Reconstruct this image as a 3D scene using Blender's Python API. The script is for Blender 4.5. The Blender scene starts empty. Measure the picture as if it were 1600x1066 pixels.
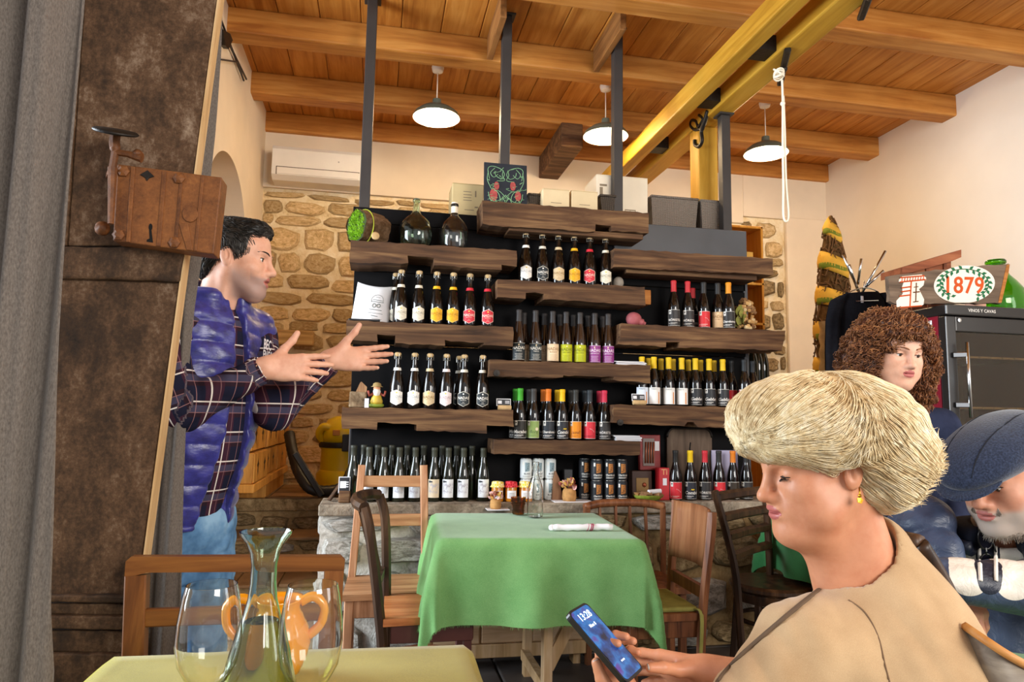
import bpy, bmesh, math, random
import numpy as np
from mathutils import Vector, Matrix, noise as mnoise

# ---------------------------------------------------------------- camera, world, light, exposure
SC = bpy.context.scene
COL = SC.collection
FPX, CH = 1080.0, 1.27
PIT, YAW, ROL = math.radians(6.2), math.radians(11.0), math.radians(1.0)
_f = Vector((math.sin(YAW)*math.cos(PIT), math.cos(YAW)*math.cos(PIT), math.sin(PIT)))
_r = Vector((math.cos(YAW), -math.sin(YAW), 0)); _u = _r.cross(_f)
_rt = _r*math.cos(ROL)+_u*math.sin(ROL); _up = -_r*math.sin(ROL)+_u*math.cos(ROL)
cam = bpy.data.cameras.new('camera'); camo = bpy.data.objects.new('camera', cam); COL.objects.link(camo)
cam.sensor_width = 36; cam.lens = FPX/1600*36; cam.clip_start = .02
M3 = Matrix((_rt, _up, -_f)).transposed()
camo.matrix_world = Matrix.Translation((0, 0, CH)) @ M3.to_4x4()
SC.camera = camo

W = bpy.data.worlds.new('world'); SC.world = W; W.use_nodes = True
W.node_tree.nodes['Background'].inputs[0].default_value = (.93, .96, 1.0, 1)
W.node_tree.nodes['Background'].inputs[1].default_value = .62
SC.view_settings.view_transform = 'Standard'; SC.view_settings.look = 'None'
SC.view_settings.exposure = 0.5; SC.view_settings.gamma = 1.0
SC.view_settings.use_curve_mapping = False
try:
    SC.cycles.use_denoising = True
    SC.cycles.max_bounces = 10; SC.cycles.transparent_max_bounces = 16
    SC.cycles.transmission_bounces = 10; SC.cycles.diffuse_bounces = 4; SC.cycles.glossy_bounces = 4
    SC.cycles.caustics_reflective = False; SC.cycles.caustics_refractive = False
    SC.cycles.sample_clamp_indirect = 6.0
except Exception:
    pass

def area(name, loc, target, sx, sy, power, col):
    l = bpy.data.lights.new(name, 'AREA'); l.shape = 'RECTANGLE'; l.size = sx; l.size_y = sy
    l.energy = power; l.color = col
    o = bpy.data.objects.new(name, l); COL.objects.link(o); o.location = loc
    o.rotation_euler = (Vector(target)-Vector(loc)).to_track_quat('-Z', 'Y').to_euler()
    return o
# daylight through the entrance at the left, and the big windows behind and right of the guests
area('entrance_daylight', (-3.3, 2.7, 1.9), (-.3, 2.75, 1.2), 2.2, 2.4, 270, (.80, .90, 1.0))
area('street_window_daylight', (2.6, -2.6, 2.6), (1.2, 3.6, 1.4), 2.2, 1.6, 160, (1.0, .95, .88))
area('side_window_daylight', (3.9, .4, 1.9), (1.3, 1.4, 1.0), 1.2, 1.5, 26, (.92, .96, 1.0))

def ray(px, py): return _f + _rt*((px-800)/FPX) - _up*((py-533)/FPX)
def atY(px, py, y): d = ray(px, py); return Vector((0, 0, CH)) + d*(y/d.y)
def atX(px, py, x): d = ray(px, py); return Vector((0, 0, CH)) + d*(x/d.x)
def atZ(px, py, z): d = ray(px, py); return Vector((0, 0, CH)) + d*((z-CH)/d.z)
def atD(px, py, dep): return Vector((0, 0, CH)) + ray(px, py)*dep

# ---------------------------------------------------------------- materials
def lin(h):
    if not isinstance(h, str): return tuple(h)[:3]
    h = h.lstrip('#'); o = []
    for i in (0, 2, 4):
        c = int(h[i:i+2], 16)/255
        o.append(c/12.92 if c <= .04045 else ((c+.055)/1.055)**2.4)
    return tuple(o)
MATS = {}
class NB:
    def __init__(s, name):
        s.m = bpy.data.materials.new(name); s.m.use_nodes = True; s.t = s.m.node_tree
        s.b = s.t.nodes['Principled BSDF']; s.out = s.t.nodes['Material Output']
    def n(s, typ, **kw):
        x = s.t.nodes.new(typ)
        for k, v in kw.items():
            if k in x.inputs: x.inputs[k].default_value = v
            else: setattr(x, k, v)
        return x
    def l(s, a, b): s.t.links.new(a, b)
    def co(s, scale=(1, 1, 1), gen='Object', rnd=True):
        tc = s.n('ShaderNodeTexCoord'); mp = s.n('ShaderNodeMapping'); mp.inputs['Scale'].default_value = scale
        s.l(tc.outputs[gen], mp.inputs['Vector'])
        if rnd:
            oi = s.n('ShaderNodeObjectInfo'); ml = s.n('ShaderNodeMath', operation='MULTIPLY'); ml.inputs[1].default_value = 37.0
            s.l(oi.outputs['Random'], ml.inputs[0])
            cb = s.n('ShaderNodeCombineXYZ')
            for i in range(3): s.l(ml.outputs[0], cb.inputs[i])
            s.l(cb.outputs[0], mp.inputs['Location'])
        return mp.outputs[0]
    def noise(s, vec, scale, detail=4, rough=.55, dist=0.0):
        x = s.n('ShaderNodeTexNoise'); x.inputs['Scale'].default_value = scale; x.inputs['Detail'].default_value = detail
        x.inputs['Roughness'].default_value = rough; x.inputs['Distortion'].default_value = dist
        s.l(vec, x.inputs['Vector']); return x.outputs['Fac']
    def ramp(s, fac, stops):
        r = s.n('ShaderNodeValToRGB'); e = r.color_ramp.elements
        while len(e) > 1: e.remove(e[-1])
        e[0].position = stops[0][0]; e[0].color = (*lin(stops[0][1]), 1)
        for p, c in stops[1:]:
            q = e.new(p); q.color = (*lin(c), 1)
        s.l(fac, r.inputs[0]); return r.outputs[0]
    def mix(s, fac, a, b, mode='MIX'):
        x = s.n('ShaderNodeMix', data_type='RGBA', blend_type=mode)
        if hasattr(fac, 'is_linked'): s.l(fac, x.inputs[0])
        else: x.inputs[0].default_value = fac
        for i, v in ((6, a), (7, b)):
            if hasattr(v, 'is_linked'): s.l(v, x.inputs[i])
            else: x.inputs[i].default_value = (*lin(v), 1)
        return x.outputs[2]
    def math(s, op, a, b=None, clamp=False):
        x = s.n('ShaderNodeMath', operation=op); x.use_clamp = clamp
        for i, v in ((0, a), (1, b)):
            if v is None: continue
            if hasattr(v, 'is_linked'): s.l(v, x.inputs[i])
            else: x.inputs[i].default_value = v
        return x.outputs[0]
    def bump(s, h, strength=.3, dist=.01):
        b = s.n('ShaderNodeBump'); b.inputs['Strength'].default_value = strength; b.inputs['Distance'].default_value = dist
        s.l(h, b.inputs['Height']); s.l(b.outputs[0], s.b.inputs['Normal'])
    def base(s, c):
        if hasattr(c, 'is_linked'): s.l(c, s.b.inputs['Base Color'])
        else: s.b.inputs['Base Color'].default_value = (*lin(c), 1)
    def rndval(s, col, amt=.25):
        oi = s.n('ShaderNodeObjectInfo'); hs = s.n('ShaderNodeHueSaturation')
        mr = s.n('ShaderNodeMapRange'); mr.inputs['To Min'].default_value = 1-amt; mr.inputs['To Max'].default_value = 1+amt
        s.l(oi.outputs['Random'], mr.inputs[0]); s.l(mr.outputs[0], hs.inputs['Value'])
        s.l(col, hs.inputs['Color']); return hs.outputs[0]
    def done(s, rough=.6, metal=0.0, spec=.4, **kw):
        s.b.inputs['Roughness'].default_value = rough; s.b.inputs['Metallic'].default_value = metal
        s.b.inputs['Specular IOR Level'].default_value = spec
        for k, v in kw.items(): s.b.inputs[k].default_value = v
        return s.m
def plain(name, c, rough=.5, metal=0.0, spec=.4, var=.12, vs=12, bump=0.0, bs=60, rnd=0.0, **kw):
    """single-colour material with a little mottling and relief"""
    if name in MATS: return MATS[name]
    b = NB(name); co = b.co()
    L = lin(c); n = b.noise(co, vs, 3)
    col = b.ramp(n, [(.3, tuple(x*(1-var) for x in L)), (.7, tuple(min(1, x*(1+var)) for x in L))])
    if rnd: col = b.rndval(col, rnd)
    b.base(col)
    if bump: b.bump(b.noise(co, bs, 4), bump, .004)
    MATS[name] = b.done(rough, metal, spec, **kw); return MATS[name]
def wood(name, dark, mid, light, axis='X', scale=1.0, rough=.6, rnd=.15, bump=.25, grain=1.0, spec=.3):
    if name in MATS: return MATS[name]
    b = NB(name); lo, hi = 1.6*scale, 22*scale
    sc = {'X': (lo, hi, hi), 'Y': (hi, lo, hi), 'Z': (hi, hi, lo)}[axis]
    co = b.co(sc); n1 = b.noise(co, 1.0, 6, .6, .6*grain)
    co2 = b.co((scale,)*3); n2 = b.noise(co2, 3.0, 3)
    f = b.math('ADD', b.math('MULTIPLY', n1, .75), b.math('MULTIPLY', n2, .25))
    col = b.ramp(f, [(.34, dark), (.5, mid), (.66, light)])
    if rnd: col = b.rndval(col, rnd)
    b.base(col); b.bump(n1, bump, .006)
    MATS[name] = b.done(rough, 0, spec); return MATS[name]
def glass(name, c, rough=.02, ior=1.45, trans=1.0):
    if name in MATS: return MATS[name]
    b = NB(name); b.base(c)
    MATS[name] = b.done(rough, 0, .5, **{'Transmission Weight': trans, 'IOR': ior}); return MATS[name]
def emit(name, c, strength):
    if name in MATS: return MATS[name]
    b = NB(name); b.base(c); b.b.inputs['Emission Color'].default_value = (*lin(c), 1)
    b.b.inputs['Emission Strength'].default_value = strength
    MATS[name] = b.done(.5); return MATS[name]

# ---------------------------------------------------------------- mesh builder and scene graph
class MB:
    def __init__(s): s.v = []; s.f = []; s.uv = None
    def add(s, vs, fs):
        o = len(s.v); s.v += [tuple(v) for v in vs]; s.f += [tuple(i+o for i in f) for f in fs]; return s
    def box(s, lo, hi, bev=0.0, rot=None, piv=None):
        x0, y0, z0 = lo; x1, y1, z1 = hi
        if bev <= 0:
            vs = [(x, y, z) for x in (x0, x1) for y in (y0, y1) for z in (z0, z1)]
            fs = [(0, 1, 3, 2), (4, 6, 7, 5), (0, 4, 5, 1), (2, 3, 7, 6), (0, 2, 6, 4), (1, 5, 7, 3)]
        else:
            b = min(bev, (x1-x0)*.45, (y1-y0)*.45, (z1-z0)*.45); bm = bmesh.new()
            bmesh.ops.create_cube(bm, size=1)
            for v in bm.verts:
                v.co = Vector(((x0+x1)/2+v.co.x*(x1-x0), (y0+y1)/2+v.co.y*(y1-y0), (z0+z1)/2+v.co.z*(z1-z0)))
            bmesh.ops.bevel(bm, geom=bm.edges[:], offset=b, segments=1 if b < .004 else 2, affect='EDGES', profile=.5)
            bm.verts.index_update()
            vs = [v.co.copy() for v in bm.verts]; fs = [[v.index for v in f.verts] for f in bm.faces]; bm.free()
        if rot is not None:
            p = Vector(piv) if piv is not None else Vector(((x0+x1)/2, (y0+y1)/2, (z0+z1)/2))
            vs = [p + rot @ (Vector(v)-p) for v in vs]
        return s.add(vs, fs)
    def bar(s, a, b, w, h, up=(0, 0, 1), bev=0.0, w2=None, h2=None):
        """rectangular bar from a to b (w sideways, h along up), tapering to w2,h2"""
        a = Vector(a); b = Vector(b); d = (b-a).normalized(); upv = Vector(up)
        sd = d.cross(upv)
        if sd.length < 1e-4: sd = d.cross(Vector((1, 0, 0)))
        sd.normalize(); u = sd.cross(d).normalized()
        w2 = w if w2 is None else w2; h2 = h if h2 is None else h2
        ring = lambda c, ww, hh: [c+sd*x*ww/2+u*y*hh/2 for x, y in ((-1, -1), (1, -1), (1, 1), (-1, 1))]
        if bev > 0:
            def ring(c, ww, hh):
                o = []
                for x, y, p in ((-1, -1, 0), (1, -1, 1), (1, 1, 0), (-1, 1, 1)):
                    p1 = c+sd*(x*ww/2)+u*(y*hh/2-y*bev); p2 = c+sd*(x*ww/2-x*bev)+u*(y*hh/2)
                    o += [p1, p2] if p == 0 and False else ([p1, p2] if (x*y > 0) is False else [p2, p1])
                return o
            # order corners consistently
            def ring(c, ww, hh):
                pts = [(-ww/2+bev, -hh/2), (ww/2-bev, -hh/2), (ww/2, -hh/2+bev), (ww/2, hh/2-bev), (ww/2-bev, hh/2), (-ww/2+bev, hh/2), (-ww/2, hh/2-bev), (-ww/2, -hh/2+bev)]
                return [c+sd*x+u*y for x, y in pts]
        r0 = ring(a, w, h); r1 = ring(b, w2, h2); n = len(r0)
        fs = [(i, (i+1) % n, n+(i+1) % n, n+i) for i in range(n)] + [tuple(range(n))[::-1], tuple(range(n, 2*n))]
        return s.add(r0+r1, fs)
    def lathe(s, prof, seg=24, c=(0, 0, 0), cap0=True, cap1=True, axis=None, sx=1.0, sy=1.0):
        """prof: list of (r,z)"""
        c = Vector(c); vs = []; n = len(prof)
        q = Vector(axis).normalized().to_track_quat('Z', 'Y') if axis is not None else None
        for r, z in prof:
            for k in range(seg):
                t = 2*math.pi*k/seg; p = Vector((r*math.cos(t)*sx, r*math.sin(t)*sy, z))
                if q is not None: p = q @ p
                vs.append(c+p)
        fs = [(i*seg+k, i*seg+(k+1) % seg, (i+1)*seg+(k+1) % seg, (i+1)*seg+k) for i in range(n-1) for k in range(seg)]
        if cap0 and prof[0][0] > 1e-6: fs.append(tuple(range(seg))[::-1])
        if cap1 and prof[-1][0] > 1e-6: fs.append(tuple(range((n-1)*seg, n*seg)))
        return s.add(vs, fs)
    def tube(s, path, r, seg=8, closed=False, cap=True, flat=1.0, up=None):
        """sweep a circle along path; r number or list"""
        P = [Vector(p) for p in path]; n = len(P); R = r if isinstance(r, (list, tuple)) else [r]*n
        T = []
        for i in range(n):
            a = P[(i-1) % n] if (closed or i > 0) else P[i]; b = P[(i+1) % n] if (closed or i < n-1) else P[i]
            T.append((b-a).normalized())
        nr = Vector(up) if up is not None else (Vector((0, 0, 1)) if abs(T[0].z) < .9 else Vector((1, 0, 0)))
        vs = []
        for i in range(n):
            nr = (nr-T[i]*nr.dot(T[i]))
            if nr.length < 1e-6: nr = T[i].orthogonal()
            nr.normalize(); bn = T[i].cross(nr)
            for k in range(seg):
                t = 2*math.pi*k/seg; vs.append(P[i]+(nr*math.cos(t)*flat+bn*math.sin(t))*R[i])
        m = n if closed else n-1
        fs = [(i*seg+k, i*seg+(k+1) % seg, ((i+1) % n)*seg+(k+1) % seg, ((i+1) % n)*seg+k) for i in range(m) for k in range(seg)]
        if cap and not closed: fs += [tuple(range(seg))[::-1], tuple(range((n-1)*seg, n*seg))]
        return s.add(vs, fs)
    def prism(s, pts, depth, axis='Y', off=0.0):
        """2-D outline extruded; axis Y: pts are (x,z), from y=off to off+depth"""
        n = len(pts)
        mk = {'Y': lambda p, d: (p[0], d, p[1]), 'X': lambda p, d: (d, p[0], p[1]), 'Z': lambda p, d: (p[0], p[1], d)}[axis]
        vs = [mk(p, off) for p in pts]+[mk(p, off+depth) for p in pts]
        fs = [(i, (i+1) % n, n+(i+1) % n, n+i) for i in range(n)]+[tuple(range(n))[::-1], tuple(range(n, 2*n))]
        return s.add(vs, fs)
    def grid(s, fn, nu, nv, closed_u=False):
        """fn(u,v)->point for u,v in 0..1"""
        mu = nu if closed_u else nu+1
        vs = [fn(i/nu, j/nv) for j in range(nv+1) for i in range(mu)]
        fs = [(j*mu+i, j*mu+(i+1) % mu, (j+1)*mu+(i+1) % mu, (j+1)*mu+i) for j in range(nv) for i in range(nu)]
        return s.add(vs, fs)
    def ball(s, c, rad, seg=12, rings=8, rot=None):
        c = Vector(c); rx, ry, rz = rad if isinstance(rad, (tuple, list)) else (rad,)*3
        prof = [(math.sin(math.pi*i/rings), -math.cos(math.pi*i/rings)) for i in range(rings+1)]
        vs = [c+Vector((0, 0, -rz))] if rot is None else [c+rot@Vector((0, 0, -rz))]
        for r, z in prof[1:-1]:
            for k in range(seg):
                t = 2*math.pi*k/seg; p = Vector((rx*r*math.cos(t), ry*r*math.sin(t), rz*z))
                vs.append(c+(rot@p if rot is not None else p))
        p = Vector((0, 0, rz)); vs.append(c+(rot@p if rot is not None else p)); L = len(vs)-1; m = rings-1
        fs = [(0, 1+(k+1) % seg, 1+k) for k in range(seg)]
        fs += [(1+i*seg+k, 1+i*seg+(k+1) % seg, 1+(i+1)*seg+(k+1) % seg, 1+(i+1)*seg+k) for i in range(m-1) for k in range(seg)]
        fs += [(L, 1+(m-1)*seg+k, 1+(m-1)*seg+(k+1) % seg) for k in range(seg)]
        return s.add(vs, fs)
    def jitter(s, amt, sc=8.0, seed=0):
        o = Vector((seed*3.1, seed*1.7, seed*2.3))
        s.v = [tuple(Vector(v)+mnoise.noise_vector(Vector(v)*sc+o)*amt) for v in s.v]; return s
    def mesh(s, name, smooth=False, origin=None):
        me = bpy.data.meshes.new(name)
        vs = s.v if origin is None else [(v[0]-origin[0], v[1]-origin[1], v[2]-origin[2]) for v in s.v]
        me.from_pydata(vs, [], s.f); me.validate(); me.update()
        bm = bmesh.new(); bm.from_mesh(me); bmesh.ops.recalc_face_normals(bm, faces=bm.faces[:]); bm.to_mesh(me); bm.free()
        if smooth: shade(me, smooth)
        return me
def shade(me, ang=True):
    for p in me.polygons: p.use_smooth = True
    if ang is not True:
        try: me.set_sharp_from_angle(angle=math.radians(ang))
        except Exception: pass
def tagit(o, label=None, cat=None, group=None, kind=None):
    if label: o['label'] = label
    if cat: o['category'] = cat
    if group: o['group'] = group
    if kind: o['kind'] = kind
    return o
def thing(name, label, cat, loc=(0, 0, 0), rotz=0.0, group=None):
    o = bpy.data.objects.new(name, None); o.empty_display_size = .1; COL.objects.link(o)
    o.location = loc; o.rotation_euler = (0, 0, rotz)
    return tagit(o, label, cat, group)
def wloc(o):
    v = Vector((0, 0, 0))
    while o is not None: v += Vector(o.location); o = o.parent
    return v
def obj(name, mb, m, parent=None, smooth=False, world=False, label=None, kind=None, origin=None):
    """link a mesh object; world=True: the builder holds world coordinates"""
    if isinstance(mb, MB):
        org = None
        if world and parent is not None: org = wloc(parent)
        if origin is not None: org = Vector(origin)
        me = mb.mesh(name, smooth, org)
    else: me = mb
    o = bpy.data.objects.new(name, me); COL.objects.link(o)
    if m is not None:
        ms = m if isinstance(m, (list, tuple)) else [m]
        if len(me.materials) == 0:
            for x in ms: me.materials.append(x)
    if origin is not None: o.location = Vector(origin) - (wloc(parent) if parent else Vector((0, 0, 0)))
    if parent is not None: o.parent = parent
    if label: o['label'] = label
    if kind: o['kind'] = kind
    return o
def one(name, label, cat, mb, m, loc, smooth=False, group=None):
    """a top-level thing that is a single mesh given in world coordinates"""
    o = obj(name, mb, m, None, smooth, origin=loc); return tagit(o, label, cat, group)
def dup(root, loc=None, rotz=None, label=None, group=None):
    def cp(o, par):
        c = o.copy(); COL.objects.link(c)
        if par is not None: c.parent = par
        for ch in o.children: cp(ch, c)
        return c
    r = cp(root, None)
    if loc is not None: r.location = loc
    if rotz is not None: r.rotation_euler = (0, 0, rotz)
    if label: r['label'] = label
    if group: r['group'] = group
    return r
def cat_rom(P, n=8):
    P = [Vector(p) for p in P]; o = []
    for i in range(len(P)-1):
        a = P[max(0, i-1)]; b = P[i]; c = P[i+1]; d = P[min(len(P)-1, i+2)]
        for k in range(n):
            t = k/n
            o.append(.5*((2*b)+(c-a)*t+(2*a-5*b+4*c-d)*t*t+(3*b-a-3*c+d)*t**3))
    o.append(P[-1]); return o
_TXT = {}
def text_geo(s, size=1.0, align='CENTER', bold=0.0, res=2, shear=0.0, space=1.0):
    """flat text as (verts, faces) in the x/y plane, cached"""
    k = (s, size, align, bold, res, shear, space)
    if k in _TXT: return _TXT[k]
    cu = bpy.data.curves.new('t', 'FONT'); cu.body = s; cu.size = size; cu.align_x = align; cu.align_y = 'CENTER'
    cu.resolution_u = res; cu.offset = bold; cu.shear = shear; cu.space_character = space
    o = bpy.data.objects.new('t', cu); COL.objects.link(o)
    dg = bpy.context.evaluated_depsgraph_get(); me = bpy.data.meshes.new_from_object(o.evaluated_get(dg))
    r = ([tuple(v.co) for v in me.vertices], [tuple(p.vertices) for p in me.polygons])
    bpy.data.objects.remove(o); bpy.data.curves.remove(cu); bpy.data.meshes.remove(me)
    _TXT[k] = r; return r
def put_text(mb, s, mat4, size, **kw):
    vs, fs = text_geo(s, size, **kw); mb.add([mat4 @ Vector(v) for v in vs], fs); return mb
def frame_at(o, x, y):
    """4x4 with text x along x, text y along y, at o"""
    x = Vector(x).normalized(); y = Vector(y); y = (y-x*y.dot(x)).normalized(); z = x.cross(y)
    return Matrix.Translation(o) @ Matrix((x, y, z)).transposed().to_4x4()
RND = random.Random(7)
# ---------------------------------------------------------------- palette
m_board = wood('ceiling_board', '#9c5a1e', '#bd7a30', '#cf9044', 'Y', .9, .55, .10, .12)
m_joist = wood('joist_wood', '#9a5c22', '#bb7c36', '#cd924a', 'X', .9, .55, .06, .15)
m_yellow = wood('yellow_beam', '#a8771c', '#c3922c', '#d2a440', 'Y', .8, .55, .05, .12)
m_yellowz = wood('yellow_post', '#a8771c', '#c3922c', '#d2a440', 'Z', .8, .55, .05, .12)
m_old = wood('old_oak', '#2f1e12', '#573b25', '#80603f', 'X', 1.0, .75, .22, .7, 1.6)
m_oldend = wood('old_oak_end', '#7c4a1e', '#a96a2e', '#c08446', 'X', 2.0, .75, .1, .5)
m_black = plain('black_panel', '#0f0e0f', .8, 0, .12, .25, 3, .1, 30, .25)
m_steel = plain('grey_steel', '#3c3836', .5, .2, .4, .15, 4)
m_iron = plain('forged_iron', '#2c2723', .5, .6, .4, .3, 30, .3, 60)
m_wallw = plain('white_plaster', '#f1e6d6', .9, 0, .1, .025, 3, .12, 14)
m_wallb = plain('cream_plaster', '#ead9c0', .9, 0, .1, .04, 4, .2, 18)
m_white = plain('white_paint', '#efe9df', .45, 0, .4, .02)
m_floor = plain('dark_stone', '#4d4744', .45, 0, .4, .3, 5, .3, 20, .2)
m_tile = plain('brown_tile', '#8d6b48', .6, 0, .3, .2, 9, .1, 30, .2)

def stone_mat(name, cols, rnd=.22, mort=None):
    b = NB(name); co = b.co()
    n1 = b.noise(co, 7, 6, .65, .6); n2 = b.noise(co, 45, 4, .7)
    f = b.math('ADD', b.math('MULTIPLY', n1, .7), b.math('MULTIPLY', n2, .3))
    c = b.ramp(f, [(.32, cols[0]), (.46, cols[1]), (.58, cols[2]), (.70, cols[3])])
    if rnd: c = b.rndval(c, rnd)
    b.base(c); b.bump(f, .9, .02); MATS[name] = b.done(.92, 0, .1); return MATS[name]
m_stone = stone_mat('sandstone', ('#947244', '#ccaa76', '#e4ca9c', '#f0dfbe'))
m_mortar = stone_mat('sand_mortar', ('#c8a878', '#e8d2a6', '#f2e2c2', '#f8eeda'), 0)
m_wstone = stone_mat('limewashed_stone', ('#57524a', '#a29c90', '#d6d1c8', '#efece6'), .12)
m_wmortar = stone_mat('limewash_mortar', ('#7a746a', '#b5aea2', '#d6cfc4', '#e6e0d6'), 0)
m_bstone = stone_mat('brown_stone', ('#4a3a28', '#86704f', '#b39a72', '#cdb78e'))
m_bmortar = stone_mat('brown_mortar', ('#54432f', '#8f7550', '#a98d64', '#bfa57c'), 0)
m_slab = stone_mat('counter_slab', ('#4b4239', '#8a7d6c', '#aa9c88', '#c6baa8'), .05)

def struct(name, mb, m, parent=None, smooth=False, label=None, **kw):
    o = obj(name, mb, m, parent, smooth, **kw)
    if parent is None: o['kind'] = 'structure'
    if label: o['label'] = label
    return o
def blob_stone(w, h, d, seed, n=11):
    """irregular rubble stone, face towards -y, back in the mortar"""
    r = random.Random(seed); mb = MB(); ring = []
    for k in range(n):
        t = 2*math.pi*k/n+r.uniform(-.12, .12); e = 5.0
        c, s_ = math.cos(t), math.sin(t); q = (abs(c)**e+abs(s_)**e)**(-1/e)*r.uniform(.84, 1.03)
        ring.append((c*q*w/2, s_*q*h/2))
    vs = []
    for sc, y in ((1.0, .012), (.97, -d*.45), (.80, -d*.95)):
        for x, z in ring: vs.append((x*sc, y+r.uniform(-.1, .1)*d, z*sc))
    vs.append((0, -d*1.02, 0)); fs = []
    for j in range(2):
        for k in range(n): fs.append((j*n+k, j*n+(k+1) % n, (j+1)*n+(k+1) % n, (j+1)*n+k))
    fs += [(2*n+k, 2*n+(k+1) % n, 3*n) for k in range(n)]
    return mb.add(vs, fs)
def stone_field(parent, x0, x1, z0, z1, y, mats, seed, hh=(.10, .21), ww=(.16, .44), d=.03, gap=.02, rotz=0.0, org=None, skip=None):
    """rubble masonry: rows of separate stones, each a child of the wall (org,rotz place a turned face)"""
    r = random.Random(seed); pool = {}; z = z0; R = Matrix.Rotation(rotz, 3, 'Z'); og = Vector(org) if org else Vector((0, 0, 0))
    while z < z1-.05:
        h = min(r.uniform(*hh), z1-z); x = x0-r.uniform(0, .12)
        while x < x1:
            w = r.uniform(*ww); xa, xb = max(x, x0), min(x+w, x1)
            if xb-xa > .07 and not (skip and skip((xa+xb)/2, z+h/2)):
                m = mats[r.randrange(len(mats))]; k = (r.randrange(9), m.name)
                if k not in pool:
                    pool[k] = blob_stone(1, 1, 1, k[0]+seed).mesh('stone', 50); pool[k].materials.append(m)
                s = obj('stone', pool[k], None, parent)
                s.location = og + R @ Vector(((xa+xb)/2, y, z+h/2+r.uniform(-.012, .012)))
                s.scale = (xb-xa-gap, d*r.uniform(.6, 1.3), h-gap); s.rotation_euler = (0, r.uniform(-.05, .05), rotz)
            x += w
        z += h

# ---------------------------------------------------------------- room shell
XL, XR, YB, ZC, ZP = -.99, 4.25, 5.9, 3.765, .70
fl = struct('floor', MB().box((-3.4, -1.5, -.1), (XR, YB+.3, -.012)), plain('floor_bed', '#3a3532', .8))
flag = MB().box((-.245, -.245, -.03), (.245, .245, 0), .008).mesh('flagstone'); flag.materials.append(m_floor)
for i in range(15):
    for j in range(11):
        s = obj('flagstone', flag, None, fl); s.location = (-3.1+i*.5, -.75+j*.5-.25, RND.uniform(-.003, .003))
ce = struct('ceiling', MB().box((-2.4, -1.0, ZC+.03), (XR+.2, YB+.2, ZC+.1)), plain('ceiling_deck', '#3a2410', .9))
bd = MB().box((-.126, -3.5, 0), (.126, 3.5, .03), .006).mesh('board'); bd.materials.append(m_board)
for k in range(-13, 9):
    o = obj('board', bd, None, ce); o.location = (2.11+.255*k+.1275, 2.46, ZC)
jb = MB().box((-2.65, 0, 0), (2.63, .15, .165), .012).mesh('joist'); jb.materials.append(m_joist)
for y in (.95, 1.78, 2.62, 3.45, 4.30, 5.13, 5.82):
    o = obj('joist', jb, None, ce); o.location = (1.63, y, 3.60)
for (xa, xb, lab) in ((1.865, 1.965, 'yellow timber on the wall-panel side of the pair'), (2.085, 2.23, 'yellow timber carrying the iron hook')):
    mb = MB().box((xa, .6, 3.27), (xb, YB, 3.40), .010); obj('beam', mb, m_yellow, ce, label=lab)
bs = MB().box((1.36, 5.10, 3.40), (1.54, YB, 3.60), .01); obj('beam', bs, m_old, ce, label='short dark timber near the end wall')
sp = MB().box((1.962, -.06, 3.29), (2.088, .06, 3.38)).mesh('spacer'); sp.materials.append(m_iron)
for y in (2.72, 3.32, 3.95, 4.75):
    o = obj('spacer', sp, None, ce); o.location = (0, y, 0)
obj('post', MB().box((2.095, 4.22, ZP), (2.235, 4.36, 3.27), .008), m_yellowz, ce, label='yellow timber post under the beam pair')
pin = MB()
for a, b in (((-.04, -.19, 0), (0, .0, 0)), ((0, 0, 0), (.045, .20, 0))):
    pin.bar(a, b, .035, .025, bev=.006)
pin.ball((0, 0, -.01), .022, 10, 6)
pm = pin.mesh('iron_strap', 40); pm.materials.append(m_iron)
for y in (3.36, 2.66):
    o = obj('iron_strap', pm, None, ce); o.location = (2.19, y, 3.258); o.rotation_euler = (0, 0, -.25)

# back wall: mortar bed, plaster band above, plaster strip to the right, separate stones
wb = struct('wall_back', MB().box((XL-.4, YB, 0), (XR+.2, YB+.25, ZC)), m_mortar)
obj('plaster_band', MB().box((XL-.3, YB-.035, 3.13), (3.36, YB, ZC), .006), m_wallb, wb)
obj('plaster_band', MB().box((3.36, YB-.035, 3.20), (XR, YB, ZC), .006), m_wallb, wb)
obj('plaster_strip', MB().box((3.80, YB-.05, .6), (XR, YB, 3.22), .012), m_wallb, wb)
stone_field(wb, XL, 1.1, .72, 3.11, YB, [m_stone], 3, d=.018, gap=.01)
stone_field(wb, 3.34, 3.79, 1.1, 3.18, YB, [m_bstone, m_stone], 9, d=.035)
obj('lintel', MB().box((-1.0, YB-.13, 1.81), (-.52, YB+.02, 1.93), .01), wood('pale_lintel', '#a07c4a', '#c9a268', '#dcbb84', 'X', 1, .7), wb)
wr = struct('wall_right', MB().box((XR, -1.0, 0), (XR+.2, YB+.2, ZC)), m_wallw)
# left wall with arched recess
wl = MB(); N = 48; ya, yb_ = 4.05, 5.27
def arch(y):
    if y <= ya or y >= yb_: return None
    t = (y-(ya+yb_)/2)/((yb_-ya)/2); return 2.42+.50*math.sqrt(max(0, 1-t*t))
ys = [3.85]+[ya+(yb_-ya)*i/N for i in range(N+1)]+[YB+.1]
wl.box((XL-.4, 3.85, 0), (XL, ya, ZC)); wl.box((XL-.4, yb_, 0), (XL, YB, ZC))
for i in range(N):
    y0, y1 = ya+(yb_-ya)*i/N, ya+(yb_-ya)*(i+1)/N
    z0 = arch(y0+1e-5) or 2.42; z1 = arch(y1-1e-5) or 2.42
    wl.add([(XL, y0, z0), (XL, y1, z1), (XL, y1, ZC), (XL, y0, ZC), (XL-.4, y0, z0), (XL-.4, y1, z1)], [(0, 1, 2, 3), (0, 4, 5, 1)])
wl.box((XL-.45, ya-.1, 0), (XL-.4, yb_+.1, ZC))
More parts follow.
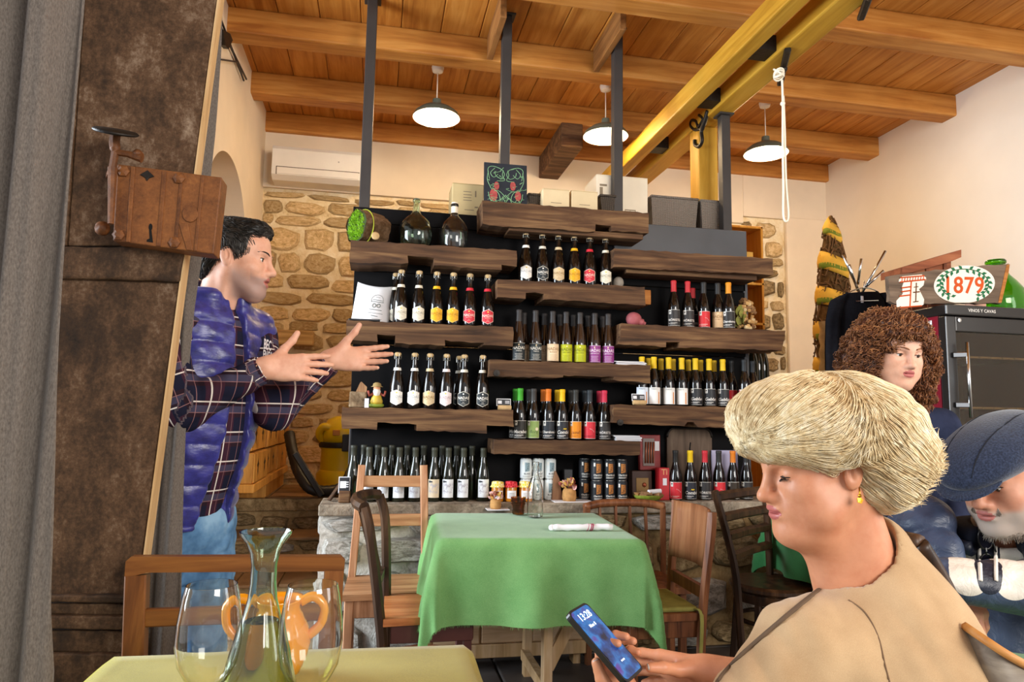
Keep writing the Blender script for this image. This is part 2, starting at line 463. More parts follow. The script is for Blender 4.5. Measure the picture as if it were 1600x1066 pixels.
wlo = struct('wall_left', wl, m_wallb)
stone_field(wlo, ya+.02, yb_-.02, 1.0, 2.42, 0, [m_stone], 21, d=.03, rotz=math.pi/2, org=(XL-.4, 0, 0))

# raised platform behind the shelf wall, steps up to it, low stone counter wall
pl = struct('floor_raised', MB().box((XL, 4.89, 0), (XR, YB, ZP-.02)).box((-.26, 4.02, 0), (XR, 4.9, ZP-.02)), m_bmortar)
tl = MB().box((-.145, -.145, 0), (.145, .145, .02), .004).mesh('tile'); tl.materials.append(m_tile)
for i in range(17):
    for j in range(6):
        x, y = XL+.15+i*.30, 4.17+j*.30
        if j < 3 and x < .0: continue
        o = obj('tile', tl, None, pl); o.location = (x, y, ZP-.02)
obj('nosing', MB().box((XL, 4.86, .62), (-.26, 5.0, ZP), .008), m_bstone, pl)
st = struct('steps', MB().box((XL, 4.56, 0), (-.27, 4.89, .485)).box((XL, 4.22, 0), (-.27, 4.56, .285)).box((XL, 3.9, 0), (-.27, 4.22, .10)), m_bmortar)
for (y0, z, n) in ((4.54, .485, 3), (4.20, .285, 3), (3.88, .10, 3)):
    for k in range(n):
        w = (.73-.0)/n; obj('tread_tile', MB().box((XL+k*w+.004, y0, z), (XL+(k+1)*w-.004, y0+.345, z+.018), .004), m_tile, st)
for (y, z0, z1, sd) in ((4.89, .50, .62, 1), (4.56, .305, .485, 2), (4.22, .12, .285, 3)):
    stone_field(st, XL, -.28, z0, z1, y, [m_bstone, m_wstone], 30+sd, hh=(.1, .19), ww=(.18, .4), d=.02, gap=.012)
CZ, CY = .80, 3.75
co_ = struct('wall_counter', MB().box((-.26, CY+.03, 0), (1.1, CY+.30, CZ-.05)), m_wmortar)
obj('core', MB().box((1.1, CY+.03, 0), (2.62, CY+.30, CZ-.05)), m_bmortar, co_)
obj('slab', MB().box((-.27, CY-.01, CZ-.06), (2.62, CY+.30, CZ), .008).jitter(.004, 9), m_slab, co_)
stone_field(co_, -.26, 1.1, 0, .74, CY+.03, [m_wstone], 41, hh=(.16, .30), ww=(.24, .5), d=.035)
stone_field(co_, 1.1, 2.6, 0, .74, CY+.03, [m_bstone, m_wstone, m_bstone], 43, hh=(.14, .26), ww=(.2, .44), d=.045)
stone_field(co_, CY+.04, CY+.28, 0, .74, 0, [m_wstone], 44, hh=(.16, .30), ww=(.24, .3), d=.02, rotz=-math.pi/2, org=(-.26, 2*CY+.32, 0))

# steel posts from the ceiling to the shelf wall
PY = 4.03
for (x, ztop, lab) in ((-.11, ZC, 'dark steel post behind the mossy log'), (.715, ZC, 'dark steel post behind the chalkboard'),
                       (1.44, ZC, 'dark steel post beside the white carton'), (2.18, 3.27, 'short steel post under the yellow beam, behind the baskets')):
    p = thing('steel_post', lab, 'post', (x, PY, CZ), group='steel posts of the shelf wall')
    obj('post_tube', MB().box((-.03, -.03, 0), (.03, .03, ztop-CZ-.012), .004), m_steel, p)
    obj('top_plate', MB().box((-.05, -.05, ztop-CZ-.012), (.05, .05, ztop-CZ), .002), m_steel, p)
# ceiling bracket beside the second and third posts
obj('post_bracket', MB().box((1.36, 3.75, 3.60), (1.40, 4.28, ZC), .004), wood('bracket_wood', '#6a4420', '#8a5c30', '#a0703c', 'Y'), ce)
obj('post_bracket', MB().box((.63, 3.78, 3.60), (.67, 4.28, ZC), .004), MATS['bracket_wood'], ce)

# black shelf wall and its beams
sw = thing('shelf_wall', 'black boarded wall carrying the rough oak shelves', 'shelf wall', (1.05, 3.98, CZ))
z = CZ
for (zt, xa, xb) in ((1.24, -.13, 2.26), (1.66, -.14, 2.27), (2.08, -.15, 2.28), (2.36, -.16, 2.285)):
    obj('board', MB().box((xa, 3.98, z+.004), (xb, 4.01, zt), .003), m_black, sw, world=True); z = zt
obj('board', MB().box((-.17, 3.98, 2.364), (1.0, 4.01, 2.455), .003), m_black, sw, world=True)
obj('board', MB().box((1.40, 3.965, 2.30), (2.29, 4.0, 2.475), .003), plain('lit_black_board', '#4a4b4e', .5, 0, .4, .15, 3), sw, world=True)  # black panel top; grey colour stands in for the lamplight on it
obj('end_board', MB().box((2.27, 3.98, CZ), (2.30, 4.26, 2.36), .003), plain('lit_black_board', '#4a4b4e'), sw, world=True)  # black panel end, its lit edge painted in as grey
obj('rear_ledge', MB().box((.15, 4.065, 2.44), (2.14, 4.50, 2.465), .003), m_black, sw, world=True)
obj('ledge_bracket', MB().box((.2, 4.07, 2.0), (.24, 4.48, 2.44)).box((1.9, 4.07, 2.0), (1.94, 4.48, 2.44)), m_steel, sw, world=True)

def rough(pts, step=.035, amt=.0035, seed=0):
    r = random.Random(seed); o = []
    for i, p in enumerate(pts):
        q = pts[(i+1) % len(pts)]; L = math.hypot(q[0]-p[0], q[1]-p[1]); n = max(1, int(L/step))
        for k in range(n):
            t = k/n; o.append((p[0]+(q[0]-p[0])*t+r.uniform(-amt, amt), p[1]+(q[1]-p[1])*t+r.uniform(-amt, amt)))
    return o
def pxo(pts, y): return [(p.x, p.z) for p in (atY(a, b, y) for a, b in pts)]
SHELF = {
 'L1': ('long oak beam shelf under the log and the two glass demijohns', [(547, 376), (620, 380), (808, 391), (808, 416), (783, 413), (783, 421), (678, 414), (678, 402), (637, 399), (637, 411), (547, 409)], 2.199, .29),
 'L2': ('oak beam shelf holding the white certificate and badge-labelled bottles', [(542, 500), (802, 513), (802, 541), (756, 539), (756, 536), (695, 532), (695, 540), (617, 536), (617, 524), (590, 523), (590, 533), (542, 531)], 1.763, .29),
 'L3': ('oak beam shelf holding the little gnome figurine', [(534, 633), (802, 644), (802, 664), (760, 661), (760, 674), (651, 669), (651, 660), (590, 657), (590, 668), (534, 666)], 1.301, .29),
 'M0': ('topmost oak beam shelf, with the chalkboard standing on it', [(754, 316), (1013, 331), (1013, 362), (955, 358), (955, 350), (930, 349), (930, 360), (766, 350), (754, 346)], 2.475, .40),
 'M1': ('oak beam shelf under the topmost one, ending in an orange end block', [(778, 437), (1008, 448), (1008, 476), (850, 467), (850, 458), (822, 456), (822, 466), (778, 463)], 2.031, .26),
 'M2': ('oak beam shelf with the slim purple and lime labelled bottles', [(765, 562), (1016, 571), (1016, 598), (960, 594), (960, 589), (880, 587), (880, 590), (765, 588)], 1.576, .29),
 'M3': ('lowest oak beam shelf, above the stacked black cans', [(772, 687), (1000, 690), (1000, 711), (772, 709)], 1.140, .27),
 'R1': ('weathered oak beam shelf over the red-capped wine bottles, empty on top', [(960, 388), (1020, 389), (1080, 395), (1150, 401), (1208, 404), (1208, 427), (1040, 419), (958, 414)], 2.251, .29),
 'R2': ('oak beam shelf holding the heap of corks', [(972, 504), (1228, 519), (1222, 546), (1062, 541), (1062, 533), (1040, 532), (1040, 540), (968, 536)], 1.810, .29),
 'R3': ('oak beam shelf with the yellow-capped bottles on it', [(960, 628), (1000, 630), (1215, 643), (1215, 668), (1090, 663), (1084, 655), (1074, 655), (1070, 662), (958, 657)], 1.345, .29)}
SH = {}
for i, (k, (lab, pts, zt, dep)) in enumerate(SHELF.items()):
    P = pxo(pts, CY); n = sum(1 for p in pts if False)
    zs = [p[1] for p in P]; top = max(zs)
    P = [(x, zt if zz > top-.045 else zt-(top-zz)) for x, zz in P]     # a level top
    x0 = min(p[0] for p in P); x1 = max(p[0] for p in P); zb = min(p[1] for p in P)
    loc = ((x0+x1)/2, CY+.13, zb)
    t = thing('shelf_beam', lab, 'shelf', loc, group='oak beam shelves')
    mb = MB().prism(rough(P, seed=i), 3.979-CY, 'Y', CY)
    obj('timber', mb, m_old, t, world=True)
    if k == 'M1': obj('end_block', MB().box((x1+.001, CY+.02, zb+.008), (x1+.045, 3.975, zt-.012), .004), m_oldend, t, world=True)
    if k == 'M0': obj('timber', MB().box((x0+.16, CY+.03, zb-.012), (x1-.02, 3.96, zb+.02), .004), m_old, t, world=True)
    if k == 'R1': obj('timber', MB().box((x0+.1, CY+.05, zb-.02), (x1-.08, 3.96, zb+.01), .004), m_old, t, world=True)
    if k in ('R3', 'M2'): obj('peg', MB().lathe([(.018, 0), (.018, .01), (.0, .012)], 10, (x0+.04, CY-.001, zb+.03), axis=(0, -1, 0)), m_iron, t, world=True)
    SH[k] = (zt, x0, x1)
# ---------------------------------------------------------------- pendant lamps
m_enamel = plain('enamel_grey', '#5f6456', .35, .0, .5, .1, 8)
m_enin = plain('enamel_white', '#fff6e4', .35, 0, .5, .02)
m_bulb = emit('lamp_bulb', '#ffe9c4', 60.0)
m_porc = plain('porcelain', '#e9dcc8', .3, 0, .5, .03)
LAMPS = (((.345, 4.74), 3.37, 'leftmost of the three lit enamel pendant lamps, over the demijohns'),
         ((1.605, 4.74), 3.355, 'middle lit pendant lamp, half behind a steel post'),
         ((2.905, 4.72), 3.335, 'rightmost lit pendant lamp, beside the hanging cord loop'))
for (xy, zr, lab) in LAMPS:
    t = thing('pendant_lamp', lab, 'lamp', (*xy, zr), group='enamel pendant lamps')
    prof = [(.17, 0), (.168, .006), (.155, .03), (.115, .062), (.06, .085), (.032, .10), (.03, .135), (.012, .14)]
    obj('lamp_shade', MB().lathe(prof, 40, cap0=False), m_enamel, t, 40)
    obj('shade_lining', MB().lathe([(r*.97, zz-.002) for r, zz in prof[:6]], 40, cap0=False, cap1=False), m_enin, t, True)
    obj('bulb', MB().ball((0, 0, .045), (.03, .03, .036), 16, 10), m_bulb, t, True)
    obj('cord', MB().tube([(0, 0, .138), (0, 0, ZC-zr-.05)], .004, 6), m_porc, t, True)
    obj('ceiling_rose', MB().lathe([(.018, -.06), (.038, -.05), (.045, -.02), (.04, 0)], 20, (0, 0, ZC-zr)), m_porc, t, 40)
    l = bpy.data.lights.new('lamp_light', 'POINT'); l.energy = 17; l.color = (1.0, .73, .42); l.shadow_soft_size = .045
    lo = bpy.data.objects.new('lamp_light', l); COL.objects.link(lo); lo.location = (0, 0, -.02); lo.parent = t

# ---------------------------------------------------------------- air conditioner
a0 = atY(423, 225, 5.66); a1 = atY(566, 290, 5.66)
ac = thing('air_conditioner', 'white wall-mounted air conditioner above the rubble stone', 'air conditioner', ((a0.x+a1.x)/2, 5.75, a1.z))
AH = atY(423, 225, 5.66).z-atY(423, 276, 5.66).z; az = atY(423, 278, 5.66).z
x0, x1 = a0.x+.02, a1.x
obj('case', MB().prism([(5.64, az+.03), (5.64, az+AH-.03), (5.66, az+AH), (YB-.035, az+AH), (YB-.035, az), (5.70, az)], x1-x0, 'X', x0), m_white, ac, world=True)
obj('outlet_flap', MB().box((x0+.04, 5.632, az+.035), (x1-.03, 5.641, az+.09), .003), m_white, ac, world=True)
obj('outlet_gap', MB().box((x0+.036, 5.636, az+.088), (x1-.026, 5.642, az+.096)).box((x0+.034, 5.636, az+.03), (x0+.041, 5.642, az+.096)), plain('dark_gap', '#5a4c40', .8), ac, world=True)
obj('status_light', MB().lathe([(.006, 0), (.006, .003), (0, .004)], 10, (x0+.52, 5.64, az+.17), axis=(0, -1, 0)), plain('led_grey', '#b8b0a8'), ac, world=True)

# ---------------------------------------------------------------- hook, cord loop, wall bracket
h = thing('iron_hook', 'forged black iron hook hanging from the yellow beam', 'hook', (2.09, 3.72, 3.10))
hx = lambda px, py: Vector((2.085, 0, 0))+Vector((0, *(atX(px, py, 2.085).yz)))
P = [hx(*q) for q in ((1106, 173), (1101, 190), (1096, 205), (1097, 220), (1092, 229), (1086, 226), (1085, 219))]
obj('shank', MB().tube(cat_rom(P, 6), [.016]*12+[.013]*25, 8), m_iron, h, True, world=True)
P = [hx(*q) for q in ((1098, 200), (1086, 203), (1079, 196), (1081, 188), (1088, 190), (1091, 198), (1098, 186), (1092, 180))]
obj('scroll', MB().tube(cat_rom(P, 6), .010, 8), m_iron, h, True, world=True)
rp = thing('cord_loop', 'white cord tied to the yellow beam, hanging in a long loop', 'cord', (2.22, 3.3, 3.25))
cy = 3.32; q = lambda px, py: atY(px, py, cy)
P = [q(1222, 125), q(1223, 160), q(1223, 230), q(1224, 290), q(1224, 335), q(1228, 346), q(1232, 335), q(1228, 280), q(1226, 200), q(1224, 150)]
m_cord = plain('white_cord', '#efe6d2', .8, 0, .2, .06)
obj('loop', MB().tube(cat_rom(P, 6), .006, 8), m_cord, rp, True, world=True)
kn = MB()
for a in range(5):
    c = q(1217, 118)+Vector((0, 0, .004*a)); n = 14
    kn.tube([c+Vector((.028*math.cos(2*math.pi*i/n), .02*math.sin(2*math.pi*i/n)*(1 if a % 2 else -1), .022*math.sin(2*math.pi*i/n+a))) for i in range(n)], .005, 6, closed=True)
kn.ball(q(1223, 162), .014, 10, 6)
obj('knot', kn, m_cord, rp, True, world=True, kind='stuff')
wbk = thing('wall_bracket', 'thin folding steel bracket high on the cream wall beside the door', 'bracket', (-.98, 4.2, 3.5))
q = lambda px, py: atX(px, py, XL+.02)
mb = MB()
for a, b in (((335, 22), (385, 124)), ((342, 22), (381, 126)), ((345, 93), (372, 97))): mb.bar(q(*a), q(*b), .010, .010)
obj('arm', mb, m_steel, wbk, world=True)
obj('mount', MB().prism([(p.y, p.z) for p in (atX(a, b, XL) for a, b in [(340, 45), (352, 52), (356, 62), (349, 76), (344, 70)])], .03, 'X', XL), m_iron, wbk, world=True)

# ---------------------------------------------------------------- curtains
def weave_mat(name, c1, c2):
    b = NB(name); co = b.co(rnd=False)
    n = b.noise(b.co((420, 420, 160), rnd=False), 1, 2); n2 = b.noise(co, 5, 2)
    c = b.mix(b.math('MULTIPLY', n, 1.1, True), c1, c2); b.base(c); b.bump(n, .5, .002)
    MATS[name] = b.done(.95, 0, .05, **{'Sheen Weight': .2}); return MATS[name]
m_curt = weave_mat('grey_curtain_weave', '#3f3833', '#7d746c')
def curtain(name, label, edge, pxl, y, amp, lam, loc):
    """edge: right-hand outline as (px,py) points; folds run vertically"""
    E = [atY(a, b, y) for a, b in edge]; E.sort(key=lambda v: v.z)
    zs = [v.z for v in E]; xs = [v.x for v in E]
    L = [atY(pxl, b, y) for b in (0, 1066)]; xl = min(v.x for v in L)
    def fn(u, v):
        z = .02+v*3.4; xr = float(np.interp(z, zs, xs)); x = xl+(xr-xl)*u
        ph = u*(xr-xl)/lam*2*math.pi
        return (x, y+amp*math.sin(ph+.4*math.sin(z*1.3))+.3*amp*math.sin(2.3*ph+z*.8)+.006*math.sin(z*3+ph), z)
    o = one(name, label, 'curtain', MB().grid(fn, 70, 40), m_curt, loc, True)
    md = o.modifiers.new('thick', 'SOLIDIFY'); md.thickness = .004
    return o
curtain('curtain', 'grey woven curtain at the left edge, in front of the old door', [(122, -80), (118, 0), (108, 150), (100, 300), (92, 540), (86, 800), (85, 1066)], -90, 1.22, .022, .085, (-.9, 1.22, 0))
curtain('curtain', 'grey curtain strip hanging behind the old door', [(347, -40), (343, 75), (335, 190), (327, 272), (316, 395), (305, 470), (296, 560), (288, 700), (280, 900), (278, 1066)], 170, 2.02, .016, .07, (-.75, 2.02, 0))

# ---------------------------------------------------------------- old door with its rim lock
def rust_mat(name, cols, sc, bump=.6, rough=.7, sy=.6):
    b = NB(name); n1 = b.noise(b.co((1, 1, sy)), sc, 10, .78, .1); n2 = b.noise(b.co((1, 1, .35)), sc*.35, 4, .6, .4); n3 = b.noise(b.co(), sc*9, 4, .7)
    f = b.math('ADD', b.math('MULTIPLY', n1, .5), b.math('ADD', b.math('MULTIPLY', n2, .32), b.math('MULTIPLY', n3, .18)))
    b.base(b.ramp(f, cols)); b.bump(f, bump, .006); MATS[name] = b.done(rough, 0, .25); return MATS[name]
m_door = rust_mat('old_door_wood', [(.36, '#1a120b'), (.46, '#3a2818'), (.53, '#583f2a'), (.59, '#7a6450'), (.68, '#a8947c')], 11)
m_rust = rust_mat('rusty_lock', [(.35, '#3c2416'), (.48, '#6a4022'), (.58, '#87542c'), (.68, '#9c6a3a')], 14, .25, .55, 1)
DY = 1.84
dr = thing('door_1', 'old dark weathered door leaf with a rusty rim lock', 'door', (-.6, DY, 0)); dr['kind'] = 'structure'; del dr['category']
def dpx(pts, y, dep, m, name, par=dr, bev=0, label=None, rough_=0):
    P = pxo(pts, y)
    if rough_: P = rough(P, .03, rough_, len(name))
    o = obj(name, MB().prism(P, dep, 'Y', y), m, par, world=True, label=label)
    if bev:
        md = o.modifiers.new('b', 'BEVEL'); md.width = bev; md.segments = 2; md.limit_method = 'ANGLE'
    return o
dpx([(60, -90), (136, -90), (104, 384), (40, 384)], DY-.004, .045, m_door, 'plank', bev=.003)
dpx([(138, -90), (350, -90), (287, 384), (106, 384)], DY, .045, m_door, 'plank', bev=.003)
dpx([(40, 385), (287, 385), (280, 440), (40, 433)], DY-.012, .055, m_door, 'rail', bev=.006, rough_=.002)
dpx([(40, 434), (280, 441), (214, 930), (30, 930)], DY+.004, .045, m_door, 'lower_panel', bev=.003)
for k, (a, b) in enumerate(((931, 942), (944, 961), (963, 984), (986, 1020), (1022, 1200))):
    dpx([(20, a), (214-(a-930)*.11, a), (214-(b-930)*.11, b), (20, b)], DY-(.016 if k % 2 == 0 else .004), .05, m_door, 'bottom_rail', bev=.004, rough_=.0015)
dpx([(351, -90), (354, -90), (217, 940), (180, 1200), (176, 1200), (214, 940)], DY-.004, .05, wood('pale_edge', '#a37c4e', '#caa574', '#dcbd90', 'Z', 1, .7), 'edge_strip')
LK = [(183, 256), (347, 277), (334, 397), (176, 376)]
dpx(LK, DY-.065, .064, m_rust, 'lock_case', bev=.003, label='rusty iron rim lock')
lk = [o for o in dr.children if o.name.startswith('lock_case')][0]
def lpx(pts, dy, dep, m, name, bev=0, label=None): return dpx(pts, DY-.065-dy, dep, m, name, lk, bev, label)
def subs(o):   # lock details hang on the lock case (origin shared with the door)
    return o
def along(u, v):  # lock-face coordinates 0..1
    a, b, c, d = [Vector((*q, 0)) for q in LK]; p = (a*(1-u)+b*u)*(1-v)+(d*(1-u)+c*u)*v; return (p.x, p.y)
quad = lambda u0, v0, u1, v1: [along(u0, v0), along(u1, v0), along(u1, v1), along(u0, v1)]
for a, b in ((.13, .17), (.43, .47), (.60, .63), (.80, .83)): lpx(quad(a, .01, b, .99), .003, .004, m_rust, 'rib', .001)
m_dark = plain('dark_hole', '#0b0908', .9)
kp = [along(.36+.018*math.cos(t), .76+.045*math.sin(t)) for t in np.linspace(.7*math.pi, 2.3*math.pi, 12)]
lpx(kp+[along(.395, .955), along(.335, .955), along(.335, .93), along(.36, .91)], .0015, .003, m_dark, 'keyhole')
lpx([along(.73+.075*math.cos(t), .52+.11*math.sin(t)) for t in np.linspace(0, 2*math.pi, 24)[:-1]], .004, .006, m_rust, 'escutcheon', .001)
lpx([along(.63, .66), along(.72, .655), along(.79, .99), along(.73, .99)], .003, .005, m_rust, 'escutcheon_tail', .001)
lpx([along(.22, .10), along(.29, .03), along(.36, .10), along(.31, .13), along(.29, .17), along(.27, .13)], .003, .005, m_iron, 'ornament', .001)
for (u, v) in ((.07, .09), (.60, .09), (.06, .92), (.61, .92)):
    p = atY(*along(u, v), DY-.065); obj('bolt', MB().lathe([(.014, 0), (.014, .006), (.007, .010), (0, .011)], 6, p, axis=(0, -1, 0)), m_rust, lk, world=True)
hd = obj('latch_handle', MB().lathe([(.004, -.004), (.046, -.004), (.05, .0), (.046, .004), (.004, .006)], 20, atY(181, 206, DY-.10), axis=(.12, -.45, 1)), m_iron, dr, True, world=True, label='iron thumb latch above the lock')
mb = MB(); q = lambda a, b, d=.085: atY(a, b, DY-d)
mb.tube(cat_rom([q(181, 208), q(179, 222), q(180, 236), q(178, 250), q(176, 262)], 5), [.012]*10+[.009]*11, 8)
mb.tube([q(176, 262), q(175, 300), q(173, 350)], [.011, .009, .007], 8); mb.tube([q(180, 238), q(200, 241), q(222, 247)], [.008, .008, .012], 8)
mb.ball(q(215, 241), .012, 8, 6); mb.ball(q(160, 357, .04), .018, 8, 6); mb.bar(q(170, 275, .02), q(176, 262, .09), .012, .012)
obj('latch_bar', mb, m_rust, dr, 40, world=True)
# ---------------------------------------------------------------- bottles
m_dglass = plain('dark_bottle_glass', '#120d0a', .06, 0, .6, .1, 20)
m_gglass = plain('green_black_glass', '#1a1b10', .07, 0, .6, .1, 20)
m_bglass = plain('brown_black_glass', '#2a1a10', .07, 0, .6, .1, 20)
m_cork = plain('cork', '#c9a878', .8, 0, .2, .15, 40)
m_wire = plain('cork_wire', '#c8c2b4', .35, .7, .5, .05)
INK = {}
def ink(c):
    if c not in INK: INK[c] = plain('print_'+c.strip('#'), c, .5, 0, .3, .03, 30)
    return INK[c]
SHAPES = {
 'sparkling': dict(prof=[(.030, 0), (.039, .002), (.0415, .010), (.0415, .100), (.0408, .118), (.037, .142), (.031, .170), (.0235, .200), (.0185, .222), (.0155, .245), (.0148, .272), (.0175, .274), (.0178, .282), (.0150, .284)], h=.305, r=.0415, lab=(.018, .100)),
 'wine': dict(prof=[(.028, 0), (.034, .002), (.0360, .009), (.0360, .122), (.0352, .135), (.0315, .158), (.0255, .182), (.0190, .203), (.0157, .222), (.0150, .262), (.0150, .272), (.0162, .274), (.0162, .283), (.0150, .286), (.0, .287)], h=.287, r=.036, lab=(.010, .106)),
 'slim': dict(prof=[(.028, 0), (.034, .002), (.0365, .008), (.0365, .112), (.0350, .128), (.0300, .160), (.0240, .192), (.0188, .220), (.0155, .245), (.0145, .285), (.0162, .287), (.0162, .296), (.0148, .299), (.0, .300)], h=.300, r=.0365, lab=(.010, .108)),
 'plainw': dict(prof=[(.028, 0), (.034, .002), (.0365, .009), (.0365, .125), (.0352, .140), (.0310, .166), (.0240, .192), (.0185, .214), (.0160, .235), (.0150, .268), (.0165, .270), (.0165, .280), (.0148, .284), (.0, .285)], h=.285, r=.0365, lab=(.022, .118))}
_bm = {}
def body_mesh(shape, m):
    k = (shape, m.name)
    if k not in _bm:
        me = MB().lathe(SHAPES[shape]['prof'], 20).mesh('glass_body', 40); me.materials.append(m); _bm[k] = me
    return _bm[k]
def wrap(vs, r, z0): return [(r*math.sin(x/r), -r*math.cos(x/r), z0+y) for x, y in vs]
def patch(r, pts, n=9):
    """label patch: pts = (x, zlo, zhi) columns wrapped on the bottle"""
    xs = [p[0] for p in pts]; lo = [p[1] for p in pts]; hi = [p[2] for p in pts]
    X = sorted(set(list(np.linspace(xs[0], xs[-1], n))+xs)); mb = MB(); v = []
    for x in X:
        v += [(x, float(np.interp(x, xs, lo))), (x, float(np.interp(x, xs, hi)))]
    return mb.add(wrap(v, r, 0), [(2*i, 2*i+2, 2*i+3, 2*i+1) for i in range(len(X)-1)])
def wtext(mb, s, size, x, z, r, **kw):
    vs, fs = text_geo(s, size, **kw); return mb.add(wrap([(a[0]+x, a[1]) for a in vs], r, z), fs)
def wline(mb, x0, x1, z, h, r):
    n = 5; v = []
    for i in range(n+1):
        x = x0+(x1-x0)*i/n; v += [(x, z-h/2), (x, z+h/2)]
    return mb.add(wrap(v, r, 0), [(2*i, 2*i+2, 2*i+3, 2*i+1) for i in range(n)])
VAR = {}
def make_bottle(key):
    """one bottle of a kind with all its parts, parked out of use until placed"""
    shape, style, c1, c2, cap, *rest = key
    S = SHAPES[shape]; r = S['r']; t = thing('wine_bottle' if shape != 'sparkling' else 'sparkling_bottle', 'bottle', 'bottle')
    gm = {'sparkling': m_dglass, 'wine': m_dglass, 'slim': m_bglass, 'plainw': m_gglass}[shape]
    obj('glass_body', body_mesh(shape, gm), None, t)
    lo, hi = S['lab']
    if shape == 'sparkling':
        w = .036; mid = (lo+hi)/2
        sh = lambda k: [(-w*k, mid-.026*k, mid+.028*k), (0, mid-.043*k, mid+.041*k), (w*k, mid-.026*k, mid+.028*k)]
        b = obj('label_border', patch(r+.0005, sh(1.0)), ink(c2), t); lb = obj('label', patch(r+.0011, sh(.93)), ink(c1), t)
        tx = MB(); rr = r+.0017; tc = rest[0]
        wtext(tx, 'NADAS', .021, 0, mid+.004, rr, bold=.0002)
        wtext(tx, 'ESPUMOSO', .0065, 0, mid-.009, rr); wtext(tx, 'brut', .0065, 0, mid-.02, rr); wline(tx, -.012, .012, mid-.028, .001, rr)
        obj('lettering', tx, ink(tc), lb)
        obj('emblem', MB().add(wrap([(.0045*math.cos(a), .0045*math.sin(a)) for a in np.linspace(0, 6.283, 9)[:-1]], rr, mid+.026), [tuple(range(8))]), ink('#e8c860' if tc != '#f4efe4' else '#f4efe4'), lb)
        obj('neck_label', MB().lathe([(.0222, .206), (.0192, .222)], 20, cap0=False, cap1=False), ink(c2 if c1 in ('#23292c',) else c1), t, True)
        obj('cork', MB().lathe([(.0135, .282), (.0145, .290), (.0175, .294), (.0185, .301), (.013, .306), (0, .307)], 16), m_cork, t, True)
        wr_ = MB()
        for a in range(4):
            q = a*math.pi/2+.4; ca, sa = math.cos(q), math.sin(q)
            wr_.tube([(.0185*ca, .0185*sa, .268), (.0195*ca, .0195*sa, .284), (.0190*ca, .0190*sa, .300), (.006*ca, .006*sa, .3085)], .0009, 4)
        wr_.tube([(.0187*math.cos(a), .0187*math.sin(a), .270) for a in np.linspace(0, 6.283, 17)[:-1]], .0011, 4, closed=True)
        obj('wire_cage', wr_, m_wire, t, kind='stuff')
    elif style == 'none':
        obj('capsule', MB().lathe([(.0162, .235), (.0158, .268), (.0174, .271), (.0174, .284), (.0150, .287), (0, .2875)], 16), ink(cap), t, 40)
    else:
        w = min(.043, r*1.18); sq = [(-w, lo, hi), (w, lo, hi)]; e = .0016
        rr = r+.0017
        if style == 'tag':      # black or coloured wrap label, white tab at its upper left, a name in the middle
            obj('label_border', patch(r+.0005, sq), ink('#e9e4da'), t)
            lb = obj('label', patch(r+.0011, [(-w+e, lo+e, hi-e), (w-e, lo+e, hi-e)]), ink(c1), t)
            obj('tab', patch(rr, [(-.034, hi-.026, hi), (-.018, hi-.026, hi)], 4), ink('#ece7dd'), lb)
            tx0 = MB(); rr2 = rr+.0005
            tx0.add(wrap([(-.026+.005*math.cos(a), .005*math.sin(a)) for a in np.linspace(0, 6.283, 9)[:-1]], rr2, hi-.011), [tuple(range(8))]); wline(tx0, -.031, -.021, hi-.021, .002, rr2)
            obj('tab_mark', tx0, ink('#2b2f31'), lb, kind='stuff')
            word, extra = rest[0], (rest[1] if len(rest) > 1 else '')
            tx = MB(); z = lo+.034
            if word: wtext(tx, word, .026 if len(word) < 8 else .0185, .004, z, rr, bold=.0003, shear=.25 if extra != 'up' else 0)
            wline(tx, -.024, .018, lo+.016, .0022, rr); wline(tx, -.024, .006, lo+.010, .0016, rr)
            wtext(tx, '●', .008, -.031, lo+.013, rr)
            obj('lettering', tx, ink(c2), lb)
            if extra == 'moustache':
                mm = MB(); P = [(-.012, .002), (-.006, .010), (0, .006), (.006, .010), (.014, .002), (.006, .004), (0, .001), (-.006, .004)]
                mm.add(wrap([(a+.014, b) for a, b in P], rr, lo+.048), [tuple(range(8))]); obj('emblem', mm, ink('#f0c818'), lb)
            if extra == 'bird':
                mm = MB().add(wrap([(.004, .012), (.030, -.004), (.024, .004), (.012, .014), (.0, .018)], rr, lo+.040), [(0, 1, 2, 3, 4)]); obj('emblem', mm, ink('#f4e3dc'), lb)
            if extra == 'flower':
                mm = MB()
                for a in range(6):
                    q = a*math.pi/3; mm.add(wrap([(.024, 0), (.024+.009*math.cos(q), .009*math.sin(q)), (.024+.011*math.cos(q+.5), .011*math.sin(q+.5)), (.024+.007*math.cos(q+1), .007*math.sin(q+1))], rr, lo+.05), [(0, 1, 2, 3)])
                obj('emblem', mm, ink('#efe2c0'), lb, kind='stuff')
        elif style == 'nadas':
            lb = obj('label', patch(r+.0008, sq), ink(c1), t); tx = MB()
            wtext(tx, 'NADAS', .024, 0, hi-.030, rr, bold=.0003); wtext(tx, rest[0], .011, 0, hi-.047, rr)
            for k in range(4): wline(tx, -.022+.003*(k % 2), .022-.003*(k % 2), lo+.034-.008*k, .0013, rr)
            wline(tx, -w, w, hi-.002, .0014, rr); wline(tx, -w, w, lo+.003, .0014, rr)
            obj('lettering', tx, ink(c2), lb)
            obj('emblem', MB().add(wrap([(.0042*math.cos(a), .0042*math.sin(a)) for a in np.linspace(0, 6.283, 9)[:-1]], rr, hi-.012), [tuple(range(8))]), ink('#f3d9a8'), lb)
        elif style == 'bar':    # white label with an orange upright stripe
            lb = obj('label', patch(r+.0008, sq), ink(c1), t); tx = MB()
            wtext(tx, 'PARDO', .011, -.004, hi-.010, rr); obj('lettering', tx, ink('#8c9496'), lb)
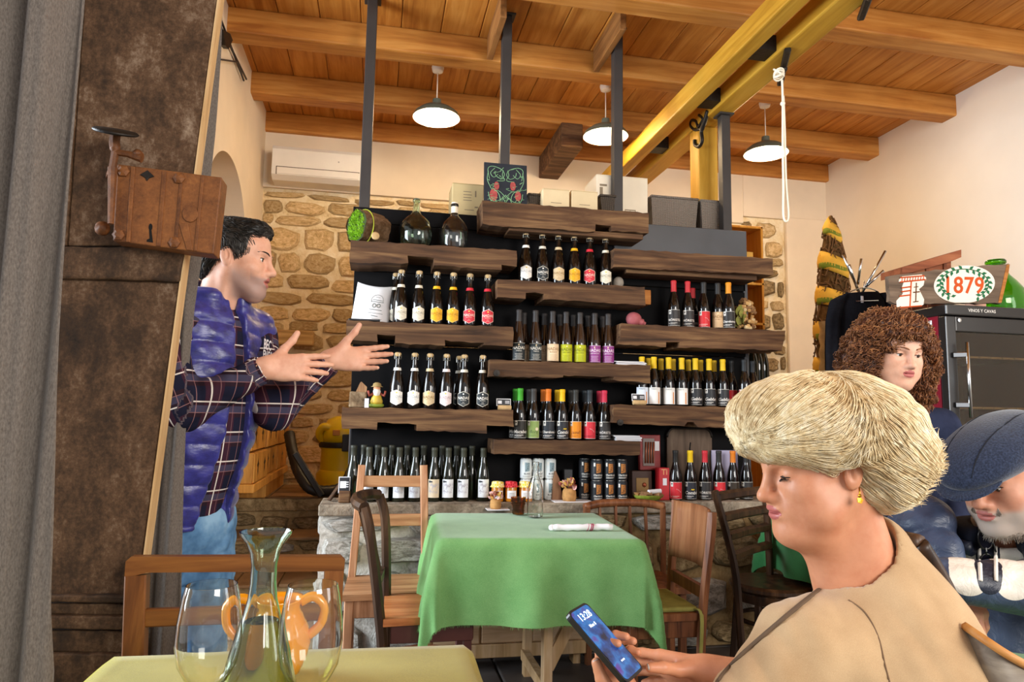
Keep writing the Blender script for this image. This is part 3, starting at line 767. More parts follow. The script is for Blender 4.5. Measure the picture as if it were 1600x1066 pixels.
            obj('stripe', patch(rr, [(.021, lo+.002, lo+.070), (.028, lo+.002, lo+.070)], 3), ink(c2), lb)
        elif style == 'sketch': # white label with a scribbled drawing
            lb = obj('label', patch(r+.0008, [(-.033, lo, hi), (.033, lo, hi)]), ink(c1), t); tx = MB(); rg = random.Random(5)
            for k in range(46):
                x, z = rg.uniform(-.026, .026), rg.uniform(lo+.02, hi-.026)
                wline(tx, x, x+rg.uniform(.003, .008), z, rg.uniform(.001, .003), rr)
                tx.add(wrap([(x, 0), (x+.0012, 0), (x+.003, .010), (x+.002, .010)], rr, z), [(0, 1, 2, 3)])
            obj('drawing', tx, ink('#b7b2bd'), lb, kind='stuff'); mk = MB(); wtext(mk, '●', .016, -.022, hi-.013, rr); wtext(mk, '✱', .009, -.008, hi-.013, rr)
            mk.add(wrap([(-.018, -.004), (-.010, -.004), (-.010, .004), (-.018, .004)], rr, hi-.012), [(0, 1, 2, 3)])
            obj('lettering', mk, ink('#3a3d44'), lb)
        top = S['h']; zb = {'wine': .218, 'slim': .232, 'plainw': .235}[shape]
        rb = {'wine': .0169, 'slim': .0176, 'plainw': .0166}[shape]
        obj('capsule', MB().lathe([(rb, zb), (.0160, top-.020), (.0174, top-.016), (.0174, top-.003), (.0152, top), (0, top+.0006)], 16), ink(cap), t, 40)
    return t
USED = {}
def bottle(key, x, y, z, label, group, rz=None, scale=1.0, cat='bottle'):
    if key not in VAR: VAR[key] = make_bottle(key); b = VAR[key]
    else: b = dup(VAR[key])
    b.location = (x, y, z); b.rotation_euler = (0, 0, -math.atan2(x, y)*.8+(RND.uniform(-.12, .12) if rz is None else rz))
    b.scale = (scale,)*3; b['label'] = label; b['category'] = cat; b['group'] = group
    return b
def backrow(px, yb, base, zb, key, label, group, y=3.93, scale=1.0):
    for i, p in enumerate(px): bottle(key, atY(p, base, y).x, y, zb, label.replace('@', nth[i]), group, scale=scale)

CRM, WHT, YEL, RED, BLK, TAN, PNK = '#e4dcc6', '#efece4', '#e8ac1c', '#cf2a38', '#23292c', '#d3bb92', '#ecdcda'
nth = ['first', 'second', 'third', 'fourth', 'fifth', 'sixth', 'seventh', 'eighth', 'ninth']
YF = 3.835
def spark(c, pale='#f6f1e6'):
    tc = {CRM: '#a39a86', WHT: '#aeb0b2', YEL: '#b37a10', RED: '#f4d8c8', BLK: '#f4efe4', TAN: '#9a7844', PNK: '#b8a0a4'}[c]
    bd = {BLK: '#d8d2c2', RED: '#f0c8b8', YEL: '#f0c868'}.get(c, c); return ('sparkling', 'hex', c, bd, '', tc)
nm = {CRM: 'cream', WHT: 'white', YEL: 'yellow', RED: 'red', BLK: 'black', TAN: 'tan', PNK: 'pale pink'}
for px, c, ps in ((625, CRM, 'standing beside the white certificate'), (653, CRM, 'standing before the two yellow-badged ones'), (681, YEL, 'next to the cream badges'), (707, YEL, 'next to the red badges'), (733, RED, 'next to the yellow badges'), (761, RED, 'last in the row under the demijohns')):
    bottle(spark(c), atY(px, 502, YF).x, YF, SH['L2'][0], f'sparkling bottle with {nm[c]} six-sided badge, {ps}', 'badge bottles beside the certificate')
bottle(spark(CRM), atY(622, 500, 3.93).x-.02, 3.935, SH['L2'][0], 'sparkling bottle standing behind the first cream-badged one by the certificate', 'badge bottles beside the certificate')
for px, c, ps in ((821, WHT, 'first'), (847, BLK, 'second'), (872, TAN, 'third'), (897, YEL, 'fourth'), (921, RED, 'fifth'), (946, CRM, 'sixth, beside the grey pebble')):
    bottle(spark(c), atY(px, 440, YF).x, YF, SH['M1'][0], f'sparkling bottle with {nm[c]} badge, {ps} of six under the topmost shelf', 'badge bottles under the topmost shelf')
for px, c, ps in ((619, WHT, 'nearest the gnome'), (646, WHT, 'second from the gnome'), (670, TAN, 'third from the gnome'), (696, PNK, 'beside the black badges'), (724, BLK, 'beside the pale pink badge'), (753, BLK, 'beside the cork with price card')):
    bottle(spark(c), atY(px, 636, YF).x, YF, SH['L3'][0], f'sparkling bottle with {nm[c]} six-sided badge on the gnome shelf, {ps}', 'badge bottles on the gnome shelf')
bottle(spark(BLK), atY(719, 636, 3.93).x-.01, 3.935, SH['L3'][0], 'sparkling bottle half hidden behind the first black-badged one on the gnome shelf', 'badge bottles on the gnome shelf')
# slim bottles
for px, c, w, tc, ps in ((810, '#2a2f30', 'TINTO', '#e8e2d4', 'black label, first in its row'), (836, '#2c3436', 'TINTO', '#e8e2d4', 'black label, second in the row'), (863, '#e6c9a4', 'BLANCO', '#a8865c', 'beige label'), (884, '#b9bd18', 'MACABEO', '#7d8010', 'lime label, beside the beige one'), (906, '#b9bd18', 'MACABEO', '#7d8010', 'lime label, beside the purple ones'), (929, '#8d3a82', 'GARNACHA', '#f0dce8', 'purple label, beside the lime ones'), (950, '#8d3a82', 'GARNACHA', '#f0dce8', 'purple label, last in the row beside the papers')):
    bottle(('slim', 'nadas', c, tc, '#35302e', w), atY(px, 563, YF).x, YF, SH['M2'][0], 'slim bottle with '+ps, 'slim bottles on the middle shelf')
backrow((818, 850, 874, 895, 918, 941), 0, 560, SH['M2'][0], ('slim', 'nadas', '#e6c9a4', '#a8865c', '#35302e', 'BLANCO'), 'slim dark bottle behind the lime and purple labels, @ from the black-labelled end', 'second row of slim bottles', 3.94)
# seven wines on the lowest shelf
for px, cap, c, tc, wd, ex, ps in ((812, '#3f9a28', '#2c2926', '#e8e2d8', 'Macabeo', '', 'green cap'), (833, '#3b3836', '#8da45e', '#5d7440', 'flora', 'flower', 'dark cap and green label'), (856, '#d8701c', '#2d3238', '#ece8e0', 'Chardonnay', '', 'orange cap'), (878, '#ecba14', '#2b2c30', '#f0ece4', 'Combó', 'moustache', 'yellow cap and moustache label'), (899, '#34332f', '#e48a1c', '#8a4c14', '¿azul?', '', 'dark cap and orange label'), (921, '#2f3438', '#cf2f3c', '#5c1820', '', 'bird', 'dark cap and red label'), (944, '#c8304a', '#33302f', '#d8d2cc', 'MÓRISTEL', 'up', 'red cap')):
    bottle(('wine', 'tag', c, tc, cap, wd, ex), atY(px, 685, YF).x, YF, SH['M3'][0], f'wine bottle with {ps} in the lowest row, above the black cans', 'wines on the lowest shelf')
    bottle(('wine', 'tag', c, tc, cap, wd, ex), atY(px-8, 685, 3.93).x, 3.925, SH['M3'][0], f'second bottle behind the one with {ps} on the lowest shelf', 'wines behind on the lowest shelf')
# red caps beside the corks
for px, cap, c, tc, wd, ex, ps in ((1053, '#c42f34', '#33302f', '#ddd6cc', 'MÓRISTEL', 'up', 'red cap, first before the black boards'), (1075, '#c42f34', '#33302f', '#ddd6cc', 'MÓRISTEL', 'up', 'red cap, beside the red-labelled one'), (1100, '#2f2d2c', '#cf2f34', '#f0d8cc', '', 'bird', 'black cap and red label near the corks'), (1139, '#e08f1e', '#2d2b2a', '#ece8e0', 'Chardonnay', '', 'orange cap, right beside the corks')):
    yy = 3.80 if px == 1139 else YF
    b = bottle(('wine', 'tag', c, tc, cap, wd, ex), atY(px, 509, yy).x, yy, SH['R2'][0], f'wine bottle with {ps}', 'wines beside the corks')
bottle(('wine', 'nadas', '#d6b48a', '#a07c50', '#2f2d2c', 'ROBLE'), atY(1122, 510, YF).x, YF, SH['R2'][0], 'wine bottle with tan label between the red label and the orange cap', 'wines beside the corks')
bottle(('wine', 'tag', '#33302f', '#ddd6cc', '#c42f34', 'MÓRISTEL', 'up'), atY(1083, 509, 3.93).x, 3.93, SH['R2'][0]-.0, 'red-capped wine bottle hidden behind the second red cap', 'wines beside the corks', scale=.93)
# yellow caps
for px, st_, c, tc, wd, ps in ((1022, 'bar', '#efece6', '#e08a2c', '', 'first'), (1045, 'bar', '#efece6', '#e08a2c', '', 'second'), (1065.5, 'bar', '#efece6', '#e08a2c', '', 'third')):
    bottle(('wine', 'bar', c, tc, '#e6bd1e'), atY(px, 629, YF).x, YF, SH['R3'][0], f'{ps} yellow-capped bottle with white label and orange stripe', 'yellow-capped white-label bottles')
for k, px in enumerate((1087, 1108.5, 1130)):
    bottle(('wine', 'tag', '#2d2e30', '#ece8e0', '#e6bd1e', 'Gebfart', ''), atY(px, 630, YF).x, YF, SH['R3'][0], f'{nth[k]} yellow-capped bottle with black script label', 'yellow-capped black-label bottles')
for px, y, ps in ((1143, 3.905, 'beside the yellow-capped black labels'), (1164, 3.80, 'before the hanging bottles'), (1177, 3.875, 'nearest the blond hair')):
    bottle(('wine', 'tag', '#c92a30', '#f0d8cc', '#26282a', '', 'bird'), atY(px, 630, y).x, y, SH['R3'][0], f'dark-capped bottle with red label, {ps}', 'red labels on the yellow-cap shelf')
backrow((1013, 1033, 1052, 1076, 1095, 1116), 0, 628, SH['R3'][0], ('wine', 'bar', '#efece6', '#e08a2c', '#d3a81c'), 'yellow-capped bottle in the second row, @ from the small price card', 'second row of yellow caps', 3.93)
backrow((1003,), 0, 628, SH['R3'][0], ('wine', 'bar', '#dfe6f0', '#e08a2c', '#e6bd1e'), 'yellow-capped bottle behind the small price card', 'yellow-capped white-label bottles', 3.85)
for k, px in enumerate((1178, 1187, 1196)):
    bottle(('plainw', 'none', '', '', '#1d1b1a'), atY(px, 606, 4.12+.03*k).x, 4.13+.035*k, 1.51, f'unlabelled dark bottle behind the red labels, {nth[k]} from the shelf wall', 'dark bottles behind the shelf wall')
# counter, left: dark bottles with sketch labels
lk_ = ('plainw', 'sketch', '#e9ecf0', '#8c8a92', '#3a3a2e')
for k, (px, ps) in enumerate(((574, 'first in front, by the small price card'), (598, 'second in front'), (622, 'third in front'), (647, 'fourth in front'), (699, 'sixth in front'), (723, 'seventh in front'), (754, 'last in front, beside the honey jars'))):
    bottle(lk_, atY(px, 782, 3.86).x, 3.86, CZ, f'sketch-label dark bottle on the counter, {ps}', 'sketch-label bottles on the counter', scale=1.02)
bottle(('plainw', 'sketch', '#dfcdb0', '#8c8a92', '#3a3a2e'), atY(677, 782, 3.86).x, 3.86, CZ, 'dark bottle with beige sketch label on the stone counter', 'sketch-label bottles on the counter', scale=1.02)
backrow((566, 588, 610, 634, 660, 689, 712, 736), 0, 775, CZ, ('plainw', 'none', '', '', '#33332a'), 'unlabelled dark bottle in the second row on the counter, @ from the tall price card', 'second row on the counter', 3.945, 1.04)
backrow((550,), 0, 775, CZ, ('plainw', 'none', '', '', '#33332a'), 'unlabelled dark bottle at the end of the counter row, above the price card', 'second row on the counter', 3.88, 1.04)
# counter, right
for px, cap, c, tc, wd, ex, ps in ((1056, '#2a2826', '#cf2f38', '#f0d8cc', '', 'bird', 'red label beside the tall red tin'), (1079, '#ecc21a', '#2b2c34', '#f0ece4', 'Combó', 'moustache', 'yellow cap and moustache label'), (1102, '#c9303a', '#33302f', '#ddd6cc', 'MÓRISTEL', 'up', 'red cap'), (1124, '#2a2826', '#cf2f38', '#f0d8cc', '', 'bird', 'red label, in front of the lilac sheet'), (1146, '#d87a1e', '#33291f', '#ece8e0', '', '', 'orange cap'), (1167, '#2a2826', '#33302f', '#ddd6cc', 'MÓRISTEL', 'up', 'dark cap, nearest the ladder-back chair')):
    bottle(('wine', 'tag', c, tc, cap, wd, ex), atY(px, 781, 3.84).x, 3.84, CZ, f'wine bottle on the stone counter with {ps}', 'wines on the right of the counter')
# ---------------------------------------------------------------- things on the shelf beams
r_ = random.Random(11)
# mossy log
zl = SH['L1'][0]; c = atY(574, 348, 3.86); R = .098; ax = Vector((-.80, -.60, 0))
t = thing('mossy_log', 'sawn bark-covered log end with a bright green mossy face, at the end of its shelf', 'log', (c.x, c.y, zl))
side = Vector((.60, -.80, 0)); cc = Vector((c.x, 3.86, zl+R))
mb = MB(); prof = []
def logpt(u, v):
    a = u*2*math.pi; rr = R*(.94+.06*math.sin(5*a)+.025*math.sin(13*a+3*v))*(1-.03*v)
    return cc+ax*(.075-.17*v)+side*rr*math.cos(a)+Vector((0, 0, 1))*rr*math.sin(a)
mb.grid(logpt, 40, 6, closed_u=True); mb.add([cc-ax*.095], [])
obj('bark', mb, stone_mat('bark', ('#2a1d12', '#57412c', '#7a614a', '#9a8468'), 0), t, True, world=True)
fc = MB(); fc.add([cc+ax*.070]+[cc+ax*.070+side*R*.93*math.cos(a)+Vector((0, 0, R*.93*math.sin(a))) for a in np.linspace(0, 2*math.pi, 33)[:-1]], [(0, i+1, (i+1) % 32+1) for i in range(32)])
obj('cut_face', fc, plain('moss_base', '#2c3a10', .9), t, world=True)
ms = MB()
for k in range(420):
    a, q = r_.uniform(0, 6.283), math.sqrt(r_.random())*.9
    p = cc+ax*.07+side*R*q*math.cos(a)*.8+Vector((0, 0, R*q*math.sin(a)))
    d = (ax+Vector((r_.uniform(-.6, .6), r_.uniform(-.6, .6), r_.uniform(-.3, .7)))).normalized(); s_ = d.orthogonal().normalized()*.005; u_ = d.cross(s_)
    tip = p+d*r_.uniform(.008, .02); ms.add([p+s_, p-s_*.5+u_*.8, p-s_*.5-u_*.8, tip], [(0, 1, 3), (1, 2, 3), (2, 0, 3)])
obj('moss', ms, plain('moss_green', '#7fae22', .7, 0, .3, .3, 60), t, world=True, kind='stuff')
obj('string', MB().tube([cc+ax*.03+side*(R*1.03)*math.cos(a)+Vector((0, 0, R*1.03*math.sin(a))) for a in np.linspace(0, 2*math.pi, 28)[:-1]], .003, 5, closed=True), plain('yellow_string', '#b8c23a', .7), t, world=True)
obj('medal', MB().lathe([(.022, 0), (.022, .008), (.016, .010), (0, .011)], 18, cc+side*R*.80+Vector((.0, -.02, -R*.62)), axis=(.2, -1, .1)), m_cork, t, True, world=True)
# demijohns
def demijohn(name, label, x, y, z, prof, m, cork=None):
    t = thing(name, label, 'demijohn', (x, y, z))
    inner = [(max(.001, r-.003), zz+(.004 if i == 0 else 0)) for i, (r, zz) in enumerate(prof)][::-1]
    obj('glass_body', MB().lathe(prof+inner, 36, cap1=True), m, t, 50)
    obj('lip_ring', MB().lathe([(prof[-1][0]+.0005, prof[-1][1]-.022), (prof[-1][0]+.005, prof[-1][1]-.018), (prof[-1][0]+.005, prof[-1][1]-.006), (prof[-1][0]+.0005, prof[-1][1]-.002)], 24, cap0=False, cap1=False), m, t, True)
    return t
g_green = glass('pale_green_glass', '#e2f0e0', .03); g_clear = glass('clear_glass', '#fbfcfa', .02); g_lime = glass('lime_glass', '#79c41e', .03)
demijohn('demijohn', 'pale green glass demijohn standing on the shelf beside the mossy log', atY(649, 376, 3.86).x, 3.86, zl,
         [(.05, 0), (.075, .006), (.088, .03), (.096, .075), (.095, .11), (.082, .150), (.055, .178), (.032, .196), (.022, .215), (.0175, .245), (.0165, .290)], g_green)
demijohn('demijohn', 'clear glass demijohn with paper-wrapped neck beside the green one', atY(709, 381, 3.86).x, 3.86, zl,
         [(.05, 0), (.072, .006), (.080, .03), (.083, .09), (.080, .125), (.066, .160), (.040, .188), (.024, .205), (.019, .225), (.0175, .280)], g_clear)
dm = [o for o in bpy.data.objects if o.name == 'demijohn.001'][0]
obj('paper_wrap', MB().lathe([(.0200, .215), (.0195, .278), (.0185, .284)], 20, cap0=False, cap1=False), plain('kraft_white', '#f2e4cc', .8), dm, True)
# topmost shelf: chalkboard, cartons, baskets
zt = SH['M0'][0]; B0, B1 = atY(757, 315, 3.80), atY(826, 240, 3.80); w = B1.x-B0.x; hgt = .262
t = thing('chalkboard', 'small chalkboard with green and red chalk drawing on the topmost shelf', 'chalkboard', ((B0.x+B1.x)/2, 3.82, zt))
Rb = Matrix.Rotation(-.10, 3, 'X')
def bp(u, v, d=0.0): return Rb @ Vector((u*w/2, -d, v*hgt))
obj('board', MB().add([bp(a, b, d) for a in (-1, 1) for b in (0, 1) for d in (0, -.012)], [(0, 1, 3, 2), (4, 6, 7, 5), (0, 4, 5, 1), (2, 3, 7, 6), (0, 2, 6, 4), (1, 5, 7, 3)]), plain('slate', '#2b2f36', .7, 0, .2, .25, 8), t)
chalk = MB(); rg = random.Random(4)
def stroke(pts, r=.0016): chalk.tube(cat_rom([bp(a, b, .0006) for a, b in pts], 5), r, 4)
for sgn in (-1, 1):
    stroke([(sgn*.75, .62), (sgn*.82, .85), (sgn*.6, .92), (sgn*.2, .86), (sgn*.05, .74), (sgn*.2, .64), (sgn*.45, .70), (sgn*.5, .8)])
    stroke([(sgn*.1, .84), (sgn*.15, .72), (sgn*.05, .6), (sgn*.4, .58)]); stroke([(sgn*.8, .8), (sgn*.85, .6), (sgn*.7, .42), (sgn*.62, .36)])
    stroke([(sgn*.62, .40), (sgn*.35, .30), (sgn*.25, .15), (sgn*.3, .03)]); stroke([(sgn*.8, .3), (sgn*.7, .12), (sgn*.4, .1), (sgn*.1, .2), (0, .26)])
    stroke([(sgn*.75, .03), (sgn*.55, .16), (sgn*.35, .05), (sgn*.15, .18), (0, .05)]); stroke([(sgn*.5, .88), (sgn*.7, .76), (sgn*.55, .66), (sgn*.35, .74)])
    stroke([(0, .2), (sgn*.3, .34), (sgn*.55, .33)])
for k in range(26):
    a, b = rg.uniform(-.8, .8), rg.uniform(.04, .92); stroke([(a, b), (a+rg.uniform(-.2, .2), b+rg.uniform(-.06, .06)), (a+rg.uniform(-.25, .25), b+rg.uniform(-.08, .08))], .0012)
obj('chalk_drawing', chalk, plain('green_chalk', '#86b083', .95, 0, .1, .2, 50), t, kind='stuff')
for (a, b, q) in ((-.56, .24, .15), (.58, .25, .12), (-.42, .46, .10), (.34, .48, .11)):
    obj('red_fruit', MB().add([bp(a+q*math.cos(s)*1.2, b+q*math.sin(s), .0009) for s in np.linspace(0, 6.283, 15)[:-1]], [tuple(range(14))]), plain('red_chalk', '#a8504c', .95, 0, .1, .25, 60), t)
m_card = plain('carton_cream', '#d9c49c', .85, 0, .15, .06, 8); m_cardw = plain('carton_white', '#ece0c8', .8, 0, .15, .04, 8); m_cardy = plain('carton_straw', '#cdb888', .85, 0, .15, .05, 8)
def carton(name, label, p0, p1, y, dep, m, z0=None, print_=None, group=None):
    """box whose front face spans two pixels on plane y"""
    a, b = atY(*p0, y), atY(*p1, y); z0 = a.z if z0 is None else z0; z1 = b.z; x0, x1 = min(a.x, b.x), max(a.x, b.x)
    t = thing(name, label, 'box', ((x0+x1)/2, y+dep/2, z0), group=group)
    obj('box_body', MB().box((x0, y, z0), (x1, y+dep, z1-.004), .003), m, t, world=True)
    obj('lid_flap', MB().box((x0, y, z1-.004), ((x0+x1)/2-.001, y+dep, z1)), m, t, world=True)
    obj('lid_flap', MB().box(((x0+x1)/2+.001, y, z1-.004), (x1, y+dep, z1)), m, t, world=True)
    if print_:
        mb = MB()
        for (u0, v0, u1, v1) in print_:
            X = lambda u: x0+(x1-x0)*u; Z = lambda v: z0+(z1-z0)*v
            mb.box((X(u0), y-.0008, Z(v0)), (X(u1), y+.001, Z(v1)))
        obj('print', mb, ink('#8a7a62'), t, world=True, kind='stuff')
    return t
carton('carton', 'straw-coloured carton behind the clear demijohn, printed with small lines', (706, 334), (756, 289), 4.08, .22, m_cardy, 2.465, [(.35, .75, .6, .77), (.35, .66, .62, .68), (.35, .58, .6, .60), (.35, .5, .62, .52), (.72, .62, .76, .8), (.72, .3, .82, .34), (.4, .22, .7, .24)])
carton('carton', 'cream carton on the topmost shelf, nearer the chalkboard', (848, 322), (890, 297), 3.80, .15, m_card, zt, [(.3, .28, .7, .31)], 'cream cartons')
carton('carton', 'cream carton on the topmost shelf, nearer the steel post', (893, 324), (934, 300), 3.80, .15, m_card, zt, [(.3, .28, .7, .31)], 'cream cartons')
carton('carton', 'big white printed carton behind the steel post on the topmost shelf', (932, 326), (1012, 279), 4.07, .26, m_cardw, 2.465, [(.06, .78, .2, .82), (.06, .6, .12, .76), (.55, .14, .76, .16), (.55, .14, .56, .36), (.75, .14, .76, .36), (.55, .35, .76, .37), (.65, .16, .66, .35)])
m_wick = None
def wick(name, c1, c2):
    b = NB(name); co = b.co((1, 1, 1), rnd=False); w1 = b.n('ShaderNodeTexWave', bands_direction='Z'); w1.inputs['Scale'].default_value = 46; w1.inputs['Distortion'].default_value = 3
    w2 = b.n('ShaderNodeTexWave', bands_direction='X'); w2.inputs['Scale'].default_value = 26; w2.inputs['Distortion'].default_value = 2; b.l(co, w1.inputs[0]); b.l(co, w2.inputs[0])
    f = b.math('MULTIPLY', w1.outputs['Fac'], w2.outputs['Fac']); f2 = b.math('ADD', f, b.math('MULTIPLY', w1.outputs['Fac'], .4)); b.base(b.mix(f2, c1, c2)); b.bump(f2, .8, .006); return b.done(.85, 0, .2)
m_wick = wick('grey_wicker', '#6d6258', '#b4a799'); m_wickd = wick('dark_wicker', '#3e3832', '#7a6e62')
def basket(label, p0, p1, y, dep, m, z0, liner=None, taper=.05, group='wicker baskets on the shelf wall'):
    a, b = atY(*p0, y), atY(*p1, y); x0, x1, z1 = a.x, b.x, b.z; t = thing('wicker_basket', label, 'basket', ((x0+x1)/2, y+dep/2, z0), group=group)
    T = taper*.35; o = [(x0+T, y+T), (x1-T, y+T), (x1-T, y+dep-T), (x0+T, y+dep-T)]; u = [(x0, y), (x1, y), (x1, y+dep), (x0, y+dep)]
    inn = [(x0+.012, y+.012), (x1-.012, y+.012), (x1-.012, y+dep-.012), (x0+.012, y+dep-.012)]
    vs = [(*q, z0) for q in o]+[(*q, z1) for q in u]+[(*q, z1) for q in inn]+[(*q, z0+.012) for q in inn]
    fs = [(0, 1, 2, 3)]+[(i, (i+1) % 4, 4+(i+1) % 4, 4+i) for i in range(4)]+[(4+i, 4+(i+1) % 4, 8+(i+1) % 4, 8+i) for i in range(4)]+[(8+i, 8+(i+1) % 4, 12+(i+1) % 4, 12+i) for i in range(4)]+[(12, 13, 14, 15)]
    obj('woven_body', MB().add(vs, fs), m, t, world=True)
    obj('rim', MB().tube([Vector((*q, z1)) for q in u], .008, 6, closed=True), m, t, True, world=True)
    if liner: obj('liner', MB().box((x0+.014, y+.014, z0+.02), (x1-.014, y+dep-.014, z1-.006)), liner, t, world=True)
    return t
basket('dark woven box between chalkboard and cream cartons', (826, 322), (847, 305), 3.86, .10, m_wickd, zt)
basket('dark woven box right of the cream cartons, before the steel post', (938, 325), (962, 307), 3.86, .10, m_wickd, zt)
basket('large grey wicker basket beside the end of the topmost shelf', (1018, 360), (1091, 312), 4.08, .30, m_wick, 2.465)
basket('narrow grey wicker basket with dark rim, before the yellow post', (1096, 362), (1132, 316), 4.075, .13, m_wick, 2.465)
# certificate, black case, pebble, gourd, corks
zc = SH['L2'][0]; m_paper = plain('white_paper', '#e9e8ea', .7, 0, .2, .02)
t = thing('certificate', 'white curved certificate sheet with a round seal, standing beside cream-badged bottles', 'certificate', (atY(581, 500, 3.87).x, 3.87, zc))
wd, hg = .205, .245
def cp(u, v, d=0):
    x = (u-.5)*wd; bow = .045*(1-(2*u-1)**2); top = hg*(1.0-.10*(1-(2*u-1)**2)*v*.9-.06*u)
    return Vector((x+.028*v-.012, .05-bow*.9-.030*(1-v)-d+.02*v, v*top))
sh_ = obj('sheet', MB().grid(lambda u, v: cp(u, v), 14, 10), m_paper, t, True); md = sh_.modifiers.new('t', 'SOLIDIFY'); md.thickness = .001
mb = MB(); q = lambda u, v: cp(u, v, .0012)
mb.tube([q(.60+.16*math.cos(a), .60+.16*math.sin(a)) for a in np.linspace(-.3, 3.5, 20)], .0009, 4)
for cx_ in (.54, .66): mb.tube([q(cx_+.045*math.cos(a), .46+.05*math.sin(a)) for a in np.linspace(0, 6.283, 14)[:-1]], .002, 4, closed=True)
for (v, a, b, rr) in ((.62, .48, .74, .0012), (.57, .44, .78, .0014), (.36, .42, .76, .0015), (.27, .40, .80, .0010), (.20, .50, .68, .0016), (.13, .52, .80, .0007), (.70, .55, .67, .0008), (.05, .06, .40, .0006)):
    mb.tube([q(a+(b-a)*k/8, v-.02*k/8) for k in range(9)], rr, 4)
obj('print', mb, ink('#5b6660'), t, kind='stuff')
a = atY(545, 497, 3.79); b = atY(594, 499, 3.79)
one('flat_case', 'flat black case lying before the white certificate', 'case', MB().box((a.x, 3.76, zc), (b.x, 3.82, zc+.012), .003), plain('black_plastic', '#17171a', .35), (a.x/2+b.x/2, 3.79, zc))
pz = SH['M1'][0]; px_ = atY(966, 440, 3.84).x
one('pebble', 'grey oval pebble at the end of the badge bottles under the topmost shelf', 'stone', MB().ball((px_, 3.84, pz+.034), (.034, .03, .035), 16, 10).jitter(.005, 20), plain('pebble_grey', '#8f867a', .8, 0, .2, .2, 30), (px_, 3.84, pz), True)
gx = atY(990, 505, 3.84).x; gz = SH['R2'][0]
t = thing('dried_gourd', 'round pinkish-red dried gourd with a blunt stalk, left end of the cork shelf', 'gourd', (gx, 3.84, gz))
obj('fruit', MB().ball((0, 0, .042), (.046, .042, .043), 18, 12).jitter(.002, 20), plain('gourd_red', '#a4575a', .6, 0, .3, .15, 20), t, True)
obj('stalk', MB().tube(cat_rom([(.025, -.01, .03), (.05, -.012, .022), (.066, -.012, .014)], 4), [.022]*5+[.013]*4, 10), MATS['gourd_red'], t, True)
# heap of corks
kx = atY(1166, 515, 3.84).x; t = thing('cork_bunch', 'bunch of wine corks piled with dry leaves at the end of its shelf', 'corks', (kx, 3.85, gz))
ck = MB().lathe([(.0105, -.022), (.0115, -.019), (.0115, .019), (.0105, .022)], 10).mesh('cork', 40)
mk = [plain('cork_a', '#c49a62', .85, 0, .2, .2, 40), plain('cork_b', '#8a6644', .85, 0, .2, .2, 40), plain('cork_c', '#d9bd8c', .85, 0, .2, .2, 40)]
cks = []
for m in mk:
    c_ = ck.copy(); c_.materials.append(m); cks.append(c_)
for k in range(64):
    hh = r_.random()**.8*.175; rad = .072*math.sqrt(max(.05, 1-(hh/.19)**2)); an = r_.uniform(0, 6.283)
    o = obj('cork', cks[r_.randrange(3)], None, t); o.location = (rad*math.cos(an)*r_.uniform(.5, 1), min(.09, rad*math.sin(an)*r_.uniform(.5, 1)), .013+hh); o.rotation_euler = (r_.uniform(0, 3), r_.uniform(0, 3), r_.uniform(0, 3))
def leafmesh(L, Wd, curl=.3):
    mb = MB(); mb.grid(lambda u, v: ((u-.5)*Wd*math.sin(math.pi*min(1, v*.96+.02))**.8, v*L, curl*L*(v*v)+abs(u-.5)*.2*Wd), 4, 6); return mb
for k in range(7):
    o = obj('dry_leaf', leafmesh(.07, .05), plain('dry_leaf_green', '#8a8a44', .7, 0, .2, .2, 20), t, True); o.location = (r_.uniform(-.075, -.02), r_.uniform(-.06, -.02), r_.uniform(.02, .11)); o.rotation_euler = (r_.uniform(.8, 1.7), r_.uniform(-.6, .6), r_.uniform(-1, 1))
# papers on two shelves
def papers(label, p0, p1, y, z, n, m):
    a, b = atY(*p0, y), atY(*p1, y); t = thing('paper_stack', label, 'papers', ((a.x+b.x)/2, y, z))
    for k in range(n):
        s = (b.x-a.x)/2; o = obj('sheet', MB().box((-s, -.06, 0), (s, .06, .003), 0), m, t); o.location = (r_.uniform(-.008, .008), r_.uniform(-.006, .006), .0045*k); o.rotation_euler = (0, 0, r_.uniform(-.08, .08))
papers('loose white leaflets lying right of the slim purple-labelled bottles', (958, 571), (1003, 571), 3.85, SH['M2'][0], 5, m_paper)
papers('white leaflets lying at the end of the lowest shelf', (957, 690), (996, 690), 3.85, SH['M3'][0], 7, m_paper)
# gnome shelf: rough wood block, gnome figurine, price card in a cork
zg = SH['L3'][0]; x = atY(560, 633, 3.85).x
t = thing('driftwood_house', 'little house carved from rough grey wood beside the gnome', 'carving', (x, 3.85, zg))
obj('wood_block', MB().box((-.048, -.035, 0), (.040, .035, .082), .006).jitter(.006, 14), stone_mat('driftwood', ('#4a3a2a', '#7d6850', '#a08a6c', '#b8a588'), 0), t)
obj('carved_roof', MB().prism([(-.020, .075), (.005, .135), (.012, .14), (.042, .112), (.040, .075)], .05, 'Y', -.025), wood('carved_brown', '#6b4a30', '#8f6a48', '#a5805a', 'Z', 2), t)
x = atY(588, 634, 3.83).x; t = thing('gnome_figurine', 'small bearded gnome figurine with a hat beside the carved wooden house', 'figurine', (x, 3.83, zg))
obj('base', MB().ball((0, 0, .014), (.042, .032, .016), 14, 8), plain('fig_green', '#7a8a2c', .5), t, True)
obj('body', MB().lathe([(.030, .02), (.034, .035), (.026, .06), (.016, .082), (.010, .088)], 16), plain('fig_yellow', '#c2a43a', .5), t, True)
obj('beard', MB().lathe([(.004, .050), (.018, .072), (.021, .09), (.016, .10)], 12, (0, -.010, 0)), plain('fig_white', '#ddd8cc', .6), t, True)
obj('head', MB().ball((0, -.004, .104), (.019, .018, .020), 14, 10), plain('fig_skin', '#c98a66', .6), t, True)
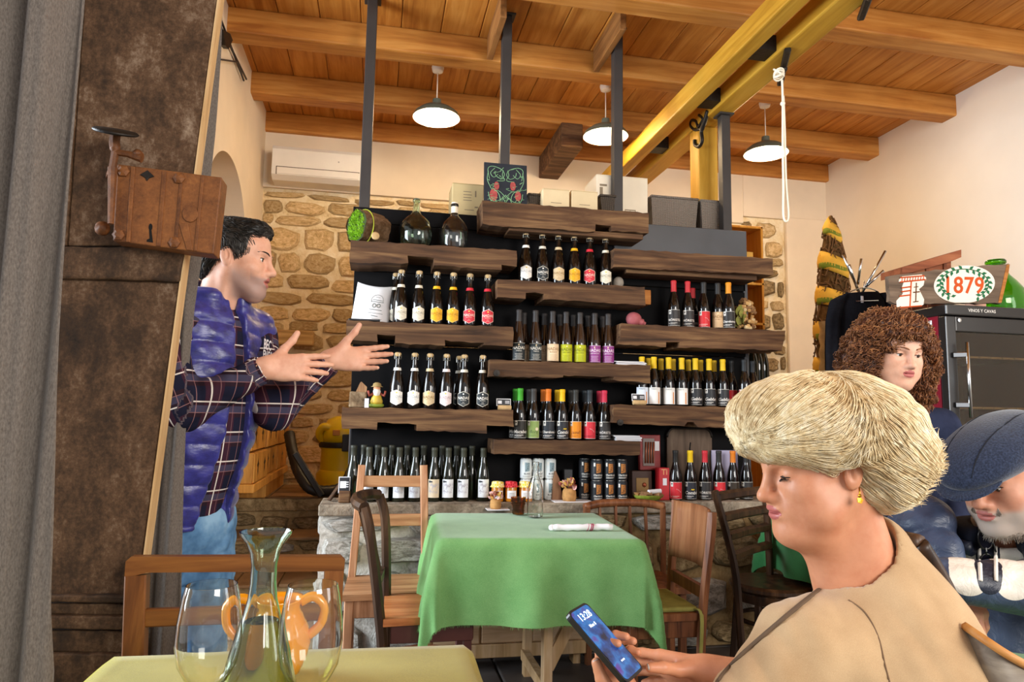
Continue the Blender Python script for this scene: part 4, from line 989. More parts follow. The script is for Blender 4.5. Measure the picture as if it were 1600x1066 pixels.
obj('hat', MB().lathe([(.034, .114), (.024, .118), (.020, .132), (.010, .138), (0, .139)], 18), plain('fig_hat', '#9a8252', .7), t, True)
for s in (-1, 1): obj('arm', MB().tube([(s*.018, -.005, .078), (s*.04, -.015, .066), (s*.046, -.02, .092)], [.008, .007, .006], 8), plain('fig_red', '#8a3c2c', .6), t, True)
obj('card', MB().box((-.062, -.034, 0), (-.040, -.028, .05), .001), m_paper, t)
def price_card(label, px, py, y, z, kind='cork', w=.082, h=.042):
    x = atY(px, py, y).x; t = thing('price_card', label, 'price card', (x, y, z), group='little price cards')
    if kind == 'cork': obj('cork_holder', MB().lathe([(.0135, -.038), (.0145, -.034), (.0145, .034), (.0135, .038)], 14, (0, 0, .015), axis=(1, 0, 0)), m_cork, t, 40); zc_ = .024
    else: obj('wood_holder', MB().box((-.030, -.018, 0), (.030, .018, .062), .006).jitter(.003, 20), m_old, t); zc_ = .05; w, h = .06, .085
    Rx = Matrix.Rotation(-.15, 3, 'X'); f = lambda a, b, d: Rx@Vector((a, -d, b))+Vector((-.004, 0, zc_))
    def q(mb, x0, z0, x1, z1, d): mb.add([f(x0, z0, d), f(x1, z0, d), f(x1, z1, d), f(x0, z1, d), f(x0, z0, d-.0012), f(x1, z0, d-.0012), f(x1, z1, d-.0012), f(x0, z1, d-.0012)], [(0, 1, 2, 3), (7, 6, 5, 4), (0, 4, 5, 1), (1, 5, 6, 2), (2, 6, 7, 3), (3, 7, 4, 0)]); return mb
    cd = obj('card', q(MB(), -w/2, 0, w/2, h, 0), m_paper, t)
    obj('card_panel', q(MB(), -w/2+.004, .004, w/2-.004, h-.004, .0012), ink('#2c2d30'), cd)
    tx = MB(); q(tx, -w/2+.008, h*.3, -w/2+.03 if kind == 'cork' else w/2-.02, h*.72, .0022)
    for k in range(3): q(tx, .008, h*(.35+.14*k), w/2-.008, h*(.41+.14*k), .0022)
    obj('print', tx, m_paper, cd, kind='stuff'); return t
price_card('price card on a cork at the end of the gnome shelf', 788, 640, 3.83, zg)
price_card('price card on a crooked cork before the first yellow caps', 999, 631, 3.79, SH['R3'][0])
price_card('tall price card in a dark wooden block, end of the stone counter', 538, 784, 3.82, CZ, 'wood')
x = atY(530, 770, 3.90)
one('slate_strip', 'dark slanting wooden strip leaning beside the tall price card', 'strip', MB().bar((x.x-.05, 3.88, CZ+.006), (x.x+.02, 3.92, CZ+.11), .03, .012, bev=.002), m_old, (x.x, 3.9, CZ))
xx = atY(543, 560, 3.76); t = thing('hanging_tag', 'grey wooden tag hanging at the end under the certificate shelf', 'tag', (xx.x, 3.76, xx.z))
obj('tag_plate', MB().prism([(-.030, .05), (.030, .05), (.032, -.02), (.012, -.062), (-.008, -.064), (-.032, -.02)], .008, 'Y', 0), plain('grey_wood', '#8c8172', .8, 0, .2, .2, 10), t)
obj('tag_cord', MB().tube([(0, .004, .05), (0, .01, .10)], .002, 5), m_cord, t)

# ---------------------------------------------------------------- things on the stone counter
m_brass = plain('brass', '#c9a24a', .3, .9, .5, .05); m_honey = plain('honey', '#b9741c', .2, 0, .5, .1)
def check_mat(name, c1, c2, sc=90):
    b = NB(name); tc = b.n('ShaderNodeTexChecker'); tc.inputs['Scale'].default_value = sc; b.l(b.co(rnd=False), tc.inputs[0]); tc.inputs[1].default_value = (*lin(c1), 1); tc.inputs[2].default_value = (*lin(c2), 1)
    b.base(tc.outputs[0]); return b.done(.85, 0, .1)
for k, (px, c1, c2, lab) in enumerate(((777, '#e6c84a', '#f2e6b0', 'honey jar with yellow checked cloth lid, left of the red-lidded one'), (798, '#b3242c', '#d84a50', 'honey jar with red checked cloth lid'), (820, '#e6c84a', '#f2e6b0', 'honey jar with yellow checked lid and dark oval label'))):
    x = atY(px, 784, 3.82).x; t = thing('honey_jar', lab, 'jar', (x, 3.82, CZ), group='honey jars')
    obj('jar_body', MB().lathe([(.026, 0), (.032, .004), (.033, .015), (.033, .078), (.029, .088)], 20), m_honey, t, 40)
    obj('cloth_lid', MB().lathe([(.040+.004*(i % 2), .080) for i in range(1)]+[(.034, .092), (.0335, .104), (.030, .110), (0, .113)], 22, cap0=False).jitter(.0035, 60), check_mat(f'gingham_{k}', c1, c2), t, True)
    lb = obj('label', patch(.0336, [(-.028, .020, .062), (.028, .020, .062)]), m_paper, t)
    tx = MB()
    for j in range(3): wline(tx, -.016, .016, .030+.009*j, .002, .0341)
    obj('print', tx, ink('#7a6a5a'), lb, kind='stuff')
def can(label, px, y, z, key, group):
    if key not in VAR:
        t = thing('drink_can', label, 'can'); VAR[key] = t
        c1, c2, word = {'k': ('#24262a', '#b9783c', 'Chardonnay'), 'w': ('#dfe3e2', '#8aa0a8', 'BLANC')}[key]
        obj('can_body', MB().lathe([(.026, 0), (.0325, .006), (.033, .010), (.033, .104), (.031, .110), (.0275, .114)], 22), ink(c1), t, 40)
        obj('can_rim', MB().lathe([(.0275, .1135), (.0285, .1165), (.0265, .1165), (.0255, .1135), (0, .1125)], 22, cap0=False), plain('aluminium', '#b9b8b4', .3, .9, .5, .05), t, True)
        rr = .0334; lb = obj('art_panel', patch(rr, [(-.012, .040, .094), (.016, .046, .092)]), ink(c2), t); tx = MB(); rg = random.Random(2)
        for k in range(16):
            xx = rg.uniform(-.010, .012); wline(tx, xx, xx+.004, rg.uniform(.048, .088), .003, rr+.0005)
        obj('art_marks', tx, ink('#5a3c22' if key == 'k' else '#58686e'), lb, kind='stuff')
        tx = MB(); wtext(tx, word, .0125 if key == 'k' else .013, .002, .030, rr, bold=.0003, shear=.2); wline(tx, -.026, .026, .018, .002, rr); wline(tx, -.026, .018, .012, .0016, rr)
        obj('lettering', tx, ink('#ece8e0' if key == 'k' else '#50585c'), t); obj('tab', patch(rr, [(-.028, .078, .098), (-.018, .078, .098)], 4), ink('#ece8e0'), t); b = t
    else: b = dup(VAR[key])
    b.location = (atY(px, 782, y).x, y, z); b.rotation_euler = (0, 0, RND.uniform(-.1, .1)); b['label'] = label; b['group'] = group
    return b
for row, rn in ((0, 'bottom'), (1, 'top')):
    for px, y, cn in ((932, 3.82, 'nearest the flower pot'), (951.5, 3.82, 'in the middle'), (971, 3.82, 'nearest the leaf dish')):
        can(f'black can with orange art, {rn} of its column, {cn}', px, y, CZ+.117*row, 'k', 'stacked black cans')
    can(f'black can, {rn} of the column standing behind the others', 913, 3.90, CZ+.117*row, 'k', 'stacked black cans')
    for px, cn in ((823, 'left column'), (842, 'middle column'), (861, 'right column')):
        can(f'white printed can, {rn} of its pair, {cn} behind the swing-top bottle', px-2, 3.90, CZ+.117*row, 'w', 'stacked white cans')
x = atY(870, 780, 3.86).x
one('wooden_wedge', 'slim pointed wooden wedge standing beside the white cans', 'wedge', MB().prism([(x-.03, CZ), (x+.032, CZ), (x+.012, CZ+.12), (x-.01, CZ+.165), (x-.022, CZ+.12)], .03, 'Y', 3.85), wood('wedge_wood', '#6a4630', '#8a6044', '#a07a58', 'Z'), (x, 3.865, CZ))
x = atY(888, 783, 3.81).x
one('paper_doily', 'white paper napkin lying under the pot of dried flowers', 'napkin', MB().box((x-.09, 3.76, CZ), (x+.13, 3.88, CZ+.004)).jitter(.001, 30), m_paper, (x, 3.81, CZ))
def flower_pot(label, loc, s=1.0):
    t = thing('dried_flower_pot', label, 'flower pot', loc)
    obj('pot', MB().lathe([(.034*s, 0), (.038*s, .02*s), (.036*s, .05*s), (.028*s, .065*s)], 18).jitter(.002, 40), plain('straw_pot', '#b98a54', .85, 0, .2, .2, 40), t, True)
    ms = [plain('dry_petal_a', '#d8b060', .8, 0, .2, .2), plain('dry_petal_b', '#a8584a', .8, 0, .2, .2), plain('dry_petal_c', '#d9a8a0', .8, 0, .2, .2)]
    fl = [leafmesh(.026*s, .020*s, .5).mesh('petal', True) for _ in ms]
    for f_, m in zip(fl, ms): f_.materials.append(m)
    for k in range(48):
        a, el = r_.uniform(0, 6.283), r_.uniform(-.3, 1.3); o = obj('petal', fl[r_.randrange(3)], None, t); q = .036*s
        o.location = (q*math.cos(a)*math.cos(el), q*math.sin(a)*math.cos(el), .070*s+q*math.sin(el)*.8); o.rotation_euler = (r_.uniform(0, 2), r_.uniform(-1, 1), a)
    obj('stopper', MB().lathe([(.009*s, .09*s), (.010*s, .115*s), (.007*s, .118*s)], 12), m_cork, t, True)
    return t
flower_pot('straw pot of dried flowers on a paper napkin on the stone counter', (x+.005, 3.81, CZ+.004), 1.05)
one('dark_stand', 'square dark grey block standing behind the pot of dried flowers', 'stand', MB().box((x+.0, 3.90, CZ), (x+.05, 3.94, CZ+.17), .003), plain('dark_block', '#3a3a3c', .5), (x+.03, 3.92, CZ))
# leaf dish with corks
x = atY(1013, 783, 3.81).x; t = thing('leaf_dish', 'mossy green dish heaped with corks and paper rolls on the counter', 'dish', (x, 3.81, CZ))
obj('dish', MB().lathe([(.04, 0), (.06, .006), (.085, .022), (.092, .036), (.086, .034), (.05, .014), (0, .012)], 28, sx=1.0, sy=.62).jitter(.004, 22), plain('moss_dish', '#7d8a2a', .7, 0, .3, .3, 40, .3), t, True)
for k in range(16):
    o = obj('cork', cks[r_.randrange(3)], None, t); o.location = (r_.uniform(-.06, .06), r_.uniform(-.03, .03), r_.uniform(.03, .045)); o.rotation_euler = (1.57, r_.uniform(-.3, .3), r_.uniform(0, 3))
obj('paper_roll', MB().lathe([(.013, -.04), (.013, .04)], 12, (.03, -.02, .055), axis=(1, .15, .05)), m_paper, t, 40)
# tall red tin, gift boxes, board, wooden paddle, lilac sheet
x = atY(1036, 776, 3.86).x; t = thing('red_tin', 'tall red tin box with a white square label beside the leaf dish', 'tin', (x, 3.87, CZ))
obj('tin_body', MB().box((-.032, -.032, 0), (.032, .032, .185), .004), plain('tin_red', '#c0242c', .35, 0, .5, .04), t)
obj('tin_label', MB().box((-.010, -.0335, .085), (.014, -.032, .125)), m_paper, t)
mb = MB(); put_text(mb, 'Ti', frame_at((.0, -.0330, .160), (1, 0, 0), (0, 0, 1)), .045, bold=.001); obj('lettering', mb, ink('#e8a070'), t)
def leaning(name, label, cat, p0, p1, y, m, dep=.02, z0=CZ, tilt=-.12, deco=None):
    a, b = atY(*p0, y), atY(*p1, y); w, h = (b.x-a.x), b.z-z0; t = thing(name, label, cat, ((a.x+b.x)/2, y, z0)); Rx = Matrix.Rotation(tilt, 3, 'X')
    obj('panel', MB().box((-w/2, 0, 0), (w/2, dep, h), .003, Rx, (0, 0, 0)), m, t)
    if deco: deco(t, w, h, Rx)
    return t
def deco_blister(t, w, h, Rx):
    obj('window', MB().box((-w*.36, -.004, h*.12), (w*.2, 0, h*.9), .001, Rx, (0, 0, 0)), plain('blister', '#7d6a60', .2, 0, .6), t)
    for k in range(4): obj('item', MB().tube([Rx@Vector((-w*.25+k*.016, -.008, h*.2)), Rx@Vector((-w*.22+k*.016, -.008, h*.8))], .005, 6), plain('item_copper', '#a85a3c', .3, .4), t, True)
    obj('sticker', MB().box((w*.22, -.003, h*.55), (w*.44, 0, h*.82), 0, Rx, (0, 0, 0)), m_paper, t)
leaning('gift_box', 'dark red gift pack with clear window, standing above the brown gift box', 'box', (1000, 735), (1032, 680), 3.925, plain('gift_red', '#8a2a28', .5, 0, .4, .3, 12), .03, CZ+.165, -.02, deco_blister)
def deco_frame(t, w, h, Rx):
    obj('gold_motif', MB().box((-w*.3, -.003, h*.2), (w*.32, 0, h*.75), .001, Rx, (0, 0, 0)), plain('dull_gold', '#8a6a3a', .4, .3), t)
    obj('motif', MB().lathe([(.014, 0), (.01, .004), (0, .006)], 12, Rx@Vector((w*.1, -.004, h*.5)), axis=(0, -1, 0)), plain('item_copper', '#a85a3c'), t, True)
leaning('gift_box', 'brown gift box with gold motif between the cans and the tall red tin', 'box', (988, 776), (1019, 736), 3.90, plain('gift_brown', '#4a3024', .5, 0, .4, .2, 12), .06, CZ, -.03, deco_frame)
a = atY(1043, 780, 3.955); b = atY(1112, 670, 3.955); w = b.x-a.x; xc = (a.x+b.x)/2
t = thing('wooden_paddle_board', 'large round-cornered wooden board leaning behind the yellow-capped bottle', 'board', (xc, 3.955, CZ))
pts = [(-w/2, 0), (w/2, 0), (w/2, .36)]+[(w/2-.06+.06*math.cos(q), .36+.06*math.sin(q)) for q in np.linspace(.2, 1.57, 6)]+[(-w/2+.06+.06*math.cos(q), .36+.06*math.sin(q)) for q in np.linspace(1.57, 2.9, 6)]+[(-w/2, .36)]
pts = [(p, min(q, b.z-CZ)) for p, q in pts]
obj('board', MB().prism(pts, .018, 'Y', 0), wood('dusty_board', '#4c3c30', '#665344', '#7d6a58', 'Z', .8, .7), t)
obj('rim', MB().tube([(p, -.002, q) for p, q in pts[2:]], .007, 6), m_iron, t, True)
obj('crack', MB().tube([(.005, -.001, .33), (.0, -.001, .29), (.006, -.001, .25)], .004, 5), m_dark, t)
a = atY(1112, 745, 3.94); b = atY(1152, 704, 3.94)
one('lilac_sheet', 'pale lilac sheet standing behind the orange-capped bottle', 'sheet', MB().box((a.x, 3.935, CZ), (b.x, 3.945, b.z), .001), plain('lilac', '#b9b4d0', .6, 0, .2, .03), ((a.x+b.x)/2, 3.94, CZ))

# ---------------------------------------------------------------- behind the shelf wall: drawer boxes, vacuum, crates, plant tower
m_box = wood('box_pine', '#a86c26', '#c98c3c', '#dca656', 'Z', 1.2, .6, .12)
mt = thing('box_rack', 'plinth of pale wood carrying the stacked pine boxes along the left wall', 'rack', (-.84, 5.08, .70))
obj('plinth', MB().box((-.985, 4.28, .80), (-.675, 5.86, .85), .004), m_box, mt, world=True)
obj('foot_board', MB().box((-.975, 4.92, ZP), (-.70, 5.84, .80), .004), m_box, mt, world=True)
rn = ('bottom', 'middle', 'top')
for k in range(3):
    for j in range(3):
        y0 = 4.29+j*.522; z0 = .85+k*.184; xo = (.02, .0, .012)[(j+k) % 3]
        t = thing('pine_box', f'pine box with dark rooster marks, {rn[k]} row, {("nearest the steps", "second from the steps", "against the stone wall")[j]}', 'box', (-.83, y0+.25, z0), group='stacked pine boxes')
        obj('box_body', MB().box((-.98, y0, z0+.001), (-.71+xo, y0+.51, z0+.178), .004), m_box, t, world=True)
        obj('front_panel', MB().box((-.71+xo, y0+.006, z0+.006), (-.700+xo, y0+.504, z0+.174), .002), m_box, t, world=True)
        xf = -.6995+xo
        for c in (.13, .38) if j < 2 else (.25,):
            f = lambda a, b: (xf, y0+c+a, z0+.088+b); mk_ = MB()
            P = [(-.025, -.05), (0, -.02), (.025, -.05), (.012, 0), (.04, .02), (.016, .03), (.0, .055), (-.016, .03), (-.04, .015), (-.012, 0)]
            mk_.add([f(a, b) for a, b in P]+[f(0, 0)], [(i, (i+1) % 10, 10) for i in range(10)])
            obj('rooster_mark', mk_, ink('#3a2614'), t, world=True)
m_vy = plain('vacuum_yellow', '#e8c40e', .35, 0, .5, .04); m_vk = plain('vacuum_black', '#26221e', .45, 0, .4, .1)
vx, vy = atY(541, 740, 5.30).x, 5.30
t = thing('vacuum_cleaner', 'yellow drum vacuum cleaner with black hose on the raised floor', 'vacuum cleaner', (vx, vy, ZP)); 
obj('drum', MB().lathe([(.17, .05), (.185, .07), (.19, .16), (.185, .30), (.195, .32)], 36), m_vy, t, 40)
obj('base', MB().lathe([(.19, .02), (.215, .03), (.215, .13), (.19, .16)], 36), m_vy, t, 40)
obj('collar', MB().lathe([(.20, .32), (.205, .33), (.205, .355), (.20, .36)], 36), m_vk, t, 40)
obj('motor_head', MB().lathe([(.19, .36), (.185, .44), (.15, .52), (.10, .545), (.04, .55), (0, .55)], 36), m_vy, t, True)
obj('carry_handle', MB().tube(cat_rom([(-.17, -.05, .36), (-.20, -.08, .42), (-.17, -.1, .47), (-.12, -.1, .46)], 6), .028, 10), m_vy, t, True)
obj('clip', MB().box((-.03, -.225, .30), (.03, -.19, .42), .006), m_vk, t); obj('badge', MB().box((-.10, -.185, .41), (-.05, -.165, .45), .003), plain('vac_badge', '#b87a2c'), t)
for a in range(4): obj('caster', MB().ball((.19*math.cos(a*1.57+.6), .19*math.sin(a*1.57+.6), .03), .03, 12, 8), m_vk, t, True)
P = [(.05, -.24, .18), (-.02, -.36, .06), (-.20, -.40, .055), (-.30, -.34, .16), (-.36, -.25, .30), (-.40, -.15, .42)]
obj('hose', MB().tube(cat_rom(P, 10), [.036*(1+.08*(i % 2)) for i in range(51)], 12), m_vk, t, True)
obj('wand_foot', MB().bar((-.14, -.44, .02), (-.32, -.46, .30), .035, .045, bev=.008), m_vk, t)
obj('power_cord', MB().tube(cat_rom([(.1, -.2, .38), (.02, -.24, .34), (.06, -.26, .15), (.10, -.27, .05), (.02, -.32, .01), (-.2, -.44, .006), (-.5, -.42, .006)], 8), .006, 6), plain('cord_brown', '#6a4a2a', .6), t, True)
# orange crates behind the right end of the shelf wall
m_crate = wood('crate_orange', '#b06a18', '#d08c2c', '#e0a448', 'Z', 1.0, .6, .08)
cx0, cx1 = atY(1128, 400, 4.62).x, atY(1193, 400, 4.62).x; zz = ZP
t = thing('crate_shelf', 'tall stack of orange wooden crates used as shelves behind the shelf wall', 'shelf', ((cx0+cx1)/2, 4.8, ZP))
for z in (.70, 1.13, 1.55, 1.97, 2.27, 2.70): obj('shelf_board', MB().box((cx0, 4.62, z), (cx1, 4.94, z+.018), .003), m_crate, t, world=True)
for x in (cx0, cx1-.018): obj('side_board', MB().box((x, 4.62, .70), (x+.018, 4.94, 2.718), .003), m_crate, t, world=True)
obj('back_board', MB().box((cx0, 4.93, .70), (cx1, 4.945, 2.70)), m_crate, t, world=True)
one('folded_carton', 'plain straw cardboard box inside the topmost orange crate', 'box', MB().box((cx0+.05, 4.66, 2.289), (cx1-.06, 4.90, 2.53), .004), plain('carton_gold', '#d9a84e', .8), ((cx0+cx1)/2, 4.78, 2.289))
bottle(('plainw', 'none', '', '', '#1d1b1a'), cx1-.10, 4.78, 1.988, 'dark bottle standing alone in an orange crate behind the corks', 'dark bottles behind the shelf wall')
# plant tower
tx_, ty_ = atD(1303, 500, 5.0).x, atD(1303, 500, 5.0).y
t = thing('fibre_tower', 'tall tapering tower of dried palm fibre wound with yellow and green ribbon', 'decoration', (tx_, ty_, ZP))
zt_ = atD(1309, 332, 5.0).z; zb_ = ZP
prof = [(.15, 0), (.14, .5), (.135, .9), (.125, 1.3), (.085, 1.75), (.045, zt_-ZP-.08), (.01, zt_-ZP)]
rad = lambda z: float(np.interp(z, [p[1] for p in prof], [p[0] for p in prof]))
H_ = zt_-ZP
obj('fibre_core', MB().lathe([(rad(z)*.93, z) for z in np.linspace(0, H_, 30)], 24).jitter(.012, 18), plain('fibre_brown', '#5a4226', .9, 0, .1, .4, 30, .6, 40), t, True)
tw = MB(); rg = random.Random(9)
for k in range(230):
    z = rg.uniform(.2, H_-.05); a = rg.uniform(0, 6.283); P = []
    for i in range(5):
        q = a+i*.22; zz = min(H_-.02, z+.02*i*rg.uniform(-1, 1.5)); rr = rad(zz)*(1.0+rg.uniform(0, .12)); P.append((rr*math.cos(q), rr*math.sin(q), zz))
    tw.tube(P, .005, 4)
obj('twig', tw, plain('twig_brown', '#6b4c2e', .8, 0, .2, .3, 10), t, kind='stuff')
m_rib = plain('ribbon_yellow', '#d9a83e', .7, 0, .2, .12, 10); m_ribg = plain('ribbon_green', '#6e7a24', .7, 0, .2, .15, 10)
def ribbon(z0, z1, a0, a1, wd, m):
    def fn(u, v):
        a = a0+(a1-a0)*u; z = z0+(z1-z0)*u+(v-.5)*wd+.01*math.sin(9*u); rr = rad(max(0, z))*1.07+.010*math.sin(math.pi*v)
        return (rr*math.cos(a), rr*math.sin(a), z)
    o = obj('ribbon', MB().grid(fn, 26, 3), m, t, True); md = o.modifiers.new('s', 'SOLIDIFY'); md.thickness = .004
for k in range(7):
    z = .45+k*.26; ribbon(z, z-.13, -3.8, .8, .13, m_rib); ribbon(z-.05, z-.11, -3.2, .3, .07, m_ribg)
x2 = atD(1277, 520, 5.0)
t = thing('palm_trunk', 'pale ringed palm trunk piece standing beside the fibre tower', 'trunk', (x2.x-.03, x2.y-.16, ZP))
obj('trunk', MB().lathe([(.075+.012*(i % 2)-.002*i*.6, .0+i*.055) for i in range(24)], 18), plain('palm_grey', '#b49a70', .85, 0, .2, .25, 14), t, 60)
obj('moss_skirt', MB().lathe([(.085, .62), (.088, .70), (.08, .84)], 18, cap0=False, cap1=False).jitter(.01, 14), m_ribg, t, True)
# ---------------------------------------------------------------- furniture
m_pine = wood('chair_pine', '#8a5a3a', '#b07c58', '#c89a76', 'Z', 1.2, .5, .08, .12)
m_pinex = wood('chair_pine_seat', '#7d5434', '#a87650', '#c4966c', 'X', 1.0, .45, .08, .15)
m_dk = wood('dark_chair_wood', '#20140d', '#3a2618', '#5a3f2a', 'Z', 1.2, .4, .08, .1)
m_red = wood('reddish_chair_wood', '#4c2a1a', '#7d4c2e', '#a06a44', 'Z', 1.1, .4, .08, .1)
m_maroon = plain('maroon_apron', '#57302a', .45, 0, .4, .15, 10)
m_pale = wood('pale_trestle', '#a98252', '#cba678', '#e0c09a', 'Z', 1.0, .6, .06, .1)
V = Vector
# chair A: pine ladder-back facing the camera, beside the table
t = thing('dining_chair', 'light reddish pine chair with two flat back rails, against the stone counter', 'chair', (.10, 3.47, 0))
for xa, xb in ((-.058, -.085), (.258, .278)):
    obj('back_post', MB().bar((xb, 3.66, 0), (xb, 3.64, .46), .040, .045, up=(0, 1, 0), bev=.004).bar((xb, 3.64, .46), (xa, 3.70, 1.005), .038, .045, up=(0, 1, 0), bev=.004), m_pine, t, world=True)
for z0, z1, y in ((.895, .952, 3.69), (.70, .760, 3.672)): obj('back_rail', MB().box((-.055, y-.012, z0), (.258, y+.012, z1), .004), m_pinex, t, world=True)
obj('seat', MB().prism([(-.115, 3.27), (.305, 3.27), (.30, 3.655), (-.105, 3.655)], .028, 'Z', .435), m_pinex, t, world=True)
obj('apron', MB().box((-.10, 3.285, .355), (.29, 3.305, .434), .003), m_pine, t, world=True)
obj('apron', MB().box((-.10, 3.30, .365), (-.08, 3.64, .434), .003), m_pine, t, world=True); obj('apron', MB().box((.27, 3.30, .365), (.29, 3.64, .434), .003), m_pine, t, world=True)
for x in (-.085, .275): obj('leg', MB().bar((x, 3.30, 0), (x, 3.30, .434), .042, .042, bev=.004), m_pine, t, world=True)
obj('stretcher', MB().box((-.09, 3.32, .16), (-.078, 3.64, .20), .003), m_pine, t, world=True)
# chair B: dark bentwood side-on, brown seat
t = thing('dining_chair', 'dark wooden chair seen side-on, open curved back and orange-brown seat', 'chair', (.22, 3.08, 0))
P0 = [(.075, 2.88, 0), (.065, 2.88, .30), (.035, 2.88, .55), (-.005, 2.88, .80), (-.03, 2.89, .895)]
P1 = [(.085, 3.24, 0), (.08, 3.24, .30), (.075, 3.24, .55), (.06, 3.24, .80), (.03, 3.24, .905)]
for P in (P0, P1): obj('back_post', MB().tube(cat_rom(P, 5), .021, 6), m_dk, t, 40, world=True)
obj('top_rail', MB().tube(cat_rom([(-.03, 2.885, .895), (-.062, 2.97, .905), (-.062, 3.10, .912), (-.02, 3.20, .912), (.03, 3.24, .905)], 5), .024, 8, flat=1.0), m_dk, t, 40, world=True)
obj('lower_rail', MB().bar((.025, 2.88, .575), (.06, 3.24, .575), .02, .035), m_dk, t, world=True)
for f in (.25, .5, .75): obj('spindle', MB().bar((.025+.035*f, 2.88+.36*f, .575), (-.06+.06*abs(f-.3), 2.88+.36*f, .905), .012, .04, up=(0, 1, 0)), m_dk, t, world=True)
obj('seat', MB().prism([(.06, 2.86), (.42, 2.89), (.43, 3.22), (.07, 3.26)], .028, 'Z', .437), wood('seat_orange', '#8a4c28', '#b06c3e', '#c88a58', 'X', 1, .35), t, world=True)
obj('seat_mark', MB().tube([(.30+.045*math.cos(a), 2.94+.022*math.sin(a), .4655) for a in np.linspace(0, 6.283, 24)[:-1]], .004, 4, closed=True), m_paper, t, world=True, label='pale ring mark on the seat')
obj('apron', MB().box((.09, 2.88, .365), (.42, 2.90, .437), .003), m_maroon, t, world=True); obj('apron', MB().box((.405, 2.90, .365), (.425, 3.21, .437), .003), m_maroon, t, world=True)
for x, y in ((.40, 2.905), (.405, 3.19)): obj('leg', MB().bar((x, y, 0), (x, y, .437), .034, .034, bev=.003), m_maroon, t, world=True)
obj('stretcher_ring', MB().tube([(.235+.17*math.cos(a), 3.06+.165*math.sin(a), .24) for a in np.linspace(0, 6.283, 30)[:-1]], .011, 8, closed=True), m_red, t, True, world=True)
# chair D: curved plywood back, right of the table
t = thing('dining_chair', 'reddish brown chair with solid curved back panel, right of the green table', 'chair', (1.25, 2.95, 0))
D0 = [(1.36, 2.76, 0), (1.352, 2.76, .30), (1.365, 2.75, .55), (1.39, 2.73, .80), (1.395, 2.73, .885)]
D1 = [(1.375, 3.10, 0), (1.37, 3.10, .30), (1.375, 3.10, .55), (1.40, 3.11, .80), (1.405, 3.11, .89)]
for P in (D0, D1): obj('back_post', MB().tube(cat_rom(P, 5), .021, 6), m_red, t, 40, world=True)
def bpan(u, v): y = 2.745+.35*u; z = .64+.25*v; return (1.372+.025*v+.045*math.sin(math.pi*u), y, z)
o = obj('back_panel', MB().grid(bpan, 12, 6), wood('panel_brown', '#5a3620', '#87583a', '#a87a54', 'Z', .8, .3), t, True, world=True); md = o.modifiers.new('s', 'SOLIDIFY'); md.thickness = .012
obj('back_rail', MB().bar((1.365, 2.75, .555), (1.375, 3.10, .555), .022, .05), m_red, t, world=True)
obj('seat', MB().prism([(1.03, 2.75), (1.36, 2.75), (1.36, 3.10), (1.03, 3.10)], .03, 'Z', .445), m_red, t, world=True)
obj('apron', MB().box((1.05, 2.762, .375), (1.35, 2.782, .445), .003), m_red, t, world=True)
for x, y in ((1.06, 2.775), (1.06, 3.08)): obj('leg', MB().bar((x, y, 0), (x, y, .445), .036, .036, bev=.003), m_red, t, world=True)
m_pad = plain('olive_pad', '#8f8a4a', .9, 0, .1, .15, 20)
obj('seat_pad', MB().box((1.06, 2.765, .476), (1.345, 3.08, .496), .008), m_pad, t, world=True); obj('pad_strap', MB().tube(cat_rom([(1.33, 2.77, .488), (1.345, 2.735, .47), (1.335, 2.73, .30), (1.33, 2.735, .16)], 5), .010, 6, flat=.4), m_pad, t, world=True)
# chair G: rail and spindles against the counter
t = thing('dining_chair', 'brown chair with shiny curved top rail and thin spindles, between table and counter', 'chair', (1.33, 3.42, 0))
obj('top_rail', MB().tube(cat_rom([(1.11, 3.60, .795), (1.20, 3.625, .81), (1.33, 3.635, .813), (1.46, 3.625, .81), (1.56, 3.60, .795)], 5), .022, 8), m_red, t, True, world=True)
for x in (1.20, 1.29, 1.37, 1.46): obj('spindle', MB().bar((x, 3.59, .46), (x, 3.63, .81), .012, .02), m_red, t, world=True)
for x in (1.12, 1.55): obj('back_post', MB().bar((x*.97+.04, 3.58, 0), (x, 3.60, .80), .030, .030, bev=.003), m_red, t, world=True)
obj('seat', MB().prism([(1.14, 3.22), (1.53, 3.22), (1.52, 3.60), (1.15, 3.60)], .03, 'Z', .43), m_red, t, world=True)
for x in (1.17, 1.50): obj('leg', MB().bar((x, 3.26, 0), (x, 3.26, .43), .034, .034, bev=.003), m_red, t, world=True)
# chair E: dark ladder-back
t = thing('dining_chair', 'very dark ladder-back chair with round seat, before the brown rubble stones', 'chair', (1.95, 3.25, 0))
p = [atY(1117, 768, 3.10), atY(1137, 840, 3.12), atY(1150, 900, 3.13), atY(1157, 985, 3.14)]; E0 = p+[V((p[3].x+.02, 3.14, 0))]
q = [atY(1196, 772, 3.42), atY(1200, 830, 3.42), atY(1203, 890, 3.42)]; E1 = q+[V((q[2].x+.01, 3.42, 0))]
for P in (E0, E1): obj('back_post', MB().tube(cat_rom(P, 4), .019, 7), m_dk, t, 40, world=True)
def e_at(P, z):
    zs = [v.z for v in P][::-1]; return V((float(np.interp(z, zs, [v.x for v in P][::-1])), float(np.interp(z, zs, [v.y for v in P][::-1])), z))
for z in (.905, .805, .715, .62): a, b = e_at(E0, z), e_at(E1, z-.005); obj('back_slat', MB().tube([a, (a+b)/2+V((-.02, 0, 0)), b], .024, 6, flat=1.0), m_dk, t, 50, world=True)
sc_ = V((1.99, 3.27, .455)); obj('seat', MB().lathe([(.19, -.03), (.205, -.015), (.205, 0), (.19, .012), (.15, .008), (0, .006)], 32, sc_), m_dk, t, 40, world=True)
